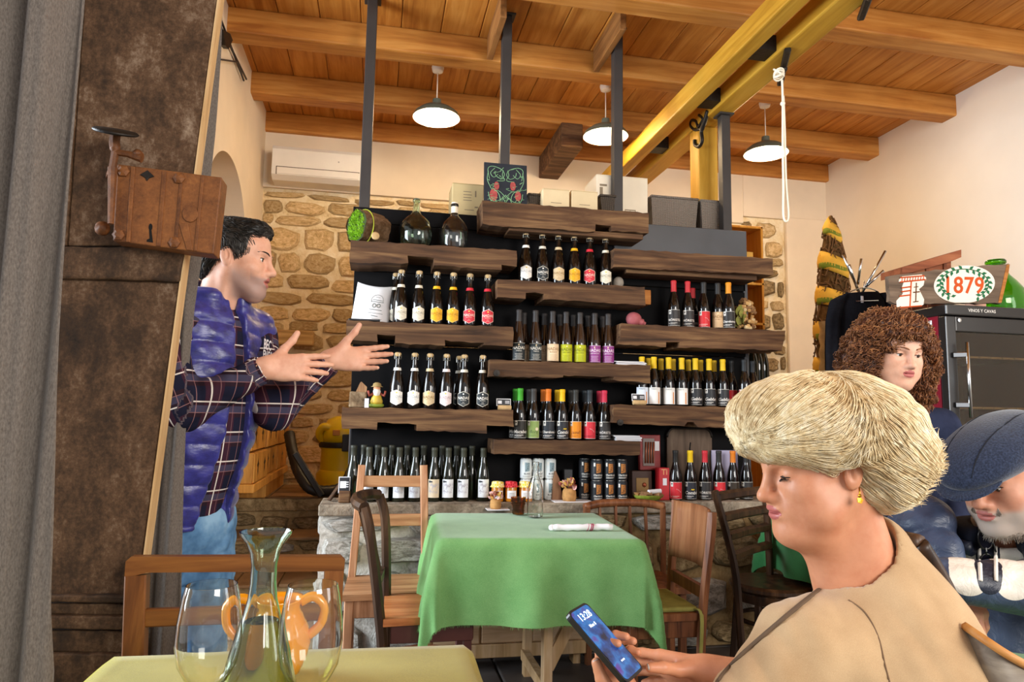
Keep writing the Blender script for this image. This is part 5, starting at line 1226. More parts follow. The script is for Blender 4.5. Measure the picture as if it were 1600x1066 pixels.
obj('seat_rim', MB().lathe([(.185, -.075), (.192, -.03)], 32, sc_, cap0=False, cap1=False), m_dk, t, True, world=True)
obj('stretcher_ring', MB().tube([sc_+V((.165*math.cos(a), .165*math.sin(a), -.17)) for a in np.linspace(0, 6.283, 30)[:-1]], .011, 8, closed=True), m_dk, t, True, world=True)
for a in (.7, -.7, 2.5, -2.5): obj('leg', MB().bar(sc_+V((.20*math.cos(a), .20*math.sin(a), -.455)), sc_+V((.165*math.cos(a), .165*math.sin(a), -.03)), .03, .03, bev=.004), m_dk, t, world=True)

# tablecloths and tables
def cloth_mat(name, c1, c2, sc=700):
    b = NB(name); n = b.noise(b.co((1, 1, 1), rnd=False), sc, 2, .6); n2 = b.noise(b.co(rnd=False), 9, 3)
    f = b.math('ADD', b.math('MULTIPLY', n, .7), b.math('MULTIPLY', n2, .3)); b.base(b.ramp(f, [(.35, c1), (.65, c2)])); b.bump(n, .25, .002)
    return b.done(.95, 0, .08, **{'Sheen Weight': .25})
m_green = cloth_mat('green_cloth', '#5a8c4e', '#80ae6e'); m_olive = cloth_mat('olive_cloth', '#938a2a', '#b0a43c'); m_dgreen = cloth_mat('deep_green_cloth', '#2f6a3a', '#418450')
def tablecloth(name, label, C, z, hang, m, seed, rad=.03, fringe=True, nu=56):
    """C: four table corners (x,y): front-left, front-right, back-right, back-left"""
    C = [V((*c, z)) for c in C]; W_ = ((C[1]-C[0]).length+(C[2]-C[3]).length)/2; D_ = ((C[3]-C[0]).length+(C[2]-C[1]).length)/2
    rg = random.Random(seed); ph = [rg.uniform(0, 6.28) for _ in range(6)]
    def at(a, b):   # a,b in metres from front-left; outside = hanging part
        ca, cb = min(max(a, 0), W_), min(max(b, 0), D_); u, v = ca/W_, cb/D_
        p = (C[0]*(1-u)+C[1]*u)*(1-v)+(C[3]*(1-u)+C[2]*u)*v
        ea, eb = a-ca, b-cb; e = math.hypot(ea, eb)
        if e < 1e-6: return p+V((0, 0, .002*math.sin(a*7+ph[0])*math.sin(b*6+ph[1])))
        ux = ((C[1]-C[0])*(1-v)+(C[2]-C[3])*v).normalized(); uy = ((C[3]-C[0])*(1-u)+(C[2]-C[1])*u).normalized()
        o = (ux*ea+uy*eb)/e; drop = max(0, e-rad*.57)
        s = a*1.0 if abs(eb) > abs(ea) else b*1.0
        fold = (.55*math.sin(s*15+ph[2])+.35*math.sin(s*27+ph[3])+.25*math.sin(s*8+ph[4]))*.030*min(1, drop/.28)
        corner = min(abs(ea), abs(eb))/max(abs(ea), abs(eb), 1e-6)
        out = rad*min(1, e/rad*.8)+.03*drop/.3+fold*(1-corner)+.055*corner*min(1, drop/.25)
        return p+o*out-V((0, 0, drop*(1-.02*abs(math.sin(s*11)))))
    nu2 = nu; cl = one(name, label, 'tablecloth', MB().grid(lambda u, v: at(-hang+(W_+2*hang)*u, -hang+(D_+2*hang)*v), nu2, nu2), m, ((C[0].x+C[2].x)/2, (C[0].y+C[2].y)/2, z), True)
    if fringe:
        fr = MB(); L = [(-hang+(W_+2*hang)*k/240, -hang) for k in range(241)]+[(-hang, -hang+(D_+2*hang)*k/200) for k in range(201)]+[(W_+hang, -hang+(D_+2*hang)*k/200) for k in range(201)]
        for a, b in L:
            p = at(a, b); q = p+V((rg.uniform(-.006, .006), rg.uniform(-.006, .006), -rg.uniform(.006, .014))); fr.add([p+V((-.0012, 0, 0)), p+V((.0012, 0, 0)), q], [(0, 1, 2)])
        f = obj('fringe', fr, m, cl, world=False, kind='stuff'); f.data.transform(Matrix.Translation(-V(cl.location)))
    return cl
tablecloth('tablecloth', 'green frayed tablecloth draped over the table in the middle of the room', [(.288, 2.90), (1.095, 2.80), (1.145, 3.56), (.322, 3.61)], .77, .355, m_green, 3)
t = thing('dining_table', 'pale wooden trestle table under the frayed green cloth', 'table', (.72, 3.22, 0))
obj('table_top', MB().prism([(.30, 2.915), (1.085, 2.818), (1.13, 3.55), (.335, 3.60)], .028, 'Z', .738), m_pale, t, world=True)
for (x, y) in ((.755, 2.985), (.78, 3.48)):
    obj('leg', MB().bar((x, y, 0), (x, y, .738), .05, .04, bev=.003), m_pale, t, world=True)
obj('brace', MB().bar((.765, 3.01, .20), (.93, 3.02, .50), .028, .05, up=(0, 0, 1)), m_pale, t, world=True); obj('brace', MB().bar((.93, 3.02, .48), (.93, 3.02, .738), .04, .04), m_pale, t, world=True)
obj('foot_rail', MB().box((.745, 3.0, .08), (.785, 3.47, .13), .003), m_pale, t, world=True)
# pale chest under the counter
a = atY(664, 1018, 3.58); b = atY(906, 1018, 3.58); x0, x1 = a.x, b.x+.02
t = thing('wooden_chest', 'low pale wooden chest standing under the green table against the counter', 'chest', ((x0+x1)/2, 3.64, 0))
obj('body', MB().box((x0, 3.59, .06), (x1, 3.70, .40), .004), m_pale, t, world=True)
for u0, u1 in ((.02, .33), (.345, .655), (.67, .98)): obj('panel', MB().box((x0+(x1-x0)*u0, 3.575, .13), (x0+(x1-x0)*u1, 3.592, .38), .004), wood('pale_panel', '#a88460', '#c9a680', '#dcbf9c', 'X', 1, .6), t, world=True)
obj('base_rail', MB().box((x0-.01, 3.568, .06), (x1+.01, 3.59, .125), .003), m_pale, t, world=True)
for x in (x0+.02, x1-.05): obj('foot', MB().box((x, 3.60, 0), (x+.04, 3.68, .06), .002), m_pale, t, world=True)
# things on the green table
zT = .774
def on(px, py, z=zT): return atZ(px, py, z)
p = on(777, 796); s = MB().box((p.x-.06, p.y-.05, zT), (p.x+.06, p.y+.05, zT+.003))
one('paper_doily', 'small white paper napkin under the little flower jar on the green table', 'napkin', s, m_paper, (p.x, p.y, zT))
flower_pot('little jar of dried pink flowers on the green table beside the amber glass', (p.x-.01, p.y, zT+.003), .80)
p = on(809, 803); t = thing('amber_tumbler', 'brown amber glass tumbler with beaded bands on the green table', 'glass', (p.x, p.y-.01, zT))
m_amb = glass('amber_glass', '#a8681c', .05)
obj('tumbler_body', MB().lathe([(.028, 0), (.031, .004), (.030, .02), (.034, .045), (.039, .085), (.036, .085), (.031, .045), (.027, .022), (.026, .008), (0, .008)], 28), m_amb, t, 40)
bd_ = MB()
for z, r in ((.018, .0305), (.052, .0352), (.066, .037)):
    for k in range(20): a = k*math.pi/10; bd_.ball((r*math.cos(a), r*math.sin(a), z), .0028, 6, 4)
obj('bead_bands', bd_, m_amb, t, True, kind='stuff')
p = on(836, 808); t = thing('swing_top_bottle', 'clear empty glass water bottle standing on the green table', 'bottle', (p.x, p.y, zT))
bp_ = [(.030, 0), (.0385, .004), (.0395, .012), (.0395, .125), (.0375, .140), (.028, .172), (.0175, .200), (.0150, .215), (.0150, .250), (.0172, .252), (.0172, .268), (.0150, .270)]
obj('glass_body', MB().lathe(bp_+[(max(.001, r-.0025), z+(.004 if i == 0 else 0)) for i, (r, z) in enumerate(bp_)][::-1], 32, cap1=True), g_clear, t, 50)
for s_ in (-1, 1): obj('wire_bail', MB().tube(cat_rom([(s_*.017, 0, .246), (s_*.022, -.006, .225), (s_*.0245, -.012, .198), (s_*.012, -.024, .205), (0, -.026, .207)], 4), .0014, 5), m_wire, t, world=False)
p0, p1 = on(862, 829), on(958, 829); t = thing('rolled_napkin', 'rolled white napkin with red stripe band lying on the green table', 'napkin', ((p0.x+p1.x)/2, (p0.y+p1.y)/2, zT))
ln = (p1.x-p0.x)/2
obj('cloth_roll', MB().tube([(-ln+2*ln*k/12, .004*math.sin(k*.9), .013+.001*math.sin(k*2)) for k in range(13)], [.013+.002*(k % 2) for k in range(13)], 12).jitter(.002, 40), plain('napkin_white', '#eceaf0', .9, 0, .1, .02), t, True)
for dx in (-.002, .012, .020): obj('red_stripe', MB().tube([(ln*.18+dx+.02*(k/12-.5)*0, .0, .013) for k in range(2)] if False else [(ln*.18+dx+.006*math.cos(a)*0+.004*math.sin(a), .0145*math.cos(a), .013+.0145*math.sin(a)) for a in np.linspace(0, 6.283, 17)[:-1]], .0022, 4, closed=True), ink('#a83a58'), t)
obj('paper_tuft', MB().ball((-ln-.004, 0, .014), (.012, .014, .013), 8, 6).jitter(.006, 60), MATS['napkin_white'], t)

# foreground table and its chair
m_chair = wood('brown_chair_wood', '#4a2a12', '#74451f', '#94602e', 'X', 1.0, .4, .05, .1); m_chairz = wood('brown_chair_wood_upright', '#4a2a12', '#74451f', '#94602e', 'Z', 1.0, .4, .05, .1)
t = thing('dining_chair', 'brown wooden chair with open rail back, behind the olive table with the carafe', 'chair', (-.30, 1.60, 0))
for s_, xt, xb in ((-1, -.512, -.485), (1, -.082, -.090)):
    obj('back_post', MB().bar((xb, 1.72, 0), (xb, 1.70, .46), .045, .035, up=(0, 1, 0)).bar((xb, 1.70, .46), (xt, 1.735, .90), .045, .035, up=(0, 1, 0), bev=.003), m_chairz, t, world=True)
obj('top_rail', MB().prism([(-.535, .895), (-.535, .932), (-.525, .942), (-.070, .934), (-.058, .922), (-.060, .888), (-.10, .900), (-.49, .907)], .026, 'Y', 1.722), m_chair, t, world=True)
obj('mid_rail', MB().box((-.495, 1.715, .790), (-.09, 1.735, .828), .003), m_chair, t, world=True)
obj('seat', MB().box((-.50, 1.30, .43), (-.08, 1.69, .46), .006), m_chair, t, world=True)
for x in (-.475, -.105): obj('leg', MB().bar((x, 1.34, 0), (x, 1.34, .43), .036, .036, bev=.003), m_chairz, t, world=True)
tablecloth('tablecloth', 'olive green tablecloth on the nearest table, under the carafe and wine glasses', [(-.525, .72), (.205, .70), (.205, 1.565), (-.50, 1.590)], .77, .22, m_olive, 8, rad=.02, fringe=False, nu=48)
t = thing('dining_table', 'nearest dining table, hidden under the olive green cloth', 'table', (-.16, 1.15, 0))
obj('table_top', MB().prism([(-.51, .735), (.19, .715), (.19, 1.55), (-.485, 1.575)], .028, 'Z', .738), m_pale, t, world=True)
for x, y in ((-.46, .79), (.14, .79), (-.44, 1.20), (.14, 1.20)): obj('leg', MB().bar((x, y, 0), (x, y, .738), .045, .045, bev=.003), m_pale, t, world=True)
# carafe, jug, wine glasses
zF = .773
p = atD(416, 828, 1.06); cz = p.z; t = thing('carafe', 'tall glass carafe with flared lip, partly filled with pale olive wine', 'carafe', (p.x, p.y, zF)); Hc = cz-zF
k = Hc/.312
cp_ = [(.030, 0), (.048, .004), (.055, .016), (.056, .05), (.0525, .09), (.043, .135), (.030, .18), (.0215, .212), (.0190, .235), (.0190, .262), (.0225, .280), (.031, .296), (.0375, .305), (.0385, .310)]
cp_ = [(r, z*k) for r, z in cp_]
inn = [(max(.001, r-.0022), z+(.006 if i == 0 else 0)) for i, (r, z) in enumerate(cp_)]
obj('glass_body', MB().lathe(cp_+inn[::-1], 40, cap1=True), glass('carafe_glass', '#e4f1e4', .01), t, 50)
obj('wine', MB().lathe([(max(.001, r-.0030), z+.0005) for r, z in inn[:7]]+[(0, inn[6][1])], 36), glass('olive_wine', '#c9ba58', .02, 1.33), t, 60)
p = atD(432, 975, 1.30); t = thing('yellow_jug', 'glossy yellow ceramic jug with two ring handles behind the carafe', 'jug', (p.x, p.y, zF))
m_jug = plain('yellow_glaze', '#dc8f14', .12, 0, .6, .08, 10)
zt = atD(430, 935, 1.30).z-zF; kk = zt/.165
obj('jug_body', MB().lathe([(r, z*kk) for r, z in ((.034, 0), (.042, .006), (.058, .045), (.063, .075), (.058, .105), (.044, .130), (.038, .145), (.043, .160), (.046, .165), (.041, .163), (.034, .145), (.040, .125), (.05, .10), (0, .02))], 36), m_jug, t, True)
for s_ in (-1, 1): obj('handle', MB().tube(cat_rom([(s_*.040, 0, zt*.94), (s_*.066, 0, zt*1.0), (s_*.088, 0, zt*.88), (s_*.082, 0, zt*.66), (s_*.058, 0, zt*.52)], 6), .0095, 10), m_jug, t, True)
def wine_glass(label, px, dep):
    b = atD(px, 985, dep); ztop = atD(px, 915, dep).z-zF; t = thing('wine_glass', label, 'wine glass', (b.x, b.y, zF), group='wine glasses'); s = ztop/.245
    pr_ = [(.0, .100), (.012, .101), (.028, .112), (.0405, .135), (.0455, .165), (.0440, .195), (.0385, .230), (.0350, .245)]; pr_ = [(r, z*s) for r, z in pr_]
    obj('bowl', MB().lathe(pr_+[(max(0, r-.0011), z+(.0012 if i < 3 else 0)) for i, (r, z) in enumerate(pr_)][::-1], 40), g_clear, t, 50)
    obj('stem', MB().lathe([(.0085, .005), (.0045, .018), (.0040, .06*s), (.0050, .088*s), (.012, .099*s)], 20), g_clear, t, 50)
    obj('foot', MB().lathe([(.036, 0), (.037, .002), (.020, .005), (.0085, .0065)], 36), g_clear, t, 50)
wine_glass('empty wine glass left of the carafe', 327, 1.0); wine_glass('empty wine glass right of the carafe, before the yellow jug', 486, 1.0)

# far right table (deep green cloth), cap man's table, curved chair, guest chairs
tablecloth('tablecloth', 'deep green tablecloth on the table behind the ladder-back chair', [(2.14, 2.98), (2.60, 2.98), (2.60, 3.50), (2.14, 3.50)], .77, .30, m_dgreen, 12, fringe=False, nu=36)
t = thing('dining_table', 'table under the deep green cloth beside the ladder-back chair', 'table', (2.37, 3.24, 0))
obj('table_top', MB().box((2.15, 2.99, .738), (2.59, 3.49, .766), .003), m_pale, t, world=True)
for x, y in ((2.2, 3.04), (2.54, 3.04), (2.2, 3.44), (2.54, 3.44)): obj('leg', MB().bar((x, y, 0), (x, y, .738), .045, .045, bev=.003), m_pale, t, world=True)
tablecloth('tablecloth', 'bright green tablecloth in front of the man in the flat cap', [(1.20, .98), (1.75, .90), (1.80, 1.36), (1.24, 1.40)], .77, .12, m_green, 14, fringe=False, nu=36)
t = thing('dining_table', 'table with bright green cloth in front of the man in the flat cap', 'table', (1.5, 1.16, 0))
obj('table_top', MB().prism([(1.21, .99), (1.74, .915), (1.79, 1.35), (1.25, 1.39)], .028, 'Z', .738), m_pale, t, world=True)
for x, y in ((1.27, 1.03), (1.68, .98), (1.30, 1.33), (1.72, 1.29)): obj('leg', MB().bar((x, y, 0), (x, y, .738), .045, .045, bev=.003), m_pale, t, world=True)
F0 = [atD(1508, 981, 1.06), atD(1540, 1003, 1.02), atD(1575, 1026, 1.0), atD(1612, 1046, 1.0), atD(1650, 1062, 1.02)]
t = thing('dining_chair', 'chair with curved plywood back and pale top edge, in the bottom right corner', 'chair', (1.12, .92, 0))
FC = cat_rom(F0, 6); nF = len(FC)-1
def fb(u, v): p = FC[int(round(u*nF))]; return V((p.x, p.y, p.z-.34*v))
o = obj('back_panel', MB().grid(fb, nF, 6), wood('grey_ply', '#5a5048', '#7a6e60', '#968a78', 'X', .8, .5), t, True, world=True); md = o.modifiers.new('s', 'SOLIDIFY'); md.thickness = .012
obj('top_edge', MB().tube([p+V((0, 0, .002)) for p in FC], .007, 6), wood('ply_edge', '#a86a30', '#c98a48', '#d8a468', 'X', 1, .5), t, True, world=True)
obj('seat', MB().lathe([(.17, 0), (.18, .01), (.17, .025), (0, .025)], 28, (1.14, .70, .44)), m_dk, t, 40, world=True)
for a in (.8, 2.4, -.8, -2.4): obj('leg', MB().bar((1.14+.16*math.cos(a), .70+.16*math.sin(a), 0), (1.14+.13*math.cos(a), .70+.13*math.sin(a), .44), .03, .03), m_dk, t, world=True)
for p in (FC[0], FC[-1]): obj('back_stay', MB().bar((1.14+(p.x-1.14)*.6, .70+(p.y-.70)*.6, .45), p+V((0, 0, -.30)), .03, .02), m_dk, t, world=True)

# ---------------------------------------------------------------- bottle cooler and what stands on it
fx0, fx1, fy0, fy1, fz = 2.70, 3.32, 2.86, 3.42, 1.848
m_burg = plain('burgundy_enamel', '#7d1226', .3, 0, .5, .05); m_blk = plain('cooler_black', '#1d1a19', .3, 0, .5, .1)
t = thing('bottle_cooler', 'tall burgundy bottle cooler with black frame and dark glass door', 'cooler', ((fx0+fx1)/2, (fy0+fy1)/2, 0))
obj('side_panel', MB().box((fx0, fy0+.05, .06), (fx0+.02, fy1, fz-.05), .002), m_burg, t, world=True); obj('side_panel', MB().box((fx1-.02, fy0+.05, .06), (fx1, fy1, fz-.05), .002), m_burg, t, world=True)
obj('top_cap', MB().box((fx0-.004, fy0-.01, fz-.052), (fx1+.004, fy1, fz), .006), m_blk, t, world=True); obj('plinth', MB().box((fx0, fy0+.02, 0), (fx1, fy1, .08), .003), m_blk, t, world=True)
obj('back_panel', MB().box((fx0+.02, fy1-.02, .08), (fx1-.02, fy1, fz-.05)), plain('cooler_brown', '#8f6638', .6), t, world=True)
dr2 = obj('door', MB().box((fx0, fy0, .08), (fx0+.055, fy0+.045, fz-.056), .004).box((fx1-.055, fy0, .08), (fx1, fy0+.045, fz-.056), .004).box((fx0+.055, fy0, fz-.13), (fx1-.055, fy0+.045, fz-.056), .004).box((fx0+.055, fy0, .08), (fx1-.055, fy0+.045, .16), .004), m_blk, t, world=True)
obj('door_glass', MB().box((fx0+.05, fy0+.016, .15), (fx1-.05, fy0+.022, fz-.12)), glass('smoked_glass', '#d2bfa4', .02, 1.45), dr2, world=True)
obj('handle', MB().tube([(fx0+.07, fy0-.045, 1.30), (fx0+.07, fy0-.045, 1.66)], .008, 10), plain('chrome', '#c8c8c8', .15, 1.0, .5, .02), dr2, True, world=True)
for z in (1.36, 1.60): obj('handle_clamp', MB().bar((fx0+.03, fy0-.004, z), (fx0+.075, fy0-.045, z), .02, .026, bev=.004), MATS['chrome'], dr2, world=True)
obj('lock_pin', MB().lathe([(.010, 0), (.010, .004), (0, .006)], 12, (fx0+.075, fy0-.001, fz-.075), axis=(0, -1, 0)), MATS['chrome'], dr2, world=True)
for z in (.45, .75, 1.05, 1.35, 1.60):
    sh_ = MB()
    for k in range(9): sh_.bar((fx0+.03+k*.068, fy0+.05, z), (fx0+.03+k*.068, fy1-.03, z), .004, .004)
    sh_.bar((fx0+.02, fy0+.06, z), (fx1-.02, fy0+.06, z), .006, .010); obj('wire_shelf', sh_, plain('shelf_wire', '#b8a88c', .4, .5), t, world=True)
mb = MB(); put_text(mb, 'VINOS Y CAVAS', frame_at((fx0+.20, fy0-.0108, fz-.026), (1, 0, 0), (0, 0, 1)), .022, bold=.0003); mb.box((fx1-.06, fy0-.0115, fz-.034), (fx1-.035, fy0-.010, fz-.018)); obj('lettering', mb, ink('#d8d4cc'), t, world=True)
sx = fx0-.001; sy0, sy1, sz0, sz1 = fy0+.085, fy0+.26, 1.67, 1.78
st_ = obj('sticker', MB().add([(sx, sy0, sz0), (sx, sy1, sz0+.002), (sx, sy1-.004, sz1-.006), (sx, sy0, sz1)], [(0, 1, 2, 3)]), m_paper, t, world=True)
mb = MB(); fr_ = lambda y, z: frame_at((sx-.001, y, z), (0, -1, 0), (0, 0, 1))
for k, (w_, z) in enumerate((('REFRIGER', .075), ('& CAVAS', .055))): put_text(mb, w_, fr_((sy0+sy1)/2-.03, sz0+z), .026, bold=.0008)
put_text(mb, 'N', fr_(sy1-.035, sz0+.065), .038, bold=.0015); put_text(mb, 'frío', fr_(sy0+.035, sz0+.018), .016, bold=.0006)
obj('lettering', mb, ink('#22262c'), st_, world=True)
# painted plank sign
SY = fy0+.07; SP = pxo([(1388, 432), (1470, 421), (1577, 412), (1575, 424), (1563, 474), (1470, 475), (1398, 483), (1391, 470)], SY)
SP = [(x, max(z, fz+.001)) for x, z in SP]
t = thing('painted_sign', 'dark wooden plank sign painted with a vase and 1879 in a laurel wreath', 'sign', ((SP[0][0]+SP[3][0])/2, SY, fz))
obj('plank', MB().prism(rough(SP, .03, .003, 5), .025, 'Y', SY), wood('sign_plank', '#4a3c30', '#6a5848', '#82705e', 'X', 1, .8), t, world=True)
obj('raw_edge', MB().prism(pxo([(1573, 414), (1578, 413), (1576, 426), (1565, 473), (1560, 473)], SY-.002), .026, 'Y', SY-.002), m_oldend, t, world=True)
yf = SY-.0035
def flat(pts, m, name, y=yf, dep=.003, par=None): return obj(name, MB().prism(pxo(pts, y), dep, 'Y', y), m, par or t, world=True)
m_cream = plain('cream_paint', '#efe4d4', .8, 0, .1, .03); m_orp = plain('orange_paint', '#c8562a', .8, 0, .1, .08); m_grp = plain('green_paint', '#2c6a48', .8, 0, .1, .1)
ov = [(1507+47.5*math.cos(a), 444.5+29.5*math.sin(a)-2.4*math.cos(a)) for a in np.linspace(0, 6.283, 41)[:-1]]
ov = [(x, min(y, 473)) for x, y in ov]; flat(ov, m_cream, 'white_oval')
lv = MB()
def pdir(px, py): p = atY(px, py, yf-.0015); return V((p.x, yf-.0015, p.z))
stem = [pdir(1507+38*math.cos(a), 444+23.5*math.sin(a)) for a in np.linspace(2.2, 7.2, 34)]
stem = [p for p in stem if p.z > fz+.012]; lv.tube(stem, .0022, 4)
for k, a in enumerate(np.linspace(2.15, 7.25, 36)):
    c0 = (1507+38*math.cos(a), 444+23.5*math.sin(a)); o_ = 1 if k % 2 else -1; d = (math.cos(a)*o_+.9*math.sin(a)*(1 if a < 4.71 else -1), math.sin(a)*o_-.9*math.cos(a)*(1 if a < 4.71 else -1)); L = 8.5
    n_ = math.hypot(*d); d = (d[0]/n_, d[1]/n_); pts = [c0, (c0[0]+d[0]*L*.45-d[1]*2.4, c0[1]+d[1]*L*.45+d[0]*2.4), (c0[0]+d[0]*L, c0[1]+d[1]*L), (c0[0]+d[0]*L*.45+d[1]*2.4, c0[1]+d[1]*L*.45-d[0]*2.4)]
    if max(p[1] for p in pts) < 472: q = [pdir(*p) for p in pts]; lv.add(q, [(0, 1, 2, 3)])
obj('laurel_wreath', lv, m_grp, t, world=True, kind='stuff')
mb = MB(); p = pdir(1505, 447); put_text(mb, '1879', frame_at(p, (1, 0, .04), (0, 0, 1)), .118, bold=.002, shear=.1, space=1.05, res=3); obj('lettering', mb, m_orp, t, world=True)
flat([(1413, 439), (1445, 436), (1443, 446), (1436, 452), (1444, 468), (1443, 476), (1437, 479), (1402, 482), (1401, 470), (1411, 459), (1410, 448)], m_cream, 'vase_shape')
for pts in ([(1405, 437), (1410, 432), (1440, 429), (1447, 434), (1447, 438), (1405, 441)],): flat(pts, m_cream, 'vase_rim')
vs_ = MB()
for a, b in (((1406, 441), (1446, 437)), ((1407, 434), (1444, 431)), ((1409, 450), (1424, 448)), ((1409, 456), (1423, 454)), ((1406, 463), (1422, 461)), ((1424, 440), (1422, 479)), ((1402, 481), (1440, 478))): vs_.tube([pdir(*a), pdir(*b)], .0035, 4)
for k in range(9): vs_.tube([pdir(1409+4.2*k, 441-.4*k), pdir(1410+4.2*k, 435-.4*k)], .002, 4)
obj('orange_stripe', vs_, m_orp, t, world=True, kind='stuff')
obj('cross', MB().tube([pdir(1432, 442), pdir(1431, 472)], .003, 4).tube([pdir(1427, 457), pdir(1437, 456)], .003, 4).tube([pdir(1427, 472), pdir(1435, 471)], .0025, 4).tube([pdir(1428, 449), pdir(1435, 448)], .002, 4), plain('dark_paint', '#6a4424', .8), t, world=True)
# slant-roofed little house, green demijohn, small clay house
SY2 = fy0+.30; t = thing('bird_house', 'reddish wooden box with a slanting plank roof behind the painted sign', 'bird house', (atY(1455, 430, SY2).x, SY2, fz))
obj('roof', MB().prism(pxo([(1410, 418), (1502, 390), (1502, 402), (1488, 408), (1410, 430)], SY2-.04), .16, 'Y', SY2-.04), wood('cedar_roof', '#5a2c14', '#85482a', '#a06440', 'X', 1, .6), t, world=True)
b0 = pxo([(1418, 428), (1486, 408), (1486, 476), (1418, 476)], SY2); b0 = [(x, max(z, fz+.002)) for x, z in b0]; b0[2] = (b0[2][0], fz+.002); b0[3] = (b0[3][0], fz+.002)
obj('box_front', MB().prism(b0, .10, 'Y', SY2), MATS['cedar_roof'], t, world=True)
for px in (1425, 1450, 1478): p = atY(px, 440, SY2-.006); obj('batten', MB().box((p.x-.010, SY2-.008, fz+.01), (p.x+.010, SY2, atY(px, 428-.3*(px-1418)*.9, SY2).z), .001), MATS['cedar_roof'], t, world=True)
gy = fy0+.31; p = atY(1559, 470, gy); kx_ = atY(1590, 440, gy).x-p.x
demijohn('demijohn', 'bright green glass demijohn on the cooler behind the painted sign', p.x, gy, fz, [(kx_*.6, 0), (kx_*.9, .01), (kx_, .05), (kx_*1.0, .10), (kx_*.92, .15), (kx_*.68, .20), (kx_*.46, .235), (kx_*.36, .265), (kx_*.30, .30), (kx_*.33, .325)], g_lime)
p = atY(1521, 420, gy-.06); t = thing('clay_house', 'small pale clay house ornament just showing behind the laurel wreath', 'ornament', (p.x, gy-.06, fz))
obj('walls', MB().box((-.04, -.03, 0), (.04, .03, .17), .003), plain('clay_pink', '#d0a08a', .8), t); obj('roof', MB().prism([(-.055, .165), (.055, .165), (.03, .20), (.0, .215), (-.03, .20)], .08, 'Y', -.04), MATS['clay_pink'], t)
# sweater on a hanger, on a metal coat stand
m_knit = plain('black_knit', '#17171c', .95, 0, .1, .2, 40, .3, 200)
sc0 = V((2.46, 3.14, 0)); SYS = 3.62; q = lambda a, b: atY(a, b, SYS)
t = thing('coat_stand', 'metal coat stand with bare angled arms behind the black sweater', 'coat stand', (q(1360, 500).x, SYS+.10, 0))
top = q(1372, 462); pole = V((top.x, SYS+.10, 0))
obj('pole', MB().tube([pole+V((0, 0, .02)), V((pole.x, SYS+.10, top.z))], .014, 10), MATS['chrome'], t, True, world=True)
obj('foot', MB().lathe([(.16, 0), (.165, .008), (.14, .02), (.02, .03)], 28, pole), m_blk, t, 40, world=True)
for a, b in (((1360, 452), (1324, 396)), ((1358, 440), (1353, 402)), ((1364, 455), (1391, 390)), ((1366, 448), (1388, 421)), ((1358, 450), (1334, 412))):
    A, B = q(*a), q(*b); obj('arm', MB().tube([V((A.x, SYS+.10, A.z)), V((B.x, SYS+.04, B.z))], .008, 8), MATS['chrome'], t, True, world=True)
t = thing('sweater', 'black long-sleeved sweater with yellow-green round print hanging on the coat stand', 'sweater', (q(1345, 520).x, SYS, q(1345, 590).z))
W2 = lambda pts: [q(*p) for p in pts]
def slab_grid(L, R_, thick, name, m, bulge=.02, par=t):
    """cloth front between a left and a right outline (lists of points from top to bottom)"""
    n = len(L)-1
    def fn(u, v):
        i = min(n-1, int(v*n)); f = v*n-i; l = L[i]*(1-f)+L[i+1]*f; r = R_[i]*(1-f)+R_[i+1]*f; p = l*(1-u)+r*u
        return p+V((0, -thick/2*math.sin(math.pi*min(1, max(0, u)))**.5-bulge*.3*math.sin(9*u+2*v)*v, 0))
    def bk(u, v): p = fn(u, v); return V((p.x, SYS+(SYS-p.y)*.6, p.z))
    mb = MB().grid(fn, 14, 14).grid(bk, 14, 14); return obj(name, mb, m, par, True, world=True)
slab_grid(W2([(1318, 459), (1312, 475), (1311, 520), (1312, 580), (1312, 640)]), W2([(1372, 457), (1384, 472), (1388, 520), (1390, 580), (1390, 640)]), .09, 'torso', m_knit)
slab_grid(W2([(1312, 462), (1296, 470), (1290, 500), (1289, 545), (1290, 600)]), W2([(1322, 460), (1316, 480), (1312, 510), (1310, 550), (1311, 600)]), .07, 'sleeve', m_knit)
slab_grid(W2([(1370, 459), (1380, 476), (1386, 510), (1388, 550), (1388, 600)]), W2([(1382, 458), (1396, 468), (1402, 500), (1404, 545), (1404, 600)]), .07, 'sleeve', m_knit)
obj('collar', MB().tube(cat_rom(W2([(1322, 459), (1335, 465), (1350, 467), (1362, 464), (1371, 457)]), 4), .012, 8), m_knit, t, True, world=True)
p = q(1341, 506); obj('round_print', MB().lathe([(.034, 0), (.034, .002), (0, .003)], 24, (p.x, SYS-.055, p.z), axis=(0, -1, 0)), plain('print_lime', '#c2cc1e', .8), t, world=True)
p = q(1338, 470); obj('neck_tag', MB().box((p.x-.008, SYS-.052, p.z-.02), (p.x+.008, SYS-.050, p.z+.02)), m_paper, t, world=True)
tt = t; t = thing('clothes_hanger', 'thin wire clothes hanger inside the black sweater', 'hanger', (q(1350, 460).x, SYS, q(1350, 452).z))
obj('wire', MB().tube(cat_rom([q(1318, 463), q(1333, 454), q(1350, 450), q(1366, 453), q(1378, 461)], 5), .004, 6), MATS['chrome'], t, True, world=True)
obj('crossbar', MB().tube([q(1327, 473)+V((0, -.056, 0)), q(1362, 472)+V((0, -.056, 0))], .0035, 6), MATS['chrome'], t, world=True)
P = cat_rom([q(1350, 450), q(1351, 441), q(1358, 437), q(1366, 441)], 4); P = [V((p.x, SYS+.09*max(0, (i-4)/8) , p.z)) for i, p in enumerate(P)]
obj('hook', MB().tube(P, .003, 6), MATS['chrome'], t, True, world=True)
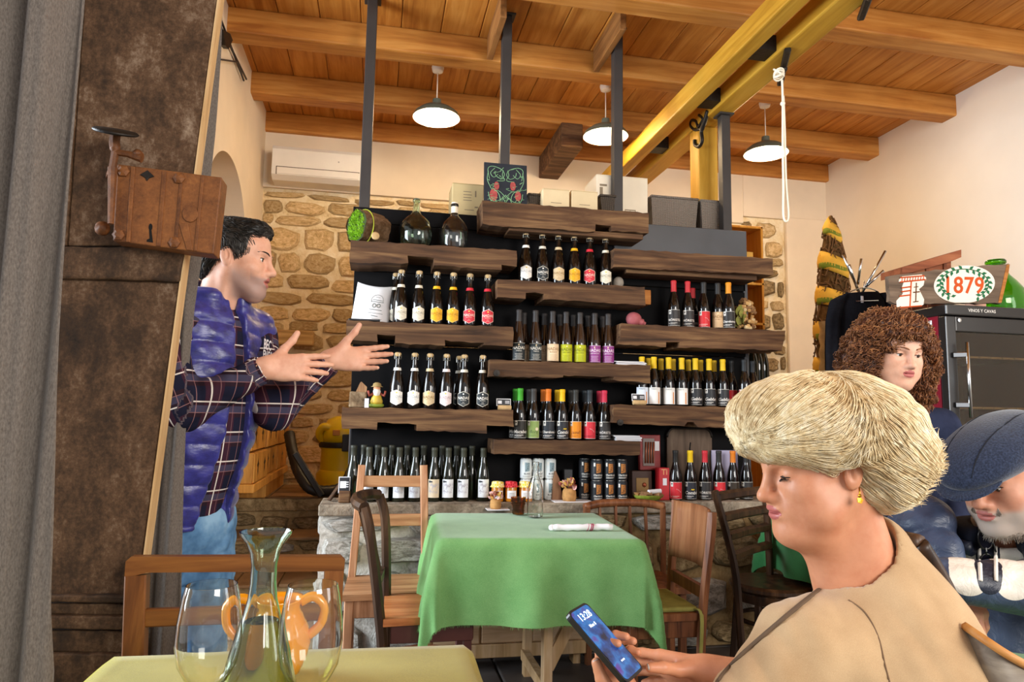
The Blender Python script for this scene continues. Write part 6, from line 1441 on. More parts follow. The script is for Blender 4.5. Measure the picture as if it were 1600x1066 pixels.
# ---------------------------------------------------------------- people: signed-distance bodies meshed as one surface
class SDF:
    def __init__(s, lo, hi, h):
        s.lo = np.array(lo, float); s.h = h; s.n = np.ceil((np.array(hi)-s.lo)/h).astype(int)+1
        s.ax = [(s.lo[i]+h*np.arange(s.n[i])).astype(np.float32) for i in range(3)]
        s.F = np.full(s.n, .25, np.float32)
    def _sl(s, lo, hi, pad):
        a = np.floor((np.array(lo)-pad-s.lo)/s.h).astype(int); b = np.ceil((np.array(hi)+pad-s.lo)/s.h).astype(int)+1
        a = np.clip(a, 0, s.n); b = np.clip(b, 0, s.n); return tuple(slice(int(x), int(y)) for x, y in zip(a, b))
    def op(s, fn, lo, hi, k=.01, sub=False):
        sl = s._sl(lo, hi, k*1.2+3*s.h+.004)
        if any(q.stop <= q.start for q in sl): return s
        X, Y, Z = np.meshgrid(*[s.ax[i][sl[i]] for i in range(3)], indexing='ij'); d = fn(X, Y, Z).astype(np.float32); a = s.F[sl]
        if sub:
            a2, d2 = -a, d; hh = np.maximum(k-np.abs(a2-d2), 0)/k; s.F[sl] = -(np.minimum(a2, d2)-hh*hh*k*.25)
        else:
            hh = np.maximum(k-np.abs(a-d), 0)/k; s.F[sl] = np.minimum(a, d)-hh*hh*k*.25
        return s
    def ell(s, c, r, R=None, k=.01, sub=False, disp=None):
        c = np.array(c, float); r = np.array(r if hasattr(r, '__len__') else (r,)*3, float); m = float(r.max())
        Rm = np.eye(3) if R is None else np.array(R, float)      # rows: local axes in world
        def fn(X, Y, Z):
            dx, dy, dz = X-c[0], Y-c[1], Z-c[2]; q = [(Rm[i, 0]*dx+Rm[i, 1]*dy+Rm[i, 2]*dz)/r[i] for i in range(3)]
            k0 = np.sqrt(q[0]**2+q[1]**2+q[2]**2)+1e-9; k1 = np.sqrt((q[0]/r[0])**2+(q[1]/r[1])**2+(q[2]/r[2])**2)+1e-9
            d = k0*(k0-1)/k1
            return d+disp(X, Y, Z) if disp else d
        ext = np.sqrt(((Rm*r[:, None])**2).sum(0)); return s.op(fn, c-ext, c+ext, k, sub)
    def cap(s, a, b, ra, rb=None, k=.01, sub=False, disp=None, flat=None):
        """tapered capsule; flat=(axis, factor) squashes it along an axis"""
        a = np.array(a, float); b = np.array(b, float); rb = ra if rb is None else rb; ab = b-a; L2 = float(ab@ab)+1e-12
        def fn(X, Y, Z):
            t = np.clip(((X-a[0])*ab[0]+(Y-a[1])*ab[1]+(Z-a[2])*ab[2])/L2, 0, 1); px, py, pz = X-a[0]-t*ab[0], Y-a[1]-t*ab[1], Z-a[2]-t*ab[2]
            if flat is not None:
                n, f = np.array(flat[0], float), flat[1]; q = px*n[0]+py*n[1]+pz*n[2]; e = (1/f-1)*q; px, py, pz = px+n[0]*e, py+n[1]*e, pz+n[2]*e
            d = np.sqrt(px*px+py*py+pz*pz)-(ra+(rb-ra)*t)
            return d+disp(X, Y, Z) if disp else d
        m = max(ra, rb); return s.op(fn, np.minimum(a, b)-m, np.maximum(a, b)+m, k, sub)
    def chain(s, pts, rad, **kw):
        for i in range(len(pts)-1): s.cap(pts[i], pts[i+1], rad[i], rad[i+1], **kw)
        return s
    def mesh(s):
        F = s.F; In = F < 0; c = np.zeros(np.array(F.shape)-1, np.int8)
        for i in (0, 1):
            for j in (0, 1):
                for k in (0, 1): c += In[i:F.shape[0]-1+i, j:F.shape[1]-1+j, k:F.shape[2]-1+k]
        act = np.argwhere((c > 0) & (c < 8)); idx = np.full(c.shape, -1, np.int64); idx[tuple(act.T)] = np.arange(len(act))
        off = [(i, j, k) for i in (0, 1) for j in (0, 1) for k in (0, 1)]; val = [F[act[:, 0]+o[0], act[:, 1]+o[1], act[:, 2]+o[2]] for o in off]
        P = np.zeros((len(act), 3)); N = np.zeros(len(act))
        for p in range(8):
            for q in range(p+1, 8):
                if sum(abs(off[p][i]-off[q][i]) for i in range(3)) != 1: continue
                va, vb = val[p], val[q]; m = (va < 0) != (vb < 0); t = np.where(m, va/(va-vb+1e-20), 0)[:, None]
                pos = np.array(off[p])+t*(np.array(off[q])-np.array(off[p])); P += pos*m[:, None]; N += m
        V_ = (act+P/N[:, None])*s.h+s.lo; faces = []
        for a in range(3):
            b, d = (a+1) % 3, (a+2) % 3; sh = [slice(None)]*3; sh2 = [slice(None)]*3; sh[a] = slice(0, -1); sh2[a] = slice(1, None)
            A, B = In[tuple(sh)], In[tuple(sh2)]; e = np.argwhere(A != B); e = e[(e[:, b] > 0) & (e[:, d] > 0) & (e[:, b] < c.shape[b]) & (e[:, d] < c.shape[d])]
            if not len(e): continue
            pos = A[tuple(e.T)]; q = []
            for (ob, od) in ((-1, -1), (0, -1), (0, 0), (-1, 0)):
                w = e.copy(); w[:, b] += ob; w[:, d] += od; q.append(idx[tuple(w.T)])
            Q = np.stack(q, 1); Q[~pos] = Q[~pos][:, ::-1]; faces.append(Q)
        return V_, np.concatenate(faces)
    def at(s, P):
        """field value at points (nearest-cell trilinear)"""
        g = (P-s.lo)/s.h; i = np.clip(np.floor(g).astype(int), 0, s.n-2); f = np.clip(g-i, 0, 1); r = 0
        for o in [(a, b, c) for a in (0, 1) for b in (0, 1) for c in (0, 1)]:
            w = np.prod([f[:, k] if o[k] else 1-f[:, k] for k in range(3)], 0); r = r+w*s.F[i[:, 0]+o[0], i[:, 1]+o[1], i[:, 2]+o[2]]
        return r
    def grad(s, P):
        e = s.h; return np.stack([(s.at(P+np.eye(3)[k]*e)-s.at(P-np.eye(3)[k]*e))/(2*e) for k in range(3)], 1)
def np_mesh(name, parts, mats, parent, matfn=None, label=None, attr=None, kind=None):
    """join (verts, quads) pieces into ONE mesh object, world coordinates"""
    vs, fs, o = [], [], 0
    for v, f in parts: vs.append(v); fs.append(f+o); o += len(v)
    v = np.concatenate(vs); f = np.concatenate(fs); org = np.array(wloc(parent)) if parent is not None else np.zeros(3)
    me = bpy.data.meshes.new(name); n = f.shape[1]
    me.vertices.add(len(v)); me.vertices.foreach_set('co', (v-org).astype(np.float32).ravel())
    me.loops.add(f.size); me.loops.foreach_set('vertex_index', f.ravel().astype(np.int32))
    me.polygons.add(len(f)); me.polygons.foreach_set('loop_start', np.arange(0, f.size, n, dtype=np.int32)); me.polygons.foreach_set('loop_total', np.full(len(f), n, dtype=np.int32))
    for m in (mats if isinstance(mats, (list, tuple)) else [mats]): me.materials.append(m)
    if matfn is not None: me.polygons.foreach_set('material_index', matfn(v[f].mean(1)).astype(np.int32))
    me.polygons.foreach_set('use_smooth', np.ones(len(f), dtype=bool))
    if attr is not None:
        A = me.attributes.new('cloth_co', 'FLOAT_VECTOR', 'POINT'); A.data.foreach_set('vector', attr(v).astype(np.float32).ravel())
    me.update(); me.validate()
    ob = bpy.data.objects.new(name, me); COL.objects.link(ob); ob.parent = parent
    if label: ob['label'] = label
    if kind: ob['kind'] = kind
    return ob
def nrm(v): v = np.array(v, float); return v/np.linalg.norm(v)
class Frame:
    """local frame: s (subject's left), f (forward), u (up)"""
    def __init__(F, o, f, u=(0, 0, 1), sc=1.0):
        F.o = np.array(o, float); F.f = nrm(f); u = np.array(u, float); u = nrm(u-F.f*(u@F.f)); F.u = u; F.s = np.cross(u, F.f); F.sc = sc
        F.R = np.stack([F.s, F.f, F.u])
    def p(F, s, f, u): return F.o+(F.s*s+F.f*f+F.u*u)*F.sc
    def tilt(F, pitch=0, roll=0):
        f = F.f*math.cos(pitch)-F.u*math.sin(pitch); u = F.u*math.cos(pitch)+F.f*math.sin(pitch)
        if roll: u = u*math.cos(roll)+F.s*math.sin(roll)
        return Frame(F.o, f, u, F.sc)
    def loc(F, P): d = (P-F.o)/F.sc; return np.stack([d@F.s, d@F.f, d@F.u], 1)
def skin_mat(name, c, beard=None, rough=.5):
    b = NB(name); L = lin(c); n = b.noise(b.co(rnd=False), 28, 5, .6); n2 = b.noise(b.co(rnd=False), 160, 3)
    col = b.ramp(n, [(.3, tuple(x*y for x, y in zip(L, (.90, .80, .76)))), (.55, L), (.75, tuple(min(1, x*1.08) for x in L))])
    if beard:
        at_ = b.n('ShaderNodeAttribute', attribute_name='cloth_co'); sp = b.n('ShaderNodeSeparateXYZ'); b.l(at_.outputs['Vector'], sp.inputs[0]); col = b.mix(sp.outputs[0], col, beard)
    b.base(col); b.bump(n2, .15, .001)
    return b.done(rough, 0, .35, **{'Subsurface Weight': .12, 'Subsurface Radius': (.012, .005, .003), 'Subsurface Scale': 1.0})
def head_sdf(S, F, o):
    """sculpt a head into grid S in frame F; o: shape options"""
    g = lambda k, d: o.get(k, d); R = F.R; sc = F.sc; w = g('w', 1.0); nz = g('nose', 1.0); fat = g('fat', 0.0)
    E = lambda c, r, k=.02, **kw: S.ell(F.p(*c), np.array(r)*sc, R, k*sc, **kw)
    C = lambda a, b, ra, rb, k=.015, **kw: S.cap(F.p(*a), F.p(*b), ra*sc, rb*sc, k*sc, **kw)
    E((0, -.014, .030), (.075*w, .096, .086)); E((0, .028, -.028), (.061*w, .060, .082), .03); E((0, .046, .045), (.055*w, .044, .046), .03)
    for q in (-1, 1):
        C((q*.052*w, -.002, -.050), (q*.018, .066, -.098), .018, .014, .03); E((q*.040*w, .055, -.030), (.024, .024, .022), .03)
        if fat: E((q*.042*w, .035, -.070), (.028+fat*.01, .034, .030), .03)
    E((0, .078, -.099), (.019, .015, .014), .025)
    if fat: E((0, .040, -.108), (.045, .040, .020+fat*.012), .03)
    for q in (-1, 1): C((q*.008, .087, .016), (q*.040, .074, .017), .0085, .0075, .018)
    C((0, .089, .010), (0, .101+.006*nz, -.030), .0075, .0095*nz, .014); E((0, .104+.006*nz, -.036), (.0105*nz, .0105, .0095), .010)
    for q in (-1, 1): E((q*.0115*nz, .096, -.039), (.0075, .0105, .0080), .008)
    for q in (-1, 1): E((q*.032, .091, -.001), (.017, .012, .0105), .012, sub=True)
    for q in (-1, 1):   # lids
        E((q*.032, .0725, -.0005), (.0160, .0140, .0130), .006)
        ap = g('eye', .0035)
        if ap > 0: E((q*.032, .090, -.001-g('lidlow', 0)), (.0148, .0135, ap), .002, sub=True)
    E((0, .078, -.062), (.030, .018, .022), .022); op_ = g('open', 0.0)
    E((0, .0955, -.0585), (.020, .0075, .0052), .007); E((0, .0935, -.0705-op_*.6), (.018, .0080, .0062), .008)
    E((0, .102, -.0645-op_*.3), (.021, .012, .0013+op_*.5), .003, sub=True)
    for q in (-1, 1):
        Re = Frame((0, 0, 0), F.f+F.u*.25, F.u-F.f*.25).R; c = F.p(q*.0775*w, -.012, -.006)
        S.ell(c, np.array((.0075, .0165, .030))*sc, Re, .008*sc); S.ell(F.p(q*.0850*w, -.008, -.002), np.array((.0065, .009, .020))*sc, Re, .003*sc, sub=True); S.ell(F.p(q*.081*w, -.012, -.004), np.array((.004, .004, .012))*sc, Re, .004*sc)
def skin_pick(F, o):
    def fn(P):
        q = F.loc(P); op_ = o.get('open', 0.0); m = np.zeros(len(P), int)
        lip = (((q[:, 0]/.021)**2+((q[:, 2]+.064+op_*.3)/(.0125+op_*.4))**2) < 1) & (q[:, 1] > .085); m[lip] = 1
        return m
    return fn
m_eyew = plain('eye_white', '#e8e2da', .15, 0, .6, .01); m_iris = plain('eye_iris', '#3a2a1c', .1, 0, .6, .05)
def eyes(F, parent, gaze=(0, 0), ap=.0035, low=0.0):
    for q in (-1, 1):
        c = V(F.p(q*.032, .0735, -.001)); g_ = nrm(F.f+F.s*gaze[0]+F.u*gaze[1])
        e = obj('eye', MB().ball(c, .0126*F.sc, 16, 10), m_eyew, parent, True, world=True)
        obj('iris', MB().lathe([(.0062*F.sc, 0), (.0050*F.sc, .0012), (0, .0022)], 14, c+V(g_)*.0113*F.sc, axis=tuple(g_)), m_iris, e, True, world=True)
        obj('lash_line', MB().tube([V(F.p(q*.032+.0145*math.sin(a), .0735+.0150*math.cos(a)*.96, -.001-low+ap*math.cos(a)**.7+.0004)) for a in np.linspace(-1.2, 1.2, 13)], .0009*F.sc, 4), plain('lash_dark', '#1c120c', .7), parent, world=True)
def brow_strands(F, parent, m, r=.0011, n=60, thick=.005):
    mb = MB(); rg = random.Random(3)
    for q in (-1, 1):
        for k in range(n):
            t = k/(n-1); s = .010+.036*t; f = .0985-.021*t**1.8; u = .0165+.006*math.sin(t*2.6)+rg.uniform(-1, 1)*thick*.35*(1-.5*t)
            a = V(F.p(q*s, f, u)); b_ = V(F.p(q*(s+.009), f-.004*t, u+.0035*(1-1.4*t))); mb.tube([a, b_], [r*F.sc, r*.4*F.sc], 3)
    return obj('eyebrow_hair', mb, m, parent, True, world=True, kind='stuff')
def hand_sdf(S, w, x, up, palm, curl=(.15, .15, .15, .15), thumb=(.75, .1), sc=1.0, spread=.06, k=.008, tb=None):
    """w wrist, x towards fingertips, up thumb side, palm = way the palm faces; curl per finger index..little"""
    x = nrm(x); n = np.array(palm, float); n = nrm(n-x*(n@x)); y = np.cross(n, x); y = y if y@np.array(up, float) > 0 else -y; w = np.array(w, float)
    P = lambda a, b, c: w+(x*a+y*b+n*c)*sc
    S.cap(P(-.018, 0, 0), P(.0, 0, 0), .025*sc, .024*sc, k*sc*2, flat=(n, .72)); tips = {}
    for i, (kx, ky, L) in enumerate(((.092, .030, .072), (.096, .010, .080), (.090, -.010, .074), (.080, -.029, .058))):
        S.cap(P(.0, ky*.55, 0), P(kx, ky, -.003), .0145*sc, .0110*sc, k*sc*1.6); b = P(kx, ky, -.002); dirn = x+y*(1.5-i)*spread; ang = 0
        for j, (fr, r0, r1) in enumerate(((.45, .0098, .0088), (.30, .0088, .0080), (.25, .0080, .0066))):
            ang += curl[i]*(1.0 if j else .9)*(1.25 if j == 1 else 1); d = nrm(nrm(dirn)*math.cos(ang)+n*math.sin(ang)); e = b+d*L*fr*sc
            q = 1-.10*(i == 3); S.cap(b, e, r0*q*sc, r1*q*sc, k*sc*.45); b = e
        tips[i] = (b, d)
    S.ell(P(.040, -.004, .004), np.array((.045, .034, .014))*sc, np.stack([x, y, n]), k*sc*2)
    a, bnd = thumb; t0 = P(.018, .020, .006); d0 = nrm(x*math.cos(a)+y*math.sin(a)+n*bnd); t1 = t0+d0*.042*sc
    if tb is not None: d1 = nrm(tb[0]); d2 = nrm(tb[1])
    else: d1 = nrm(x*math.cos(a-.12)+y*math.sin(a-.12)+n*bnd); d2 = nrm(x*math.cos(a+.1)+y*math.sin(a+.1)+n*bnd*.6)
    t2 = t1+d1*.034*sc; t3 = t2+d2*.026*sc
    S.cap(t0, t1, .0175*sc, .0125*sc, k*sc*1.8); S.cap(t1, t2, .0115*sc, .0105*sc, k*sc*.6); S.cap(t2, t3, .0105*sc, .0082*sc, k*sc*.5); tips['t'] = (t3, d2)
    return tips
def nail(parent, tip, d, nn, m, sc=1.0):
    d = V(nrm(d)); nn = V(nrm(np.array(nn)-np.array(d)*float(np.dot(nn, d)))); sd = d.cross(nn); c = V(tip)+nn*.0062*sc-d*.001*sc; mb = MB()
    mb.grid(lambda u, v: c+sd*(u-.5)*.0120*sc*(1-.35*abs(v-.5)**2*4*.4)+d*(v-.45)*.0135*sc-nn*((u-.5)**2*.010*sc), 6, 6)
    o = obj('nail', mb, m, parent, True, world=True); md = o.modifiers.new('s', 'SOLIDIFY'); md.thickness = .0012; return o
def wrinkle(amp, fx, seed=0):
    r = np.random.RandomState(seed); K = r.normal(size=(5, 3))*fx; ph = r.uniform(0, 6.28, 5)
    def fn(X, Y, Z):
        s = 0
        for i in range(5): s = s+np.sin(K[i, 0]*X+K[i, 1]*Y+K[i, 2]*Z+ph[i])
        return amp*(1-np.abs(s)/2.2)
    return fn
# hair: strands advected over a hair volume
def strands(name, S, roots, flow, n_seg, step, m, parent, r0=.0012, lift=.002, curl=0.0, cfreq=60, seed=0, side=3, wob=.3, label=None, drop=None):
    rg = np.random.RandomState(seed); P = roots.copy(); N = len(P); path = [P.copy()]; off = rg.normal(size=(N, 3))*wob; lf = lift*rg.uniform(.2, 1.6, N)
    for k in range(n_seg):
        G = S.grad(P); G /= np.linalg.norm(G, axis=1, keepdims=True)+1e-9; D = flow(P)+off*(.6+.4*np.sin(k*.5+off[:, :1]*5)); D -= G*(D*G).sum(1, keepdims=True)
        D /= np.linalg.norm(D, axis=1, keepdims=True)+1e-9
        if drop is not None: D = D+G*drop*(k/n_seg)**2; D /= np.linalg.norm(D, axis=1, keepdims=True)
        P = P+D*step*rg.uniform(.85, 1.15, (N, 1)); d = S.at(P)
        if drop is None: P = P-G*(d-lf)[:, None]*.8
        path.append(P.copy())
    A = np.stack(path, 1)           # N, K, 3
    if curl:
        K = A.shape[1]; T = np.gradient(A, axis=1); T /= np.linalg.norm(T, axis=2, keepdims=True)+1e-9; ref = rg.normal(size=(N, 1, 3)); B = np.cross(T, np.broadcast_to(ref, T.shape)); B /= np.linalg.norm(B, axis=2, keepdims=True)+1e-9; Nn = np.cross(T, B)
        ph = rg.uniform(0, 6.28, (N, 1))+np.arange(K)[None]*cfreq*step*rg.uniform(.7, 1.3, (N, 1)); am = curl*np.minimum(1, np.arange(K)/3.0)[None]*rg.uniform(.5, 1.3, (N, 1))
        A = A+B*(np.cos(ph)*am)[..., None]+Nn*(np.sin(ph)*am)[..., None]
    K = A.shape[1]; T = np.gradient(A, axis=1); T /= np.linalg.norm(T, axis=2, keepdims=True)+1e-9; G = rg.normal(size=(N, 1, 3)); B = np.cross(T, np.broadcast_to(G, T.shape)); B /= np.linalg.norm(B, axis=2, keepdims=True)+1e-9; C = np.cross(T, B)
    w = r0*np.sin(np.linspace(.5, 3.05, K))**.6; rr = rg.uniform(.6, 1.3, (N, 1)); W_ = (w[None]*rr)[..., None]
    ring = [A+(B*math.cos(a)+C*math.sin(a))*W_ for a in np.arange(side)*2*math.pi/side]; Vv = np.stack(ring, 2).reshape(-1, 3)
    i = np.arange(N)[:, None, None]; k = np.arange(K-1)[None, :, None]; j = np.arange(side)[None, None, :]; jn = (j+1) % side; b = (i*K+k)*side
    Q = np.stack([b+j, b+jn, b+side+jn, b+side+j], -1).reshape(-1, 4)
    return np_mesh(name, [(Vv, Q)], m, parent, label=label, kind='stuff')
def hair_mat(name, c1, c2, c3, rough=.45):
    b = NB(name); n = b.noise(b.co((90, 90, 90), rnd=False), 1, 3, .6); n2 = b.noise(b.co(rnd=False), 14, 3); f = b.math('ADD', b.math('MULTIPLY', n, .6), b.math('MULTIPLY', n2, .4))
    b.base(b.ramp(f, [(.36, c1), (.5, c2), (.66, c3)])); return b.done(rough, 0, .35)
def surf_points(S, n, seed, cond=None):
    v, f = S.mesh(); rg = np.random.RandomState(seed); P = v[rg.randint(0, len(v), n*4)]
    if cond is not None: P = P[cond(P)]
    return P[:n]
A_ = lambda px, py, d: np.array(atD(px, py, d))
# ---------------------------------------------------------------- the man talking at the left
man = thing('person', 'man in a quilted blue vest and plaid shirt, standing and gesturing with both hands', 'person', (-.50, 2.22, 0))
sk_m = skin_mat('skin_pale', '#d9a68c', '#a58478'); lip_m = plain('lip_dusky', '#b26a60', .45, 0, .4, .05)
HO = A_(371, 405, 2.10); Fh = Frame(HO, (.985, -.10, 0)).tilt(.07, 0); Fh.sc = .985
oh = dict(open=.006, nose=1.12, eye=.0042, w=.97)
S = SDF(HO-np.array((.16, .14, .25)), HO+np.array((.17, .14, .15)), .003); head_sdf(S, Fh, oh)
CS = np.array((-.495, 2.20, 1.515)); d_t = nrm((.77, -.64, 0)); Ft = Frame(CS, d_t)
nb = Ft.p(0, -.01, -.01); S.cap(Fh.p(0, -.028, -.045), nb, .056, .062, .03); S.cap(Fh.p(-.045, -.01, -.06), Ft.p(-.02, .05, .0), .016, .014, .02); S.ell(Fh.p(0, .06, -.108), (.02,)*3, None, .03)
# beard shade is a material zone of the skin
def ramp_(x, a, b): return np.clip((x-a)/(b-a), 0, 1)
def beard_co(F, lo=-.040):
    def fn(P):
        q = F.loc(P); o = np.zeros((len(P), 3)); w = ramp_(q[:, 2], lo+.012-.45*(q[:, 1]-.03)*(q[:, 1] < .06), lo-.022-.45*(q[:, 1]-.03)*(q[:, 1] < .06))*ramp_(q[:, 2], -.135, -.118)*ramp_(q[:, 1], -.004, .016)
        w *= 1-ramp_(q[:, 1], .055, .075)*ramp_(q[:, 2], -.060, -.048); o[:, 0] = w; return o
    return fn
def pick(P):
    m = skin_pick(Fh, oh)(P); q = Fh.loc(P)
    st = (q[:, 2] < -.038-.55*(q[:, 1]-.02)*(q[:, 1] < .05)) & (q[:, 2] > -.125) & (q[:, 1] > -.002) & (m == 0) & ~((q[:, 2] > -.052) & (q[:, 1] > .06)) & ~((q[:, 1] > .0) & (q[:, 2] < -.112) & (q[:, 1] < .03))
    return m
hv = S.mesh()
RS, LS = Ft.p(-.205, .02, -.005), Ft.p(.155, .0, -.01)
RE = A_(287, 640, 1.91); RW = A_(416, 575, 1.93); LE = np.array((-.30, 2.20, 1.275)); LW = A_(517, 563, 2.10)
Sh1 = SDF(RW-.14, RW+np.array((.27, .14, .16)), .0026)
hand_sdf(Sh1, RW+nrm(RW-RE)*.005, (1, .10, .02), (0, 0, 1), (0.1, 1, -.15), curl=(.02, .10, .16, .20), thumb=(.98, .05), spread=.05)
Sh1.cap(RW-nrm(RW-RE)*.10, RW, .032, .025, .02)
Sh2 = SDF(LW-.13, LW+np.array((.25, .14, .17)), .0026)
hand_sdf(Sh2, LW+nrm(LW-LE)*.008, (1, -.05, .03), (0, 0, 1), (-.1, -1, .25), curl=(.05, .04, .10, .16), thumb=(.95, .18), spread=.07)
Sh2.cap(LW-nrm(LW-LE)*.10, LW, .031, .025, .02)
HIP = np.array((-.565, 2.24, .95)); Fp = Frame(HIP, d_t)
Sb = SDF((-.95, 1.8, 0), (-.1, 2.6, 1.56), .010)
for q in (-1, 1):
    h_ = Fp.p(q*.09, 0, -.02); kn_ = Fp.p(q*.10, .03, -.45); an = Fp.p(q*.11, .0, -.87); Sb.chain([h_, kn_, an], [.085, .058, .042], k=.03); Sb.cap(an+np.array((0, 0, -.03)), an+d_t*.15+np.array((0, 0, -.045)), .045, .035, .02)
Sb.cap(HIP, Ft.p(0, 0, -.14), .075, .08, .03); Sb.cap(RS, LS, .04, .04, .03); Sb.cap(RS, RE, .036, .030, .01); Sb.cap(RE, RW, .030, .022, .01); Sb.cap(LS, LE, .036, .030, .01); Sb.cap(LE, LW, .030, .022, .01); Sb.cap(Ft.p(0, 0, -.06), nb, .05, .05, .02)
body = np_mesh('body', [hv, Sh1.mesh(), Sh2.mesh(), Sb.mesh()], [sk_m, lip_m], man, pick, attr=beard_co(Fh))
eyes(Fh, man, (0, -.05), .0042); m_hairm = hair_mat('hair_black', '#14120f', '#2a2622', '#55504a', .4); brow_strands(Fh, man, m_hairm, .0012)
H = SDF(HO-np.array((.17, .15, .16)), HO+np.array((.16, .15, .17)), .003); g = lambda *a: Fh.p(*a)
H.ell(g(0, -.020, .036), (.081, .101, .089), Fh.R, .01); H.ell(g(0, .045, .092), (.055, .045, .030), Fh.R, .02, disp=wrinkle(.002, 120, 2)); H.ell(g(0, -.075, -.02), (.062, .038, .06), Fh.R, .03)
H.ell(g(0, .105, -.005), (.10, .062, .082), Fh.R, .01, sub=True); H.ell(g(0, .045, -.085), (.2, .066, .068), Fh.R, .01, sub=True)
for q in (-1, 1): H.ell(g(q*.085, -.004, -.012), (.03, .020, .034), Fh.R, .006, sub=True)
H.ell(g(0, -.06, -.125), (.12, .10, .05), Fh.R, .01, sub=True)
np_mesh('hair', [H.mesh()], m_hairm, man)
R0 = surf_points(H, 2600, 5); top = Fh.p(0, -.04, .12)
def fl(P):
    q = P-top; l = Fh.loc(P); d = Fh.f*.7*(l[:, 2:3] > .04)+(-Fh.u)*.8*(l[:, 2:3] <= .06)+(-Fh.f)*.35*(l[:, 1:2] < -.03)+Fh.f*.15; return d
strands('hair_strands', H, R0, fl, 6, .0055, m_hairm, man, .0011, .0035, seed=2, wob=.35)
# shirt with plaid sleeves
def plaid_mat(name):
    b = NB(name); at_ = b.n('ShaderNodeAttribute', attribute_name='cloth_co'); sp = b.n('ShaderNodeSeparateXYZ'); b.l(at_.outputs['Vector'], sp.inputs[0])
    def stripe(out, period, off, width):
        x = b.math('FRACT', b.math('ADD', b.math('DIVIDE', out, period), off)); return b.math('LESS_THAN', b.math('ABSOLUTE', b.math('SUBTRACT', x, .5)), width*.5)
    col = lin('#2a2026'); c = None
    base = b.mix(stripe(sp.outputs[0], .085, 0, .46), '#2b1d26', '#1d1e30'); base = b.mix(b.math('MULTIPLY', stripe(sp.outputs[1], .085, .2, .46), .55), base, '#4a2430')
    base = b.mix(b.math('MULTIPLY', stripe(sp.outputs[0], .085, .5, .22), .6), base, '#4a4a62')
    for o_, off, w_, a_ in ((0, .27, .045, .85), (1, .27, .045, .85), (0, .62, .022, .6), (1, .66, .022, .6), (1, .05, .02, .45)):
        base = b.mix(b.math('MULTIPLY', stripe(sp.outputs[o_], .085, off, w_), a_), base, '#e6dcd4' if off < .5 and off > .1 else '#a87a7a')
    n = b.noise(b.co(rnd=False), 500, 2); b.base(base); b.bump(n, .2, .001); return b.done(.9, 0, .1)
m_plaid = plaid_mat('plaid_flannel')
segs = [(RS, RE), (RE, RW), (LS, LE), (LE, LW)]
def plaid_co(P):
    out = np.zeros((len(P), 3)); best = np.full(len(P), 9.); l = Ft.loc(P); out[:, 0] = P[:, 2]; out[:, 1] = l[:, 0]+.3*l[:, 1]
    best = np.maximum(np.abs(l[:, 0])-.155, -.02)+.06
    for a, b_ in segs:
        d = b_-a; L = np.linalg.norm(d); d = d/L; t = np.clip((P-a)@d, 0, L); r = P-a-t[:, None]*d; rr = np.linalg.norm(r, axis=1)
        x = nrm(np.cross(d, (0, 1, 0.2))); y = np.cross(d, x); an = np.arctan2(r@y, r@x); m = rr < best; out[m, 0] = t[m]+.031; out[m, 1] = (an*.052)[m]; best = np.minimum(best, rr)
    return out
Ss = SDF((-.95, 1.75, .85), (.0, 2.65, 1.62), .005); wr1 = wrinkle(.004, 55, 3)
Ss.ell(Ft.p(0, .0, -.20), (.150, .112, .30), Ft.R, .03); Ss.ell(Fp.p(0, .0, .08), (.155, .115, .21), Ft.R, .05)
Ss.cap(RS, LS, .070, .070, .05)
for a, b_, c in ((RS, RE, RW), (LS, LE, LW)):
    Ss.cap(a, b_, .068, .058, .03, disp=wr1); Ss.cap(b_, c-nrm(c-b_)*.02, .056, .040, .03, disp=wr1); e = c-nrm(c-b_)*.02; Ss.cap(e-nrm(c-b_)*.035, e, .040, .037, .006)
    Ss.cap(e+nrm(c-b_)*.012, e+nrm(c-b_)*.09, .034, .034, .004, sub=True)
Ss.ell(Fp.p(0, 0, -.16), (.4, .4, .12), Fp.R, .01, sub=True); Ss.cap(nb+np.array((0, 0, .02)), nb+np.array((0, 0, .15)), .064, .07, .01, sub=True)
np_mesh('plaid_shirt', [Ss.mesh()], m_plaid, man, attr=plaid_co)
obj('shirt_collar', MB().tube([V(nb+Ft.s*.070*math.cos(a)+Ft.f*(.066*math.sin(a)+.01)+Ft.u*(.045+.012*math.sin(a))) for a in np.linspace(2.0, 7.4, 26)], .016, 8, flat=.6), m_plaid, man, True, world=True)
# quilted vest, open at the front
b = NB('vest_blue'); n = b.noise(b.co(rnd=False), 40, 4); lw = b.n('ShaderNodeLayerWeight'); b.base(b.ramp(n, [(.3, '#27265e'), (.6, '#353685')])); b.bump(b.noise(b.co((60, 60, 140), rnd=False), 1, 3), .25, .004)
m_vest = b.done(.33, 0, .5, **{'Sheen Weight': .15}); m_zip = plain('zip_dark', '#20203a', .4, .2)
def quilt(X, Y, Z):
    z = Z+.018*np.sin(7*(X+Y)); q = np.abs(np.sin(math.pi*z/.058)); return -.008*q**.5+.003*np.sin(70*X+25*Y)*np.sin(60*Z+20*X)*q
Sv = SDF((-.95, 1.8, .80), (-.1, 2.62, 1.74), .0045)
Sv.ell(Ft.p(0, -.005, -.19), (.166, .132, .33), Ft.R, .03, disp=quilt); Sv.ell(Fp.p(0, -.005, .10), (.178, .140, .27), Ft.R, .05, disp=quilt)
Sv.cap(Ft.p(-.165, -.0, .006), Ft.p(.150, -.0, .006), .070, .072, .05, disp=quilt)
Sv.ell(Fp.p(0, 0, -.145), (.4, .4, .13), Fp.R, .012, sub=True)                      # hem
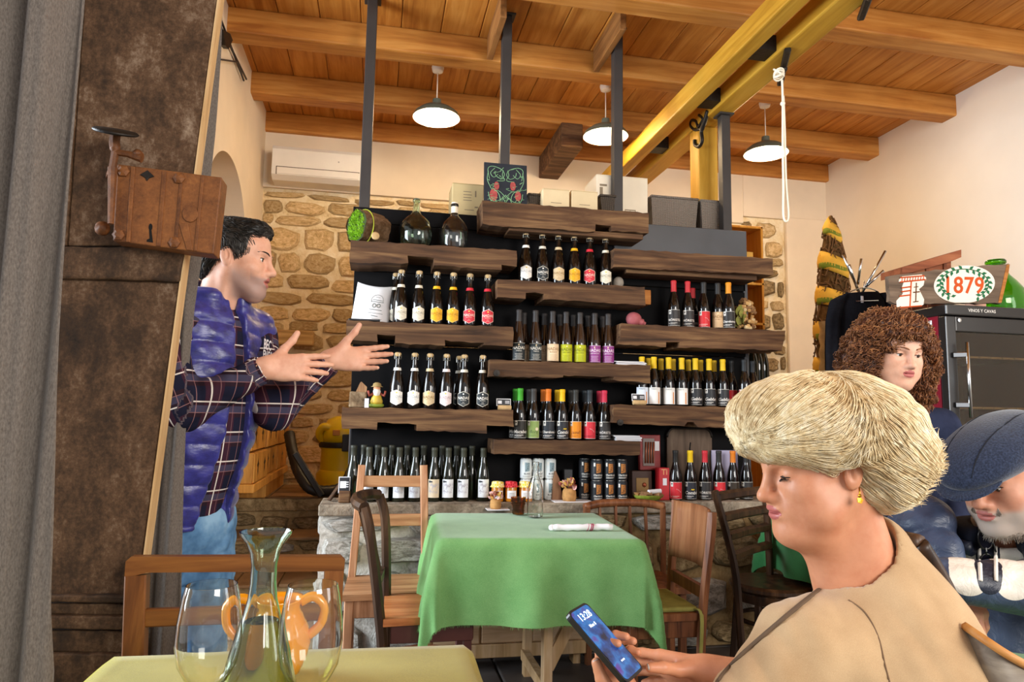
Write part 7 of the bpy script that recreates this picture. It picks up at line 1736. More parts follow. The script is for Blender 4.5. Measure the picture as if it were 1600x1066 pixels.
for sg, s0, hs in ((-1, RS-Ft.s*.035, .85), (1, LS+Ft.s*.085, .62)):                                                  # arm holes
    Sv.ell(s0+Ft.s*sg*.015+np.array((0, 0, -.10)), np.array((.085, .105, .165))*hs, Ft.R, .012, sub=True)
def vfront(X, Y, Z):  # the front opening: wide at the hem, meeting below the collar
    l0 = (X-CS[0])*Ft.s[0]+(Y-CS[1])*Ft.s[1]; l1 = (X-CS[0])*Ft.f[0]+(Y-CS[1])*Ft.f[1]; z = Z-CS[2]
    hw = .018+.040*np.clip(-z/.55, 0, 1); return np.maximum(np.abs(l0-.018)-hw, .02-l1)
Sv.op(vfront, Ft.p(-.3, -.3, -.8), Ft.p(.3, .3, .2), .008, sub=True); Sv.op(vfront, (-.95, 1.8, .80), (-.1, 2.62, 1.68), .008, sub=True)
for a in np.linspace(2.15, 7.25, 44):                                               # standing collar
    c = nb+Ft.s*.088*math.cos(a)+Ft.f*(.080*math.sin(a)+.004); Sv.cap(c+np.array((0, 0, -.03)), c*1.0+Ft.f*.012*math.sin(a)+np.array((0, 0, .100+.050*max(0, -math.sin(a)))), .021, .016, .012, disp=lambda X, Y, Z: -.004*np.abs(np.sin(math.pi*Z/.030))**.5)
Sv.cap(nb+np.array((0, 0, -.03)), nb+np.array((.02, 0, .15)), .066, .070, .006, sub=True)
np_mesh('quilted_vest', [Sv.mesh()], m_vest, man)
lg = V(Ft.p(.072, .158, -.062)); mb = MB(); ff = frame_at(lg, tuple(-Ft.s*-1*-1), (0, 0, 1))
xd = V(Ft.s*.85-Ft.f*.52); fr = frame_at(lg, tuple(-xd), (0, 0, 1)) if (V((1, 0, 0)).dot(-xd) > 0) else frame_at(lg, tuple(xd), (0, 0, 1))
put_text(mb, 'BEC', fr @ Matrix.Translation((0, .014, .004)), .042, bold=.001); put_text(mb, 'ENCA', fr @ Matrix.Translation((.006, -.016, .004)), .034, bold=.001); put_text(mb, '& VINOS', fr @ Matrix.Translation((0, -.038, .004)), .012, bold=.0004)
mb.v = [tuple(V(v)) for v in mb.v]; obj('chest_logo', mb, ink('#e8e6ea'), man, world=True)
# jeans and shoes
b = NB('denim'); n = b.noise(b.co(rnd=False), 9, 4, .6); n2 = b.noise(b.co((600, 600, 600), rnd=False), 1, 1); b.base(b.ramp(n, [(.32, '#3c5f86'), (.5, '#5d86ad'), (.68, '#86abc8')])); b.bump(n2, .2, .001); m_denim = b.done(.85, 0, .15)
Sj = SDF((-.95, 1.8, .04), (-.1, 2.62, 1.02), .0055); wrj = wrinkle(.006, 38, 8)
for q in (-1, 1):
    h_ = Fp.p(q*.085, -.01, -.02); kn_ = Fp.p(q*.105, .03, -.45); an = Fp.p(q*.115, .0, -.86); Sj.chain([h_, kn_, an], [.108, .080, .072], k=.03, disp=wrj)
Sj.ell(Fp.p(0, -.01, -.02), (.165, .125, .12), Fp.R, .04); np_mesh('jeans', [Sj.mesh()], m_denim, man)
for q in (-1, 1):
    pts = [V(Fp.p(q*.085+q*.102, -.015, -.12)), V(Fp.p(q*.105+q*.078, .025, -.45)), V(Fp.p(q*.115+q*.070, 0, -.85))]; obj('side_seam', MB().tube(cat_rom(pts, 8), .0028, 5), plain('seam_blue', '#30506e', .9), man, True, world=True)
    a = Fp.p(q*.115, -.05, -.90); b_ = Fp.p(q*.12, .16, -.92); Sx = SDF(np.minimum(a, b_)-.09, np.maximum(a, b_)+.09, .007); Sx.cap(a, b_, .045, .036, .02); np_mesh('shoe', [Sx.mesh()], plain('shoe_brown', '#4a3426', .5), man)
# ---------------------------------------------------------------- the blond woman with the phone
K2 = 1.25
A2 = lambda px, py, d: A_(px, py, d*K2)
bw = thing('person', 'woman with short blond hair and beige top, seated and looking down at her phone', 'person', (.92, 1.15, 0))
sk_b = skin_mat('skin_warm', '#c88a68', None, .45); lip_b = plain('lip_rose', '#b0605a', .4, 0, .4, .05)
HB = A2(1279, 728, .95); Fb = Frame(HB, (-.998, .06, 0)).tilt(.16, 0); Fb.sc = .985
ob_ = dict(fat=.45, nose=1.0, eye=0, lidlow=.004, w=1.02)
S = SDF(HB-np.array((.17, .15, .26)), HB+np.array((.16, .15, .15)), .0026); head_sdf(S, Fb, ob_)
CB = A2(1385, 955, .94); Ftb = Frame(CB, (-.86, .50, 0)); nbb = A2(1338, 898, .95)
S.cap(Fb.p(0, -.026, -.05), nbb+np.array((.010, .0, -.01)), .056, .066, .03); S.cap(Fb.p(0, .020, -.105), nbb+np.array((-.028, .0, -.03)), .030, .040, .04); S.ell(Fb.p(0, .074, -.100), (.021, .017, .016), Fb.R, .02)
hvb = S.mesh()
# arms and hands
PH0, PH1 = A2(909, 958, .905), A2(985, 1046, .865)       # phone axis: top end, bottom end
ax_ = nrm(PH1-PH0); tocam = nrm(-np.array(ray(945, 1005))); side_ = nrm(np.cross(ax_, tocam)); nph = nrm(tocam*.40+side_*(-.62)+np.array((0, 0, .25))); nph = nrm(nph-ax_*(nph@ax_)); wph = np.cross(nph, ax_)
if wph@np.array(_rt) < 0: wph = -wph
LWb, RWb = A2(996, 1126, .885), A2(1114, 1054, .92)
Shl = SDF(LWb-np.array((.20, .14, .12)), LWb+np.array((.12, .18, .22)), .0024)
pc = (PH0+PH1)/2; bk_ = -nph*.026
xl = nrm(A2(948, 1012, .925)-LWb)
tL = hand_sdf(Shl, LWb+bk_*.3, xl, -wph, nph, curl=(.62, .64, .66, .7), thumb=(.62, .22), sc=.98, tb=(A2(905, 1020, .872)-A2(935, 1058, .876), A2(899, 1000, .874)-A2(905, 1018, .872)))
Shl.cap(LWb-xl*.12, LWb, .034, .027, .02)
Shr = SDF(RWb-np.array((.22, .15, .14)), RWb+np.array((.12, .18, .14)), .0024)
xr = nrm(A2(1000, 1040, .97)-RWb)
tR = hand_sdf(Shr, RWb, xr, np.array((0, -.2, 1)), np.array((-.1, -.75, -.35)), curl=(.04, .06, .08, .1), thumb=(.45, .7), sc=.92, tb=(A2(1012, 1034, .872)-A2(1048, 1040, .885), A2(987, 1034, .866)-A2(1012, 1034, .872)))
Shr.cap(RWb-xr*.12, RWb, .036, .027, .02)
SLb, SRb = A2(1262, 1022, .88), CB+np.array((.06, .14, -.05)); ELb = A2(1095, 1205, .82); ERb = A2(1235, 1100, 1.02)
HPb = np.array((1.00, 1.18, .505)); Sbb = SDF((.05, .6, 0), (1.35, 1.65, 1.12), .012)
Sbb.cap(HPb, CB+np.array((0, 0, -.12)), .10, .10, .03); Sbb.cap(SLb, ELb, .036, .032, .01); Sbb.cap(ELb, LWb, .032, .024, .01); Sbb.cap(SRb, ERb, .036, .032, .01); Sbb.cap(ERb, RWb, .032, .024, .01); Sbb.cap(CB+np.array((0, 0, -.1)), nbb, .06, .055, .02)
for q in (-1, 1):
    h_ = HPb+Ftb.s*q*.09; kn_ = h_+Ftb.f*.40+np.array((0, 0, -.02)); an = kn_+np.array((.02, 0, -.44)); Sbb.chain([h_, kn_, an], [.075, .055, .038], k=.03); Sbb.cap(an, an+Ftb.f*.14, .04, .03, .02)
np_mesh('body', [hvb, Shl.mesh(), Shr.mesh(), Sbb.mesh()], [sk_b, lip_b], bw, skin_pick(Fb, ob_))
eyes(Fb, bw, (0, -.5), .0012, .004); m_brb = hair_mat('brow_fair', '#7a5436', '#9a7450', '#b08a62'); brow_strands(Fb, bw, m_brb, .0010, 30)
lash = MB()
for k in range(14): a = -.9+1.8*k/13; c = V(Fb.p(.032+.0125*math.sin(a), .0735+.0135*math.cos(a), -.0055-.001*math.cos(a))); lash.tube([c, c+V(Fb.f)*.005-V(Fb.u)*.004+V(Fb.s)*.002*a], [.0006, .0003], 3)
obj('eyelashes', lash, plain('lash_brown', '#2e1e14', .6), bw, world=True, kind='stuff')
m_nail = plain('nail_grey', '#a8a49c', .2, 0, .6, .03)
for tip, d, nn in ((tL['t'][0], tL['t'][1], tocam*.9+np.array((0, 0, .2))), (tR['t'][0], tR['t'][1], tocam+np.array((0, 0, .5)))): nail(bw, tip, d, nn, m_nail, .95)
# hair
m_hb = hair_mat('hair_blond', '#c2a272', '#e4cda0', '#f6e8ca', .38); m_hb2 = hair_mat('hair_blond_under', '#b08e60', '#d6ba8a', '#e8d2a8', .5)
H = SDF(HB-np.array((.28, .24, .24)), HB+np.array((.32, .24, .26)), .0045); hp = lambda px, py, d=.95: A2(px, py, d)
gr = wrinkle(.0035, 60, 4)
H.ell(hp(1303, 668), np.array((.116, .098, .078))*1.22, None, .03, disp=gr); H.ell(hp(1232, 660), np.array((.080, .085, .062))*1.22, None, .03, disp=gr); H.ell(hp(1362, 702), np.array((.064, .086, .072))*1.22, None, .03, disp=gr)
H.ell(hp(1207, 668), np.array((.044, .060, .042))*1.22, None, .03, disp=gr); H.ell(hp(1396, 715), np.array((.036, .066, .042))*1.22, None, .03, disp=gr); H.ell(hp(1366, 762), np.array((.036, .070, .030))*1.22, None, .03, disp=gr)
H.ell(Fb.p(0, .125, -.045), (.13, .075, .070), Fb.R, .02, sub=True)
fc_ = hp(1238, 800, .90); H.ell(np.array((fc_[0], HB[1]-.06, fc_[2])), (.076, .14, .072), None, .02, sub=True); H.ell(Fb.p(.09, -.006, -.022), (.045, .022, .030), Fb.R, .012, sub=True)
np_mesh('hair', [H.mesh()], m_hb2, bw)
crown = hp(1325, 590, .96)
def flb(P):
    q = P-HB; t = np.clip((HB[0]+.045-P[:, 0])/.10, 0, 1)[:, None]; fwd = np.array((-1, -.15, -.30)); bck = np.array((.8, -.1, -.62)); low = (P[:, 2] < HB[2]+.02)[:, None]
    d = fwd*t+bck*(1-t); return np.where(low & (t < .5), np.array((.75, -.05, -.35)), d)+np.array((0, 0, -.10))
R0 = surf_points(H, 8500, 8, lambda P: P[:, 1] < HB[1]+.10)
strands('hair_strands', H, R0, flb, 17, .0085, m_hb, bw, .0008, .0035, seed=4, wob=.13)
R1 = surf_points(H, 900, 9, lambda P: (P[:, 0] > HB[0]+.09) & (P[:, 2] < HB[2]+.05))
strands('hair_flicks', H, R1, lambda P: np.tile(np.array((.9, -.1, .05)), (len(P), 1)), 8, .0065, m_hb, bw, .0009, .004, seed=5, wob=.4, drop=.9)
R2 = surf_points(H, 240, 10, lambda P: P[:, 0] < HB[0]-.07)
strands('fringe_strands', H, R2, lambda P: np.tile(np.array((-.75, -.1, -.6)), (len(P), 1)), 8, .006, m_hb, bw, .0009, .004, seed=6, wob=.4, drop=.5)
# earring
ep = V(A2(1289, 778, .862)); ep = V(Fb.p(.083, -.008, -.040)); er = obj('earring', MB().tube([ep+V((.002, -.004, .010)), ep+V((0, -.007, .0)), ep+V((0, -.006, -.006))], .0012, 6), plain('gold', '#b98428', .3, 1.0, .5, .03), bw, True, world=True, label='small gold earring')
st = MB(); st.lathe([(.001, -.0012), (.0055, -.0008), (.0055, .0008), (.001, .0012)], 5, ep+V((0, -.007, -.010)), axis=(0, -1, .2)); st.ball(ep+V((0, -.007, -.003)), .003, 8, 6); obj('earring_drop', st, MATS['gold'], er, world=False); er.children[0].data.transform(Matrix.Translation(-V(wloc(bw))))
# beige knitted top
b = NB('beige_knit'); n = b.noise(b.co((1, 1, 1), rnd=False), 900, 1); n2 = b.noise(b.co(rnd=False), 8, 3); f = b.math('ADD', b.math('MULTIPLY', n, .3), b.math('MULTIPLY', n2, .7))
b.base(b.ramp(f, [(.35, '#a98a66'), (.65, '#c4a680')])); b.bump(n, .25, .001); m_bk = b.done(.95, 0, .08, **{'Sheen Weight': .2}); m_seam = plain('seam_brown', '#5e4a38', .9)
St = SDF((.25, .55, .40), (1.38, 1.65, 1.18), .0062); wb_ = wrinkle(.004, 30, 12)
St.ell(Ftb.p(0, -.01, -.20), (.215, .180, .26), Ftb.R, .05, disp=wb_); St.ell(HPb+np.array((0, 0, .10)), (.19, .18, .22), Ftb.R, .08, disp=wb_)
St.cap(SLb, CB+np.array((0, 0, -.03)), .078, .09, .06, disp=wb_); St.cap(CB+np.array((0, 0, -.03)), SRb, .085, .070, .06, disp=wb_); St.cap(CB+np.array((.02, 0, -.03)), nbb+np.array((.030, .008, .030)), .100, .074, .05)
St.ell(Ftb.p(.05, .075, -.15), (.085, .07, .08), Ftb.R, .05, disp=wb_); St.ell(Ftb.p(-.05, .075, -.15), (.085, .07, .08), Ftb.R, .05)
St.cap(SLb, ELb, .078, .062, .04, disp=wb_); St.cap(ELb, LWb-nrm(LWb-ELb)*.06, .060, .044, .03, disp=wb_); St.cap(SRb, ERb, .076, .060, .04, disp=wb_); St.cap(ERb, RWb-nrm(RWb-ERb)*.07, .058, .040, .03, disp=wb_)
nk = nbb+np.array((-.012, .0, .012)); St.ell(nk+np.array((-.014, 0, .064)), (.088, .084, .036), Frame((0, 0, 0), (-.80, 0, -.60), (-.60, 0, .80)).R, .01, sub=True); St.cap(nbb, Fb.p(0, -.03, -.03), .0675, .074, .008, sub=True)
np_mesh('knit_top', [St.mesh()], m_bk, bw)
# dark seams lie on the cloth: follow the surface between pixel points
def on_cloth(S, pts, d0, n=30, off=.001):
    out = []
    for q in cat_rom([V((x, y, 0)) for x, y in pts], max(2, n//(len(pts)-1))):
        for dep in np.arange(d0-.25, d0+.25, .002):
            P = np.array(atD(q.x, q.y, dep))
            if S.at(P[None])[0] < 0: out.append(V(P)-V(ray(q.x, q.y)).normalized()*off); break
    return out
P = on_cloth(St, [(1326, 938), (1352, 958), (1372, 995), (1383, 1040), (1390, 1066)], 1.12)
if len(P) > 3: obj('sleeve_seam', MB().tube(P, .0016, 5), plain('seam_tan', '#7a6048', .95), bw, True, world=True)
P = on_cloth(St, [(1292, 912), (1250, 945), (1202, 985), (1155, 1026), (1132, 1050), (1120, 1066)], 1.08, 40, .003)
if len(P) > 3:
    t = thing('bag_strap', 'thin dark brown strap running down the front of the beige top', 'strap', tuple(P[-1])); obj('strap', MB().tube(P, .0045, 6, flat=.6), m_seam, t, True, world=True)
# phone
t = thing('phone', 'smartphone with lit blue screen held in both hands by the blond woman', 'phone', tuple(pc))
Lp, Wp, Tp = np.linalg.norm(PH1-PH0), .066, .009; Lp = max(Lp, .135)
def pq(a, b_, c): return V(pc+ax_*a+wph*b_+nph*c)
def rrect(l, w, r, c, n=5):
    o = []
    for sx_, sy_ in ((1, 1), (-1, 1), (-1, -1), (1, -1)):
        a0 = {(1, 1): 0, (-1, 1): 1, (-1, -1): 2, (1, -1): 3}[(sx_, sy_)]*math.pi/2
        for k in range(n): a = a0+k/(n-1)*math.pi/2; o.append(pq(sx_*(l/2-r)+r*math.cos(a), sy_*(w/2-r)+r*math.sin(a), c))
    return o
def plate(l, w, r, c0, c1): A = rrect(l, w, r, c0); B = rrect(l, w, r, c1); n = len(A); return MB().add(A+B, [tuple(range(n))[::-1], tuple(range(n, 2*n))]+[(i, (i+1) % n, n+(i+1) % n, n+i) for i in range(n)])
o = obj('phone_case', plate(Lp, Wp, .010, -Tp, 0), plain('phone_black', '#15151a', .3, 0, .5), t, world=True)
b = NB('phone_screen'); g_ = b.n('ShaderNodeTexCoord'); mp = b.n('ShaderNodeMapping'); b.l(g_.outputs['Generated'], mp.inputs['Vector']); n = b.noise(mp.outputs[0], 3.0, 3); c = b.ramp(n, [(.3, '#0a1030'), (.45, '#1c4a90'), (.55, '#2a7ac0'), (.68, '#5a3a90')]); b.base('#0a0a12')
b.l(c, b.b.inputs['Emission Color']); b.b.inputs['Emission Strength'].default_value = .8; m_scr = b.done(.12, 0, .5)
sc2 = obj('screen', plate(Lp-.008, Wp-.006, .008, -.001, .0006), m_scr, t, world=True); tx = MB()
fr = Matrix.Translation(pq(-Lp*.27, 0, .0012)) @ Matrix((V(wph), V(-ax_), V(wph).cross(V(-ax_)))).transposed().to_4x4()
for k in range(3): put_text(tx, ('13:28', 'Mon 8', '•••')[k], fr @ Matrix.Translation((0, (.012, -.006, -.075)[k], 0)), (.018, .008, .012)[k], bold=.0002)
obj('screen_text', tx, emit('screen_white', '#dfe8f4', .9), sc2, world=False, kind='stuff'); sc2.children[0].data.transform(Matrix.Translation(-pc_ if False else -V(wloc(t))))
# ---------------------------------------------------------------- her chair, mostly hidden behind her back
t = thing('dining_chair', 'dark chair just showing behind the back of the woman in beige', 'chair', (1.02, 1.18, 0))
Bk = [A2(1437, 850, 1.05), A2(1470, 905, 1.05), A2(1500, 970, 1.04), A2(1520, 1020, 1.03), A2(1535, 1075, 1.03)]; Bk = [V(p) for p in Bk]
for dy in (0,): obj('back_post', MB().tube(cat_rom(Bk+[V((Bk[-1].x+.02, Bk[-1].y, .45)), V((Bk[-1].x+.05, Bk[-1].y, 0))], 5), .016, 8), m_dk, t, True, world=True)
p1 = Bk[0]; obj('top_rail', MB().tube(cat_rom([p1, p1+V((-.01, .08, .0)), p1+V((-.01, .14, -.01)), p1+V((.01, .20, -.03))], 5), .018, 8), m_dk, t, True, world=True)
obj('back_post', MB().tube([p1+V((.01, .20, -.03)), p1+V((.12, .20, -.5)), V((p1.x+.15, p1.y+.20, 0))], .016, 8), m_dk, t, True, world=True)
obj('seat', MB().box((.80, .97, .385), (1.20, 1.39, .413), .008), m_dk, t, world=True)
for x, y in ((.83, 1.0), (.83, 1.36)): obj('leg', MB().bar((x, y, 0), (x, y, .385), .035, .035), m_dk, t, world=True)
# ---------------------------------------------------------------- the curly-haired woman
cw = thing('person', 'woman with curly brown hair and navy sweatshirt, standing in front of the burgundy cooler', 'person', (1.93, 2.28, 0))
sk_c = skin_mat('skin_light', '#dba98e'); HC = A_(1396, 550, 2.42); Fc = Frame(HC, (-.10, -.995, 0)).tilt(.20, .06)
oc = dict(fat=.5, nose=.95, eye=.0036, lidlow=.002, w=1.06); S = SDF(HC-np.array((.14, .17, .26)), HC+np.array((.14, .15, .15)), .0032); head_sdf(S, Fc, oc)
nc = np.array((HC[0]+.02, HC[1]+.05, HC[2]-.19)); S.cap(Fc.p(0, -.03, -.05), nc, .052, .058, .03); hc_ = S.mesh()
Ftc = Frame(nc+np.array((0, .01, -.045)), (-.25, -.97, 0)); Sc = SDF((1.55, 1.95, 0), (2.4, 2.65, 1.36), .011)
hpc = Ftc.p(0, 0, -.50); Sc.cap(Ftc.p(0, 0, -.12), hpc, .07, .09, .03)
arms = []
for q in (-1, 1):
    a = Ftc.p(q*.165, 0, -.03); e = Ftc.p(q*.215, .02, -.30); w_ = Ftc.p(q*.10, .18, -.40); arms.append((a, e, w_)); Sc.chain([a, e, w_], [.036, .030, .022], k=.01)
    h_ = hpc+Ftc.s*q*.09; Sc.chain([h_, h_+np.array((0, 0, -.42)), h_+np.array((0, 0, -hpc[2]+.06))], [.085, .06, .042], k=.03); Sc.cap(h_+np.array((0, 0, -hpc[2]+.04)), h_+Ftc.f*.14+np.array((0, 0, -hpc[2]+.035)), .04, .032, .02)
hands = []
for q, (a, e, w_) in zip((-1, 1), arms):
    Sh = SDF(w_-.17, w_+.17, .004); hand_sdf(Sh, w_, nrm(w_-e), (0, 0, 1), -Ftc.s*q, curl=(.3, .35, .4, .45), sc=.9); hands.append(Sh.mesh())
np_mesh('body', [hc_, Sc.mesh()]+hands, [sk_c, lip_b], cw, skin_pick(Fc, oc)); eyes(Fc, cw, (.12, -.18), .0032, .002)
m_hc = hair_mat('hair_auburn', '#4a2a1a', '#7e4e2e', '#b57c4a', .45); brow_strands(Fc, cw, m_hc, .0013)
Hc = SDF(HC-np.array((.25, .24, .36)), HC+np.array((.25, .24, .24)), .006); gc = wrinkle(.012, 45, 5); g = Fc.p
Hc.ell(g(0, -.02, .055), (.112, .12, .100), Fc.R, .03, disp=gc)
for q in (-1, 1): Hc.ell(g(q*.105, -.02, -.045), (.062, .085, .125), Fc.R, .04, disp=gc); Hc.ell(g(q*.09, .0, -.18), (.052, .06, .10), Fc.R, .04, disp=gc)
Hc.ell(g(0, -.08, -.06), (.13, .07, .15), Fc.R, .03, disp=gc); Hc.ell(g(.004, .13, -.035), (.074, .115, .092), Fc.R, .02, sub=True); Hc.ell(g(0, .10, -.14), (.05, .10, .06), Fc.R, .02, sub=True)
np_mesh('hair', [Hc.mesh()], hair_mat('hair_auburn_dark', '#24120a', '#46261a', '#6e4228', .55), cw)
R0 = surf_points(Hc, 2100, 3); strands('curls', Hc, R0, lambda P: nrm((0, 0, -1))+.6*(P-HC)/.12*np.array((1, 1, 0)), 16, .0075, m_hc, cw, .0016, .007, curl=.0085, cfreq=210, seed=7, wob=.35)
b = NB('navy_sweat'); n = b.noise(b.co(rnd=False), 12, 4); b.base(b.ramp(n, [(.35, '#191d2e'), (.65, '#2a3046')])); b.bump(b.noise(b.co(rnd=False), 600, 1), .2, .001); m_navy = b.done(.9, 0, .1)
Sw = SDF((1.5, 1.9, .70), (2.45, 2.7, 1.42), .0075); wc = wrinkle(.006, 30, 6); Sw.ell(Ftc.p(0, 0, -.22), (.17, .125, .27), Ftc.R, .05, disp=wc); Sw.ell(Ftc.p(0, .0, -.45), (.165, .13, .18), Ftc.R, .06, disp=wc)
Sw.ell(Ftc.p(0, .08, -.20), (.13, .07, .085), Ftc.R, .04)
for a, e, w_ in arms: Sw.cap(Ftc.p(0, 0, -.02), a, .075, .068, .05); Sw.cap(a, e, .066, .056, .04, disp=wc); Sw.cap(e, w_-nrm(w_-e)*.02, .054, .038, .03, disp=wc)
Sw.cap(nc+np.array((0, 0, -.02)), nc+np.array((0, -.02, .12)), .066, .08, .01, sub=True); np_mesh('sweatshirt', [Sw.mesh()], m_navy, cw)
obj('neckband', MB().tube([V(nc+np.array((.070*math.cos(a), .066*math.sin(a)-.004, -.022-.012*max(0, -math.sin(a))))) for a in np.linspace(0, 6.283, 28)[:-1]], .010, 8, closed=True), m_navy, cw, True, world=True)
St_ = SDF((1.5, 1.9, .03), (2.45, 2.7, .90), .011)
for q in (-1, 1): h_ = hpc+Ftc.s*q*.088; St_.chain([h_, h_+np.array((0, 0, -.42)), h_+np.array((0, 0, -hpc[2]+.09))], [.115, .085, .07], k=.04)
np_mesh('trousers', [St_.mesh()], plain('trouser_black', '#1c1c20', .85), cw)
# ---------------------------------------------------------------- the man in the flat cap
pm = thing('person', 'grey-bearded man in a navy flat cap and navy and white jacket, bending over the table', 'person', (1.45, 1.50, 0))
sk_p = skin_mat('skin_ruddy', '#c98e72', '#b8a698'); HP = A_(1572, 744, 1.60); Fq = Frame(HP, (-.985, -.17, 0)).tilt(.26, 0)
op2 = dict(fat=.3, nose=1.18, eye=.002, w=1.0); S = SDF(HP-np.array((.20, .18, .24)), HP+np.array((.20, .20, .17)), .003); head_sdf(S, Fq, op2)
np_ = HP+np.array((.045, .06, -.12)); S.cap(Fq.p(0, -.035, -.05), np_, .056, .064, .03); hq = S.mesh()
CP = np_+np.array((.0, .03, -.075)); Ftp = Frame(CP, (-.80, -.60, 0)); hpp = CP+np.array((.10, .10, -.42)); Sp = SDF((.95, 1.0, 0), (2.15, 2.15, 1.05), .012)
RSp, LSp = Ftp.p(-.19, 0, -.03), Ftp.p(.19, 0, -.03)
REp, RWp = A_(1440, 815, 1.68), A_(1490, 905, 1.54); LEp, LWp = A_(1650, 925, 1.40), A_(1470, 905, 1.42)
Sp.cap(CP+np.array((0, 0, -.1)), hpp, .08, .09, .03); Sp.cap(RSp, REp, .036, .03, .01); Sp.cap(REp, RWp, .03, .024, .01); Sp.cap(LSp, LEp, .036, .03, .01); Sp.cap(LEp, LWp, .03, .024, .01)
for q in (-1, 1): h_ = hpp+Ftp.s*q*.09; kn_ = h_+Ftp.f*.40; kn_[2] = h_[2]-.01; an = kn_+np.array((0, 0, -kn_[2]+.07)); Sp.chain([h_, kn_, an], [.08, .058, .042], k=.03); Sp.cap(an, an+Ftp.f*.14+np.array((0, 0, -.025)), .042, .034, .02)
hp_ = []
for w_, e, pl_ in ((RWp, REp, (-.3, .2, -.9)), (LWp, LEp, (0, .3, -.9))): Sh = SDF(w_-.19, w_+.19, .0035); hand_sdf(Sh, w_, nrm(w_-e), (0, -.2, .8), pl_, curl=(.35, .4, .45, .5)); hp_.append(Sh.mesh())
np_mesh('body', [hq, Sp.mesh()]+hp_, [sk_p, lip_m], pm, skin_pick(Fq, op2), attr=beard_co(Fq)); eyes(Fq, pm, (0, -.5), .002); m_gh = hair_mat('hair_grey', '#6a5a4c', '#a09080', '#cfc4b6'); brow_strands(Fq, pm, m_gh, .0013)
Sg = SDF(HP-.18, HP+.18, .004); Sg.ell(Fq.p(0, -.03, -.005), (.079, .088, .075), Fq.R, .01, disp=wrinkle(.003, 90, 2)); Sg.ell(Fq.p(0, .075, -.01), (.12, .075, .10), Fq.R, .01, sub=True)
for q in (-1, 1): Sg.ell(Fq.p(q*.085, -.006, -.008), (.03, .024, .036), Fq.R, .006, sub=True)
np_mesh('hair', [Sg.mesh()], m_gh, pm)
mu = MB(); rg = random.Random(6)
for k in range(260):
    s_ = rg.uniform(-.028, .028); c = V(Fq.p(s_, .093-.28*abs(s_)**1.2, -.050+rg.uniform(-.004, .004))); mu.tube([c, c+V(Fq.s)*s_*.25+V(Fq.u)*-.011+V(Fq.f)*.003], [.0009, .0004], 3)
for k in range(700):
    a, z_ = rg.uniform(-1.5, 1.5), rg.uniform(-.118, -.070); r_b = .060+.020*math.cos(a)
    if z_ > -.080 and abs(a) < .45: continue
    c = V(Fq.p(.052*math.sin(a), .024+.060*math.cos(a), z_)); mu.tube([c, c+V(Fq.p(math.sin(a)*.008, math.cos(a)*.010, -.012))-V(Fq.o)], [.0008, .0004], 3)
obj('beard', mu, m_gh, pm, True, world=True, kind='stuff')
b = NB('cap_wool'); n = b.noise(b.co(rnd=False), 260, 2); b.base(b.ramp(n, [(.3, '#1a2030'), (.7, '#333d54')])); b.bump(n, .5, .002); m_capw = b.done(.95, 0, .08, **{'Sheen Weight': .3}); Fk = Fq.tilt(.16, 0)
Sk = SDF(HP-.24, HP+.24, .004); Sk.ell(Fk.p(0, -.004, .076), (.098, .128, .062), Fk.tilt(.10, 0).R, .02); Sk.ell(Fk.p(0, .075, .074), (.086, .092, .042), Fk.tilt(.30, 0).R, .03); Sk.ell(Fk.p(0, -.08, .03), (.075, .05, .05), Fk.R, .03)
Sk.ell(Fk.p(0, 0, -.10), (.22, .27, .138), Fk.tilt(-.06, 0).R, .006, sub=True); Sk.ell(Fk.p(0, -.012, .0), (.0785, .104, .060), Fk.R, .006, sub=True)
cap_ = np_mesh('flat_cap', [Sk.mesh()], m_capw, pm); Sb_ = SDF(HP-.24, HP+.24, .004); Sb_.ell(Fk.p(0, .116, .044), (.074, .066, .009), Fk.tilt(.34, 0).R, .01); np_mesh('cap_brim', [Sb_.mesh()], m_capw, pm)
for sgn, so in ((1, .040), (-1, -.040)):
    P = []
    for t_ in np.linspace(-.10, .15, 26):
        for u_ in np.arange(.16, -.02, -.002):
            x = Fk.p(so*(1.1-1.2*abs(t_)), t_, u_)
            if Sk.at(x[None])[0] < 0: P.append(V(x)+V(Fk.u)*.0004); break
    if len(P) > 3: obj('cap_seam', MB().tube(P, .0016, 5), plain('seam_navy', '#10141e', .9), pm, True, world=True)
c = V(Fk.p(.091, -.045, .056)); obj('cap_buckle', MB().box((-.016, -.002, -.006), (.016, .002, .006), .001), plain('brass', '#c9a24a'), pm).matrix_local = Matrix.Translation(c-V(wloc(pm))) @ Matrix((V(Fk.f), V(Fk.s), V(Fk.u))).transposed().to_4x4()
b = NB('jacket_nylon'); n = b.noise(b.co(rnd=False), 10, 3); at_ = b.n('ShaderNodeAttribute', attribute_name='cloth_co'); sp = b.n('ShaderNodeSeparateXYZ'); b.l(at_.outputs['Vector'], sp.inputs[0]); c = b.mix(b.math('LESS_THAN', sp.outputs[0], .034), b.ramp(n, [(.35, '#2b3348'), (.65, '#47546e')]), '#e2dace'); b.base(b.mix(b.math('LESS_THAN', sp.outputs[1], .024), c, '#1c2030')); b.bump(b.noise(b.co(rnd=False), 26, 4, .6, .6), .5, .01); m_jk = b.done(.42, 0, .4); m_jw = plain('jacket_white', '#e6dfd4', .6, 0, .3, .03, 10); m_jd = plain('collar_dark', '#1c2030', .9)
Sj = SDF((1.0, 1.0, .48), (2.15, 2.1, 1.20), .0048); wj = wrinkle(.008, 34, 9); Sj.ell(Ftp.p(0, -.01, -.20), (.20, .15, .26), Ftp.R, .05, disp=wj); Sj.ell(hpp+np.array((0, 0, .12)), (.19, .18, .20), Ftp.R, .08, disp=wj); Sj.cap(RSp, LSp, .085, .085, .06, disp=wj)
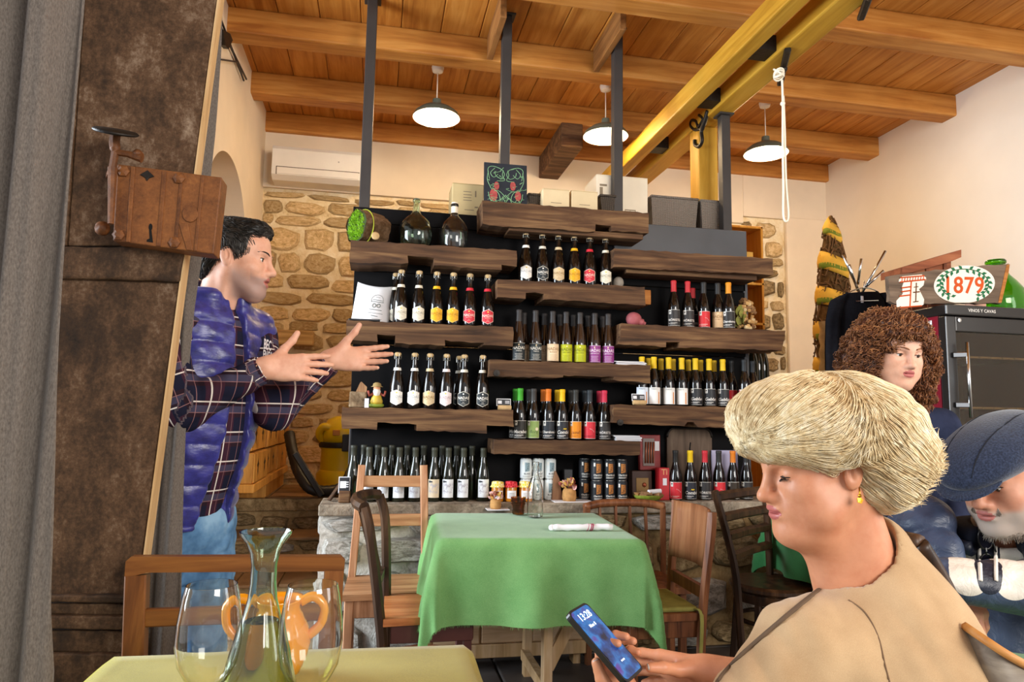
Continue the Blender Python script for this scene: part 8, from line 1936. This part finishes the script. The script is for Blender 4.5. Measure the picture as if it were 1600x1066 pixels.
for a, e, w_ in ((RSp, REp, RWp), (LSp, LEp, LWp)): Sj.cap(a, e, .080, .066, .05, disp=wj); Sj.cap(e, w_-nrm(w_-e)*.0, .064, .046, .04, disp=wj)
Sj.cap(np_+np.array((0, 0, .0)), np_+np.array((-.05, -.04, .13)), .074, .09, .01, sub=True)
WP = [np.array(on_cloth(Sj, pl, 1.54, 16, 0)) for pl in ([(1506, 812), (1510, 850), (1514, 905)], [(1572, 830), (1577, 865), (1580, 910)], [(1540, 820), (1543, 860), (1545, 910)])]
def jco(P):
    o = np.full((len(P), 3), .2)
    for k, ax in ((0, 0), (1, 0), (2, 1)):
        if len(WP[k]): o[:, ax] = np.minimum(o[:, ax], np.linalg.norm(P[:, None]-WP[k][None], axis=2).min(1))
    return o
np_mesh('jacket', [Sj.mesh()], m_jk, pm, attr=jco)
def ringc(r, z, rad, m, name): return obj(name, MB().tube([V(np_+np.array((-.01, -.01, z))+Ftp.s*r*math.cos(a)+Ftp.f*(r*.95*math.sin(a))+np.array((0, 0, -.018*max(0, math.sin(a))))) for a in np.linspace(-4.2, 1.05, 26)], rad, 8), m, pm, True, world=True)
ringc(.082, -.012, .026, m_jd, 'collar'); ringc(.105, -.035, .018, m_jk, 'collar_edge')
for sg in (-1, 1):
    P = on_cloth(Sj, [(1527+(sg > 0)*30, 815+(sg > 0)*14), (1530+(sg > 0)*26, 860), (1532+(sg > 0)*24, 908)], 1.54, 20, .002)
    if len(P) > 2: obj('piping', MB().tube(P, .004, 5), m_jw, pm, True, world=True)
gl = on_cloth(Sj, [(1540, 835), (1541, 862), (1543, 895)], 1.54, 12, .02)
if len(gl) > 3:
    t = thing('sunglasses', 'dark sunglasses hanging from the jacket front of the man in the cap', 'glasses', tuple(gl[-1])); c0 = gl[len(gl)//2]; R3 = V(_rt); U3 = V((0, 0, 1)); N3 = -V(ray(1538, 862)).normalized()
    for k, dz in enumerate((.030, -.030)): obj('lens', MB().add([c0+U3*(dz+.024*math.sin(a))+R3*.016*math.cos(a)+N3*.004*d for d in (0, 1) for a in np.linspace(0, 6.283, 17)[:-1]], [tuple(range(16)), tuple(range(16, 32))]+[(i, (i+1) % 16, 16+(i+1) % 16, 16+i) for i in range(16)]), plain('lens_dark', '#15121c', .08, 0, .6), t, world=True); obj('lens_rim', MB().tube([c0+U3*(dz+.025*math.sin(a))+R3*.017*math.cos(a)+N3*.003 for a in np.linspace(0, 6.283, 17)[:-1]], .0022, 5, closed=True), m_blk, t, True, world=True)
    obj('bridge', MB().tube([c0+U3*.008+N3*.004, c0+N3*.007, c0-U3*.008+N3*.004], .002, 5), m_blk, t, world=True); obj('temple_arm', MB().tube([c0+U3*.05+R3*.01, c0+U3*.0+R3*.022, c0-U3*.07+R3*.016], .0022, 5), m_blk, t, True, world=True)
Stp = SDF((.7, .8, .03), (2.15, 2.15, .75), .012)
for q in (-1, 1): h_ = hpp+Ftp.s*q*.09; kn_ = h_+Ftp.f*.40; kn_[2] = h_[2]-.01; an = kn_+np.array((0, 0, -kn_[2]+.10)); Stp.chain([h_, kn_, an], [.10, .078, .062], k=.03)
np_mesh('trousers', [Stp.mesh()], plain('trouser_dark', '#2a2c34', .9), pm)
t = thing('dining_chair', 'dark chair under the man in the flat cap', 'chair', (float(hpp[0]), float(hpp[1]), 0)); hx, hy, hz = [float(v) for v in hpp]; sz = hz-.115
obj('seat', MB().box((hx-.2, hy-.2, sz-.03), (hx+.2, hy+.2, sz), .008), m_dk, t, world=True)
for a in (-.17, .17):
    for c in (-.17, .17): obj('leg', MB().bar((hx+a, hy+c, 0), (hx+a, hy+c, sz-.03), .035, .035), m_dk, t, world=True)
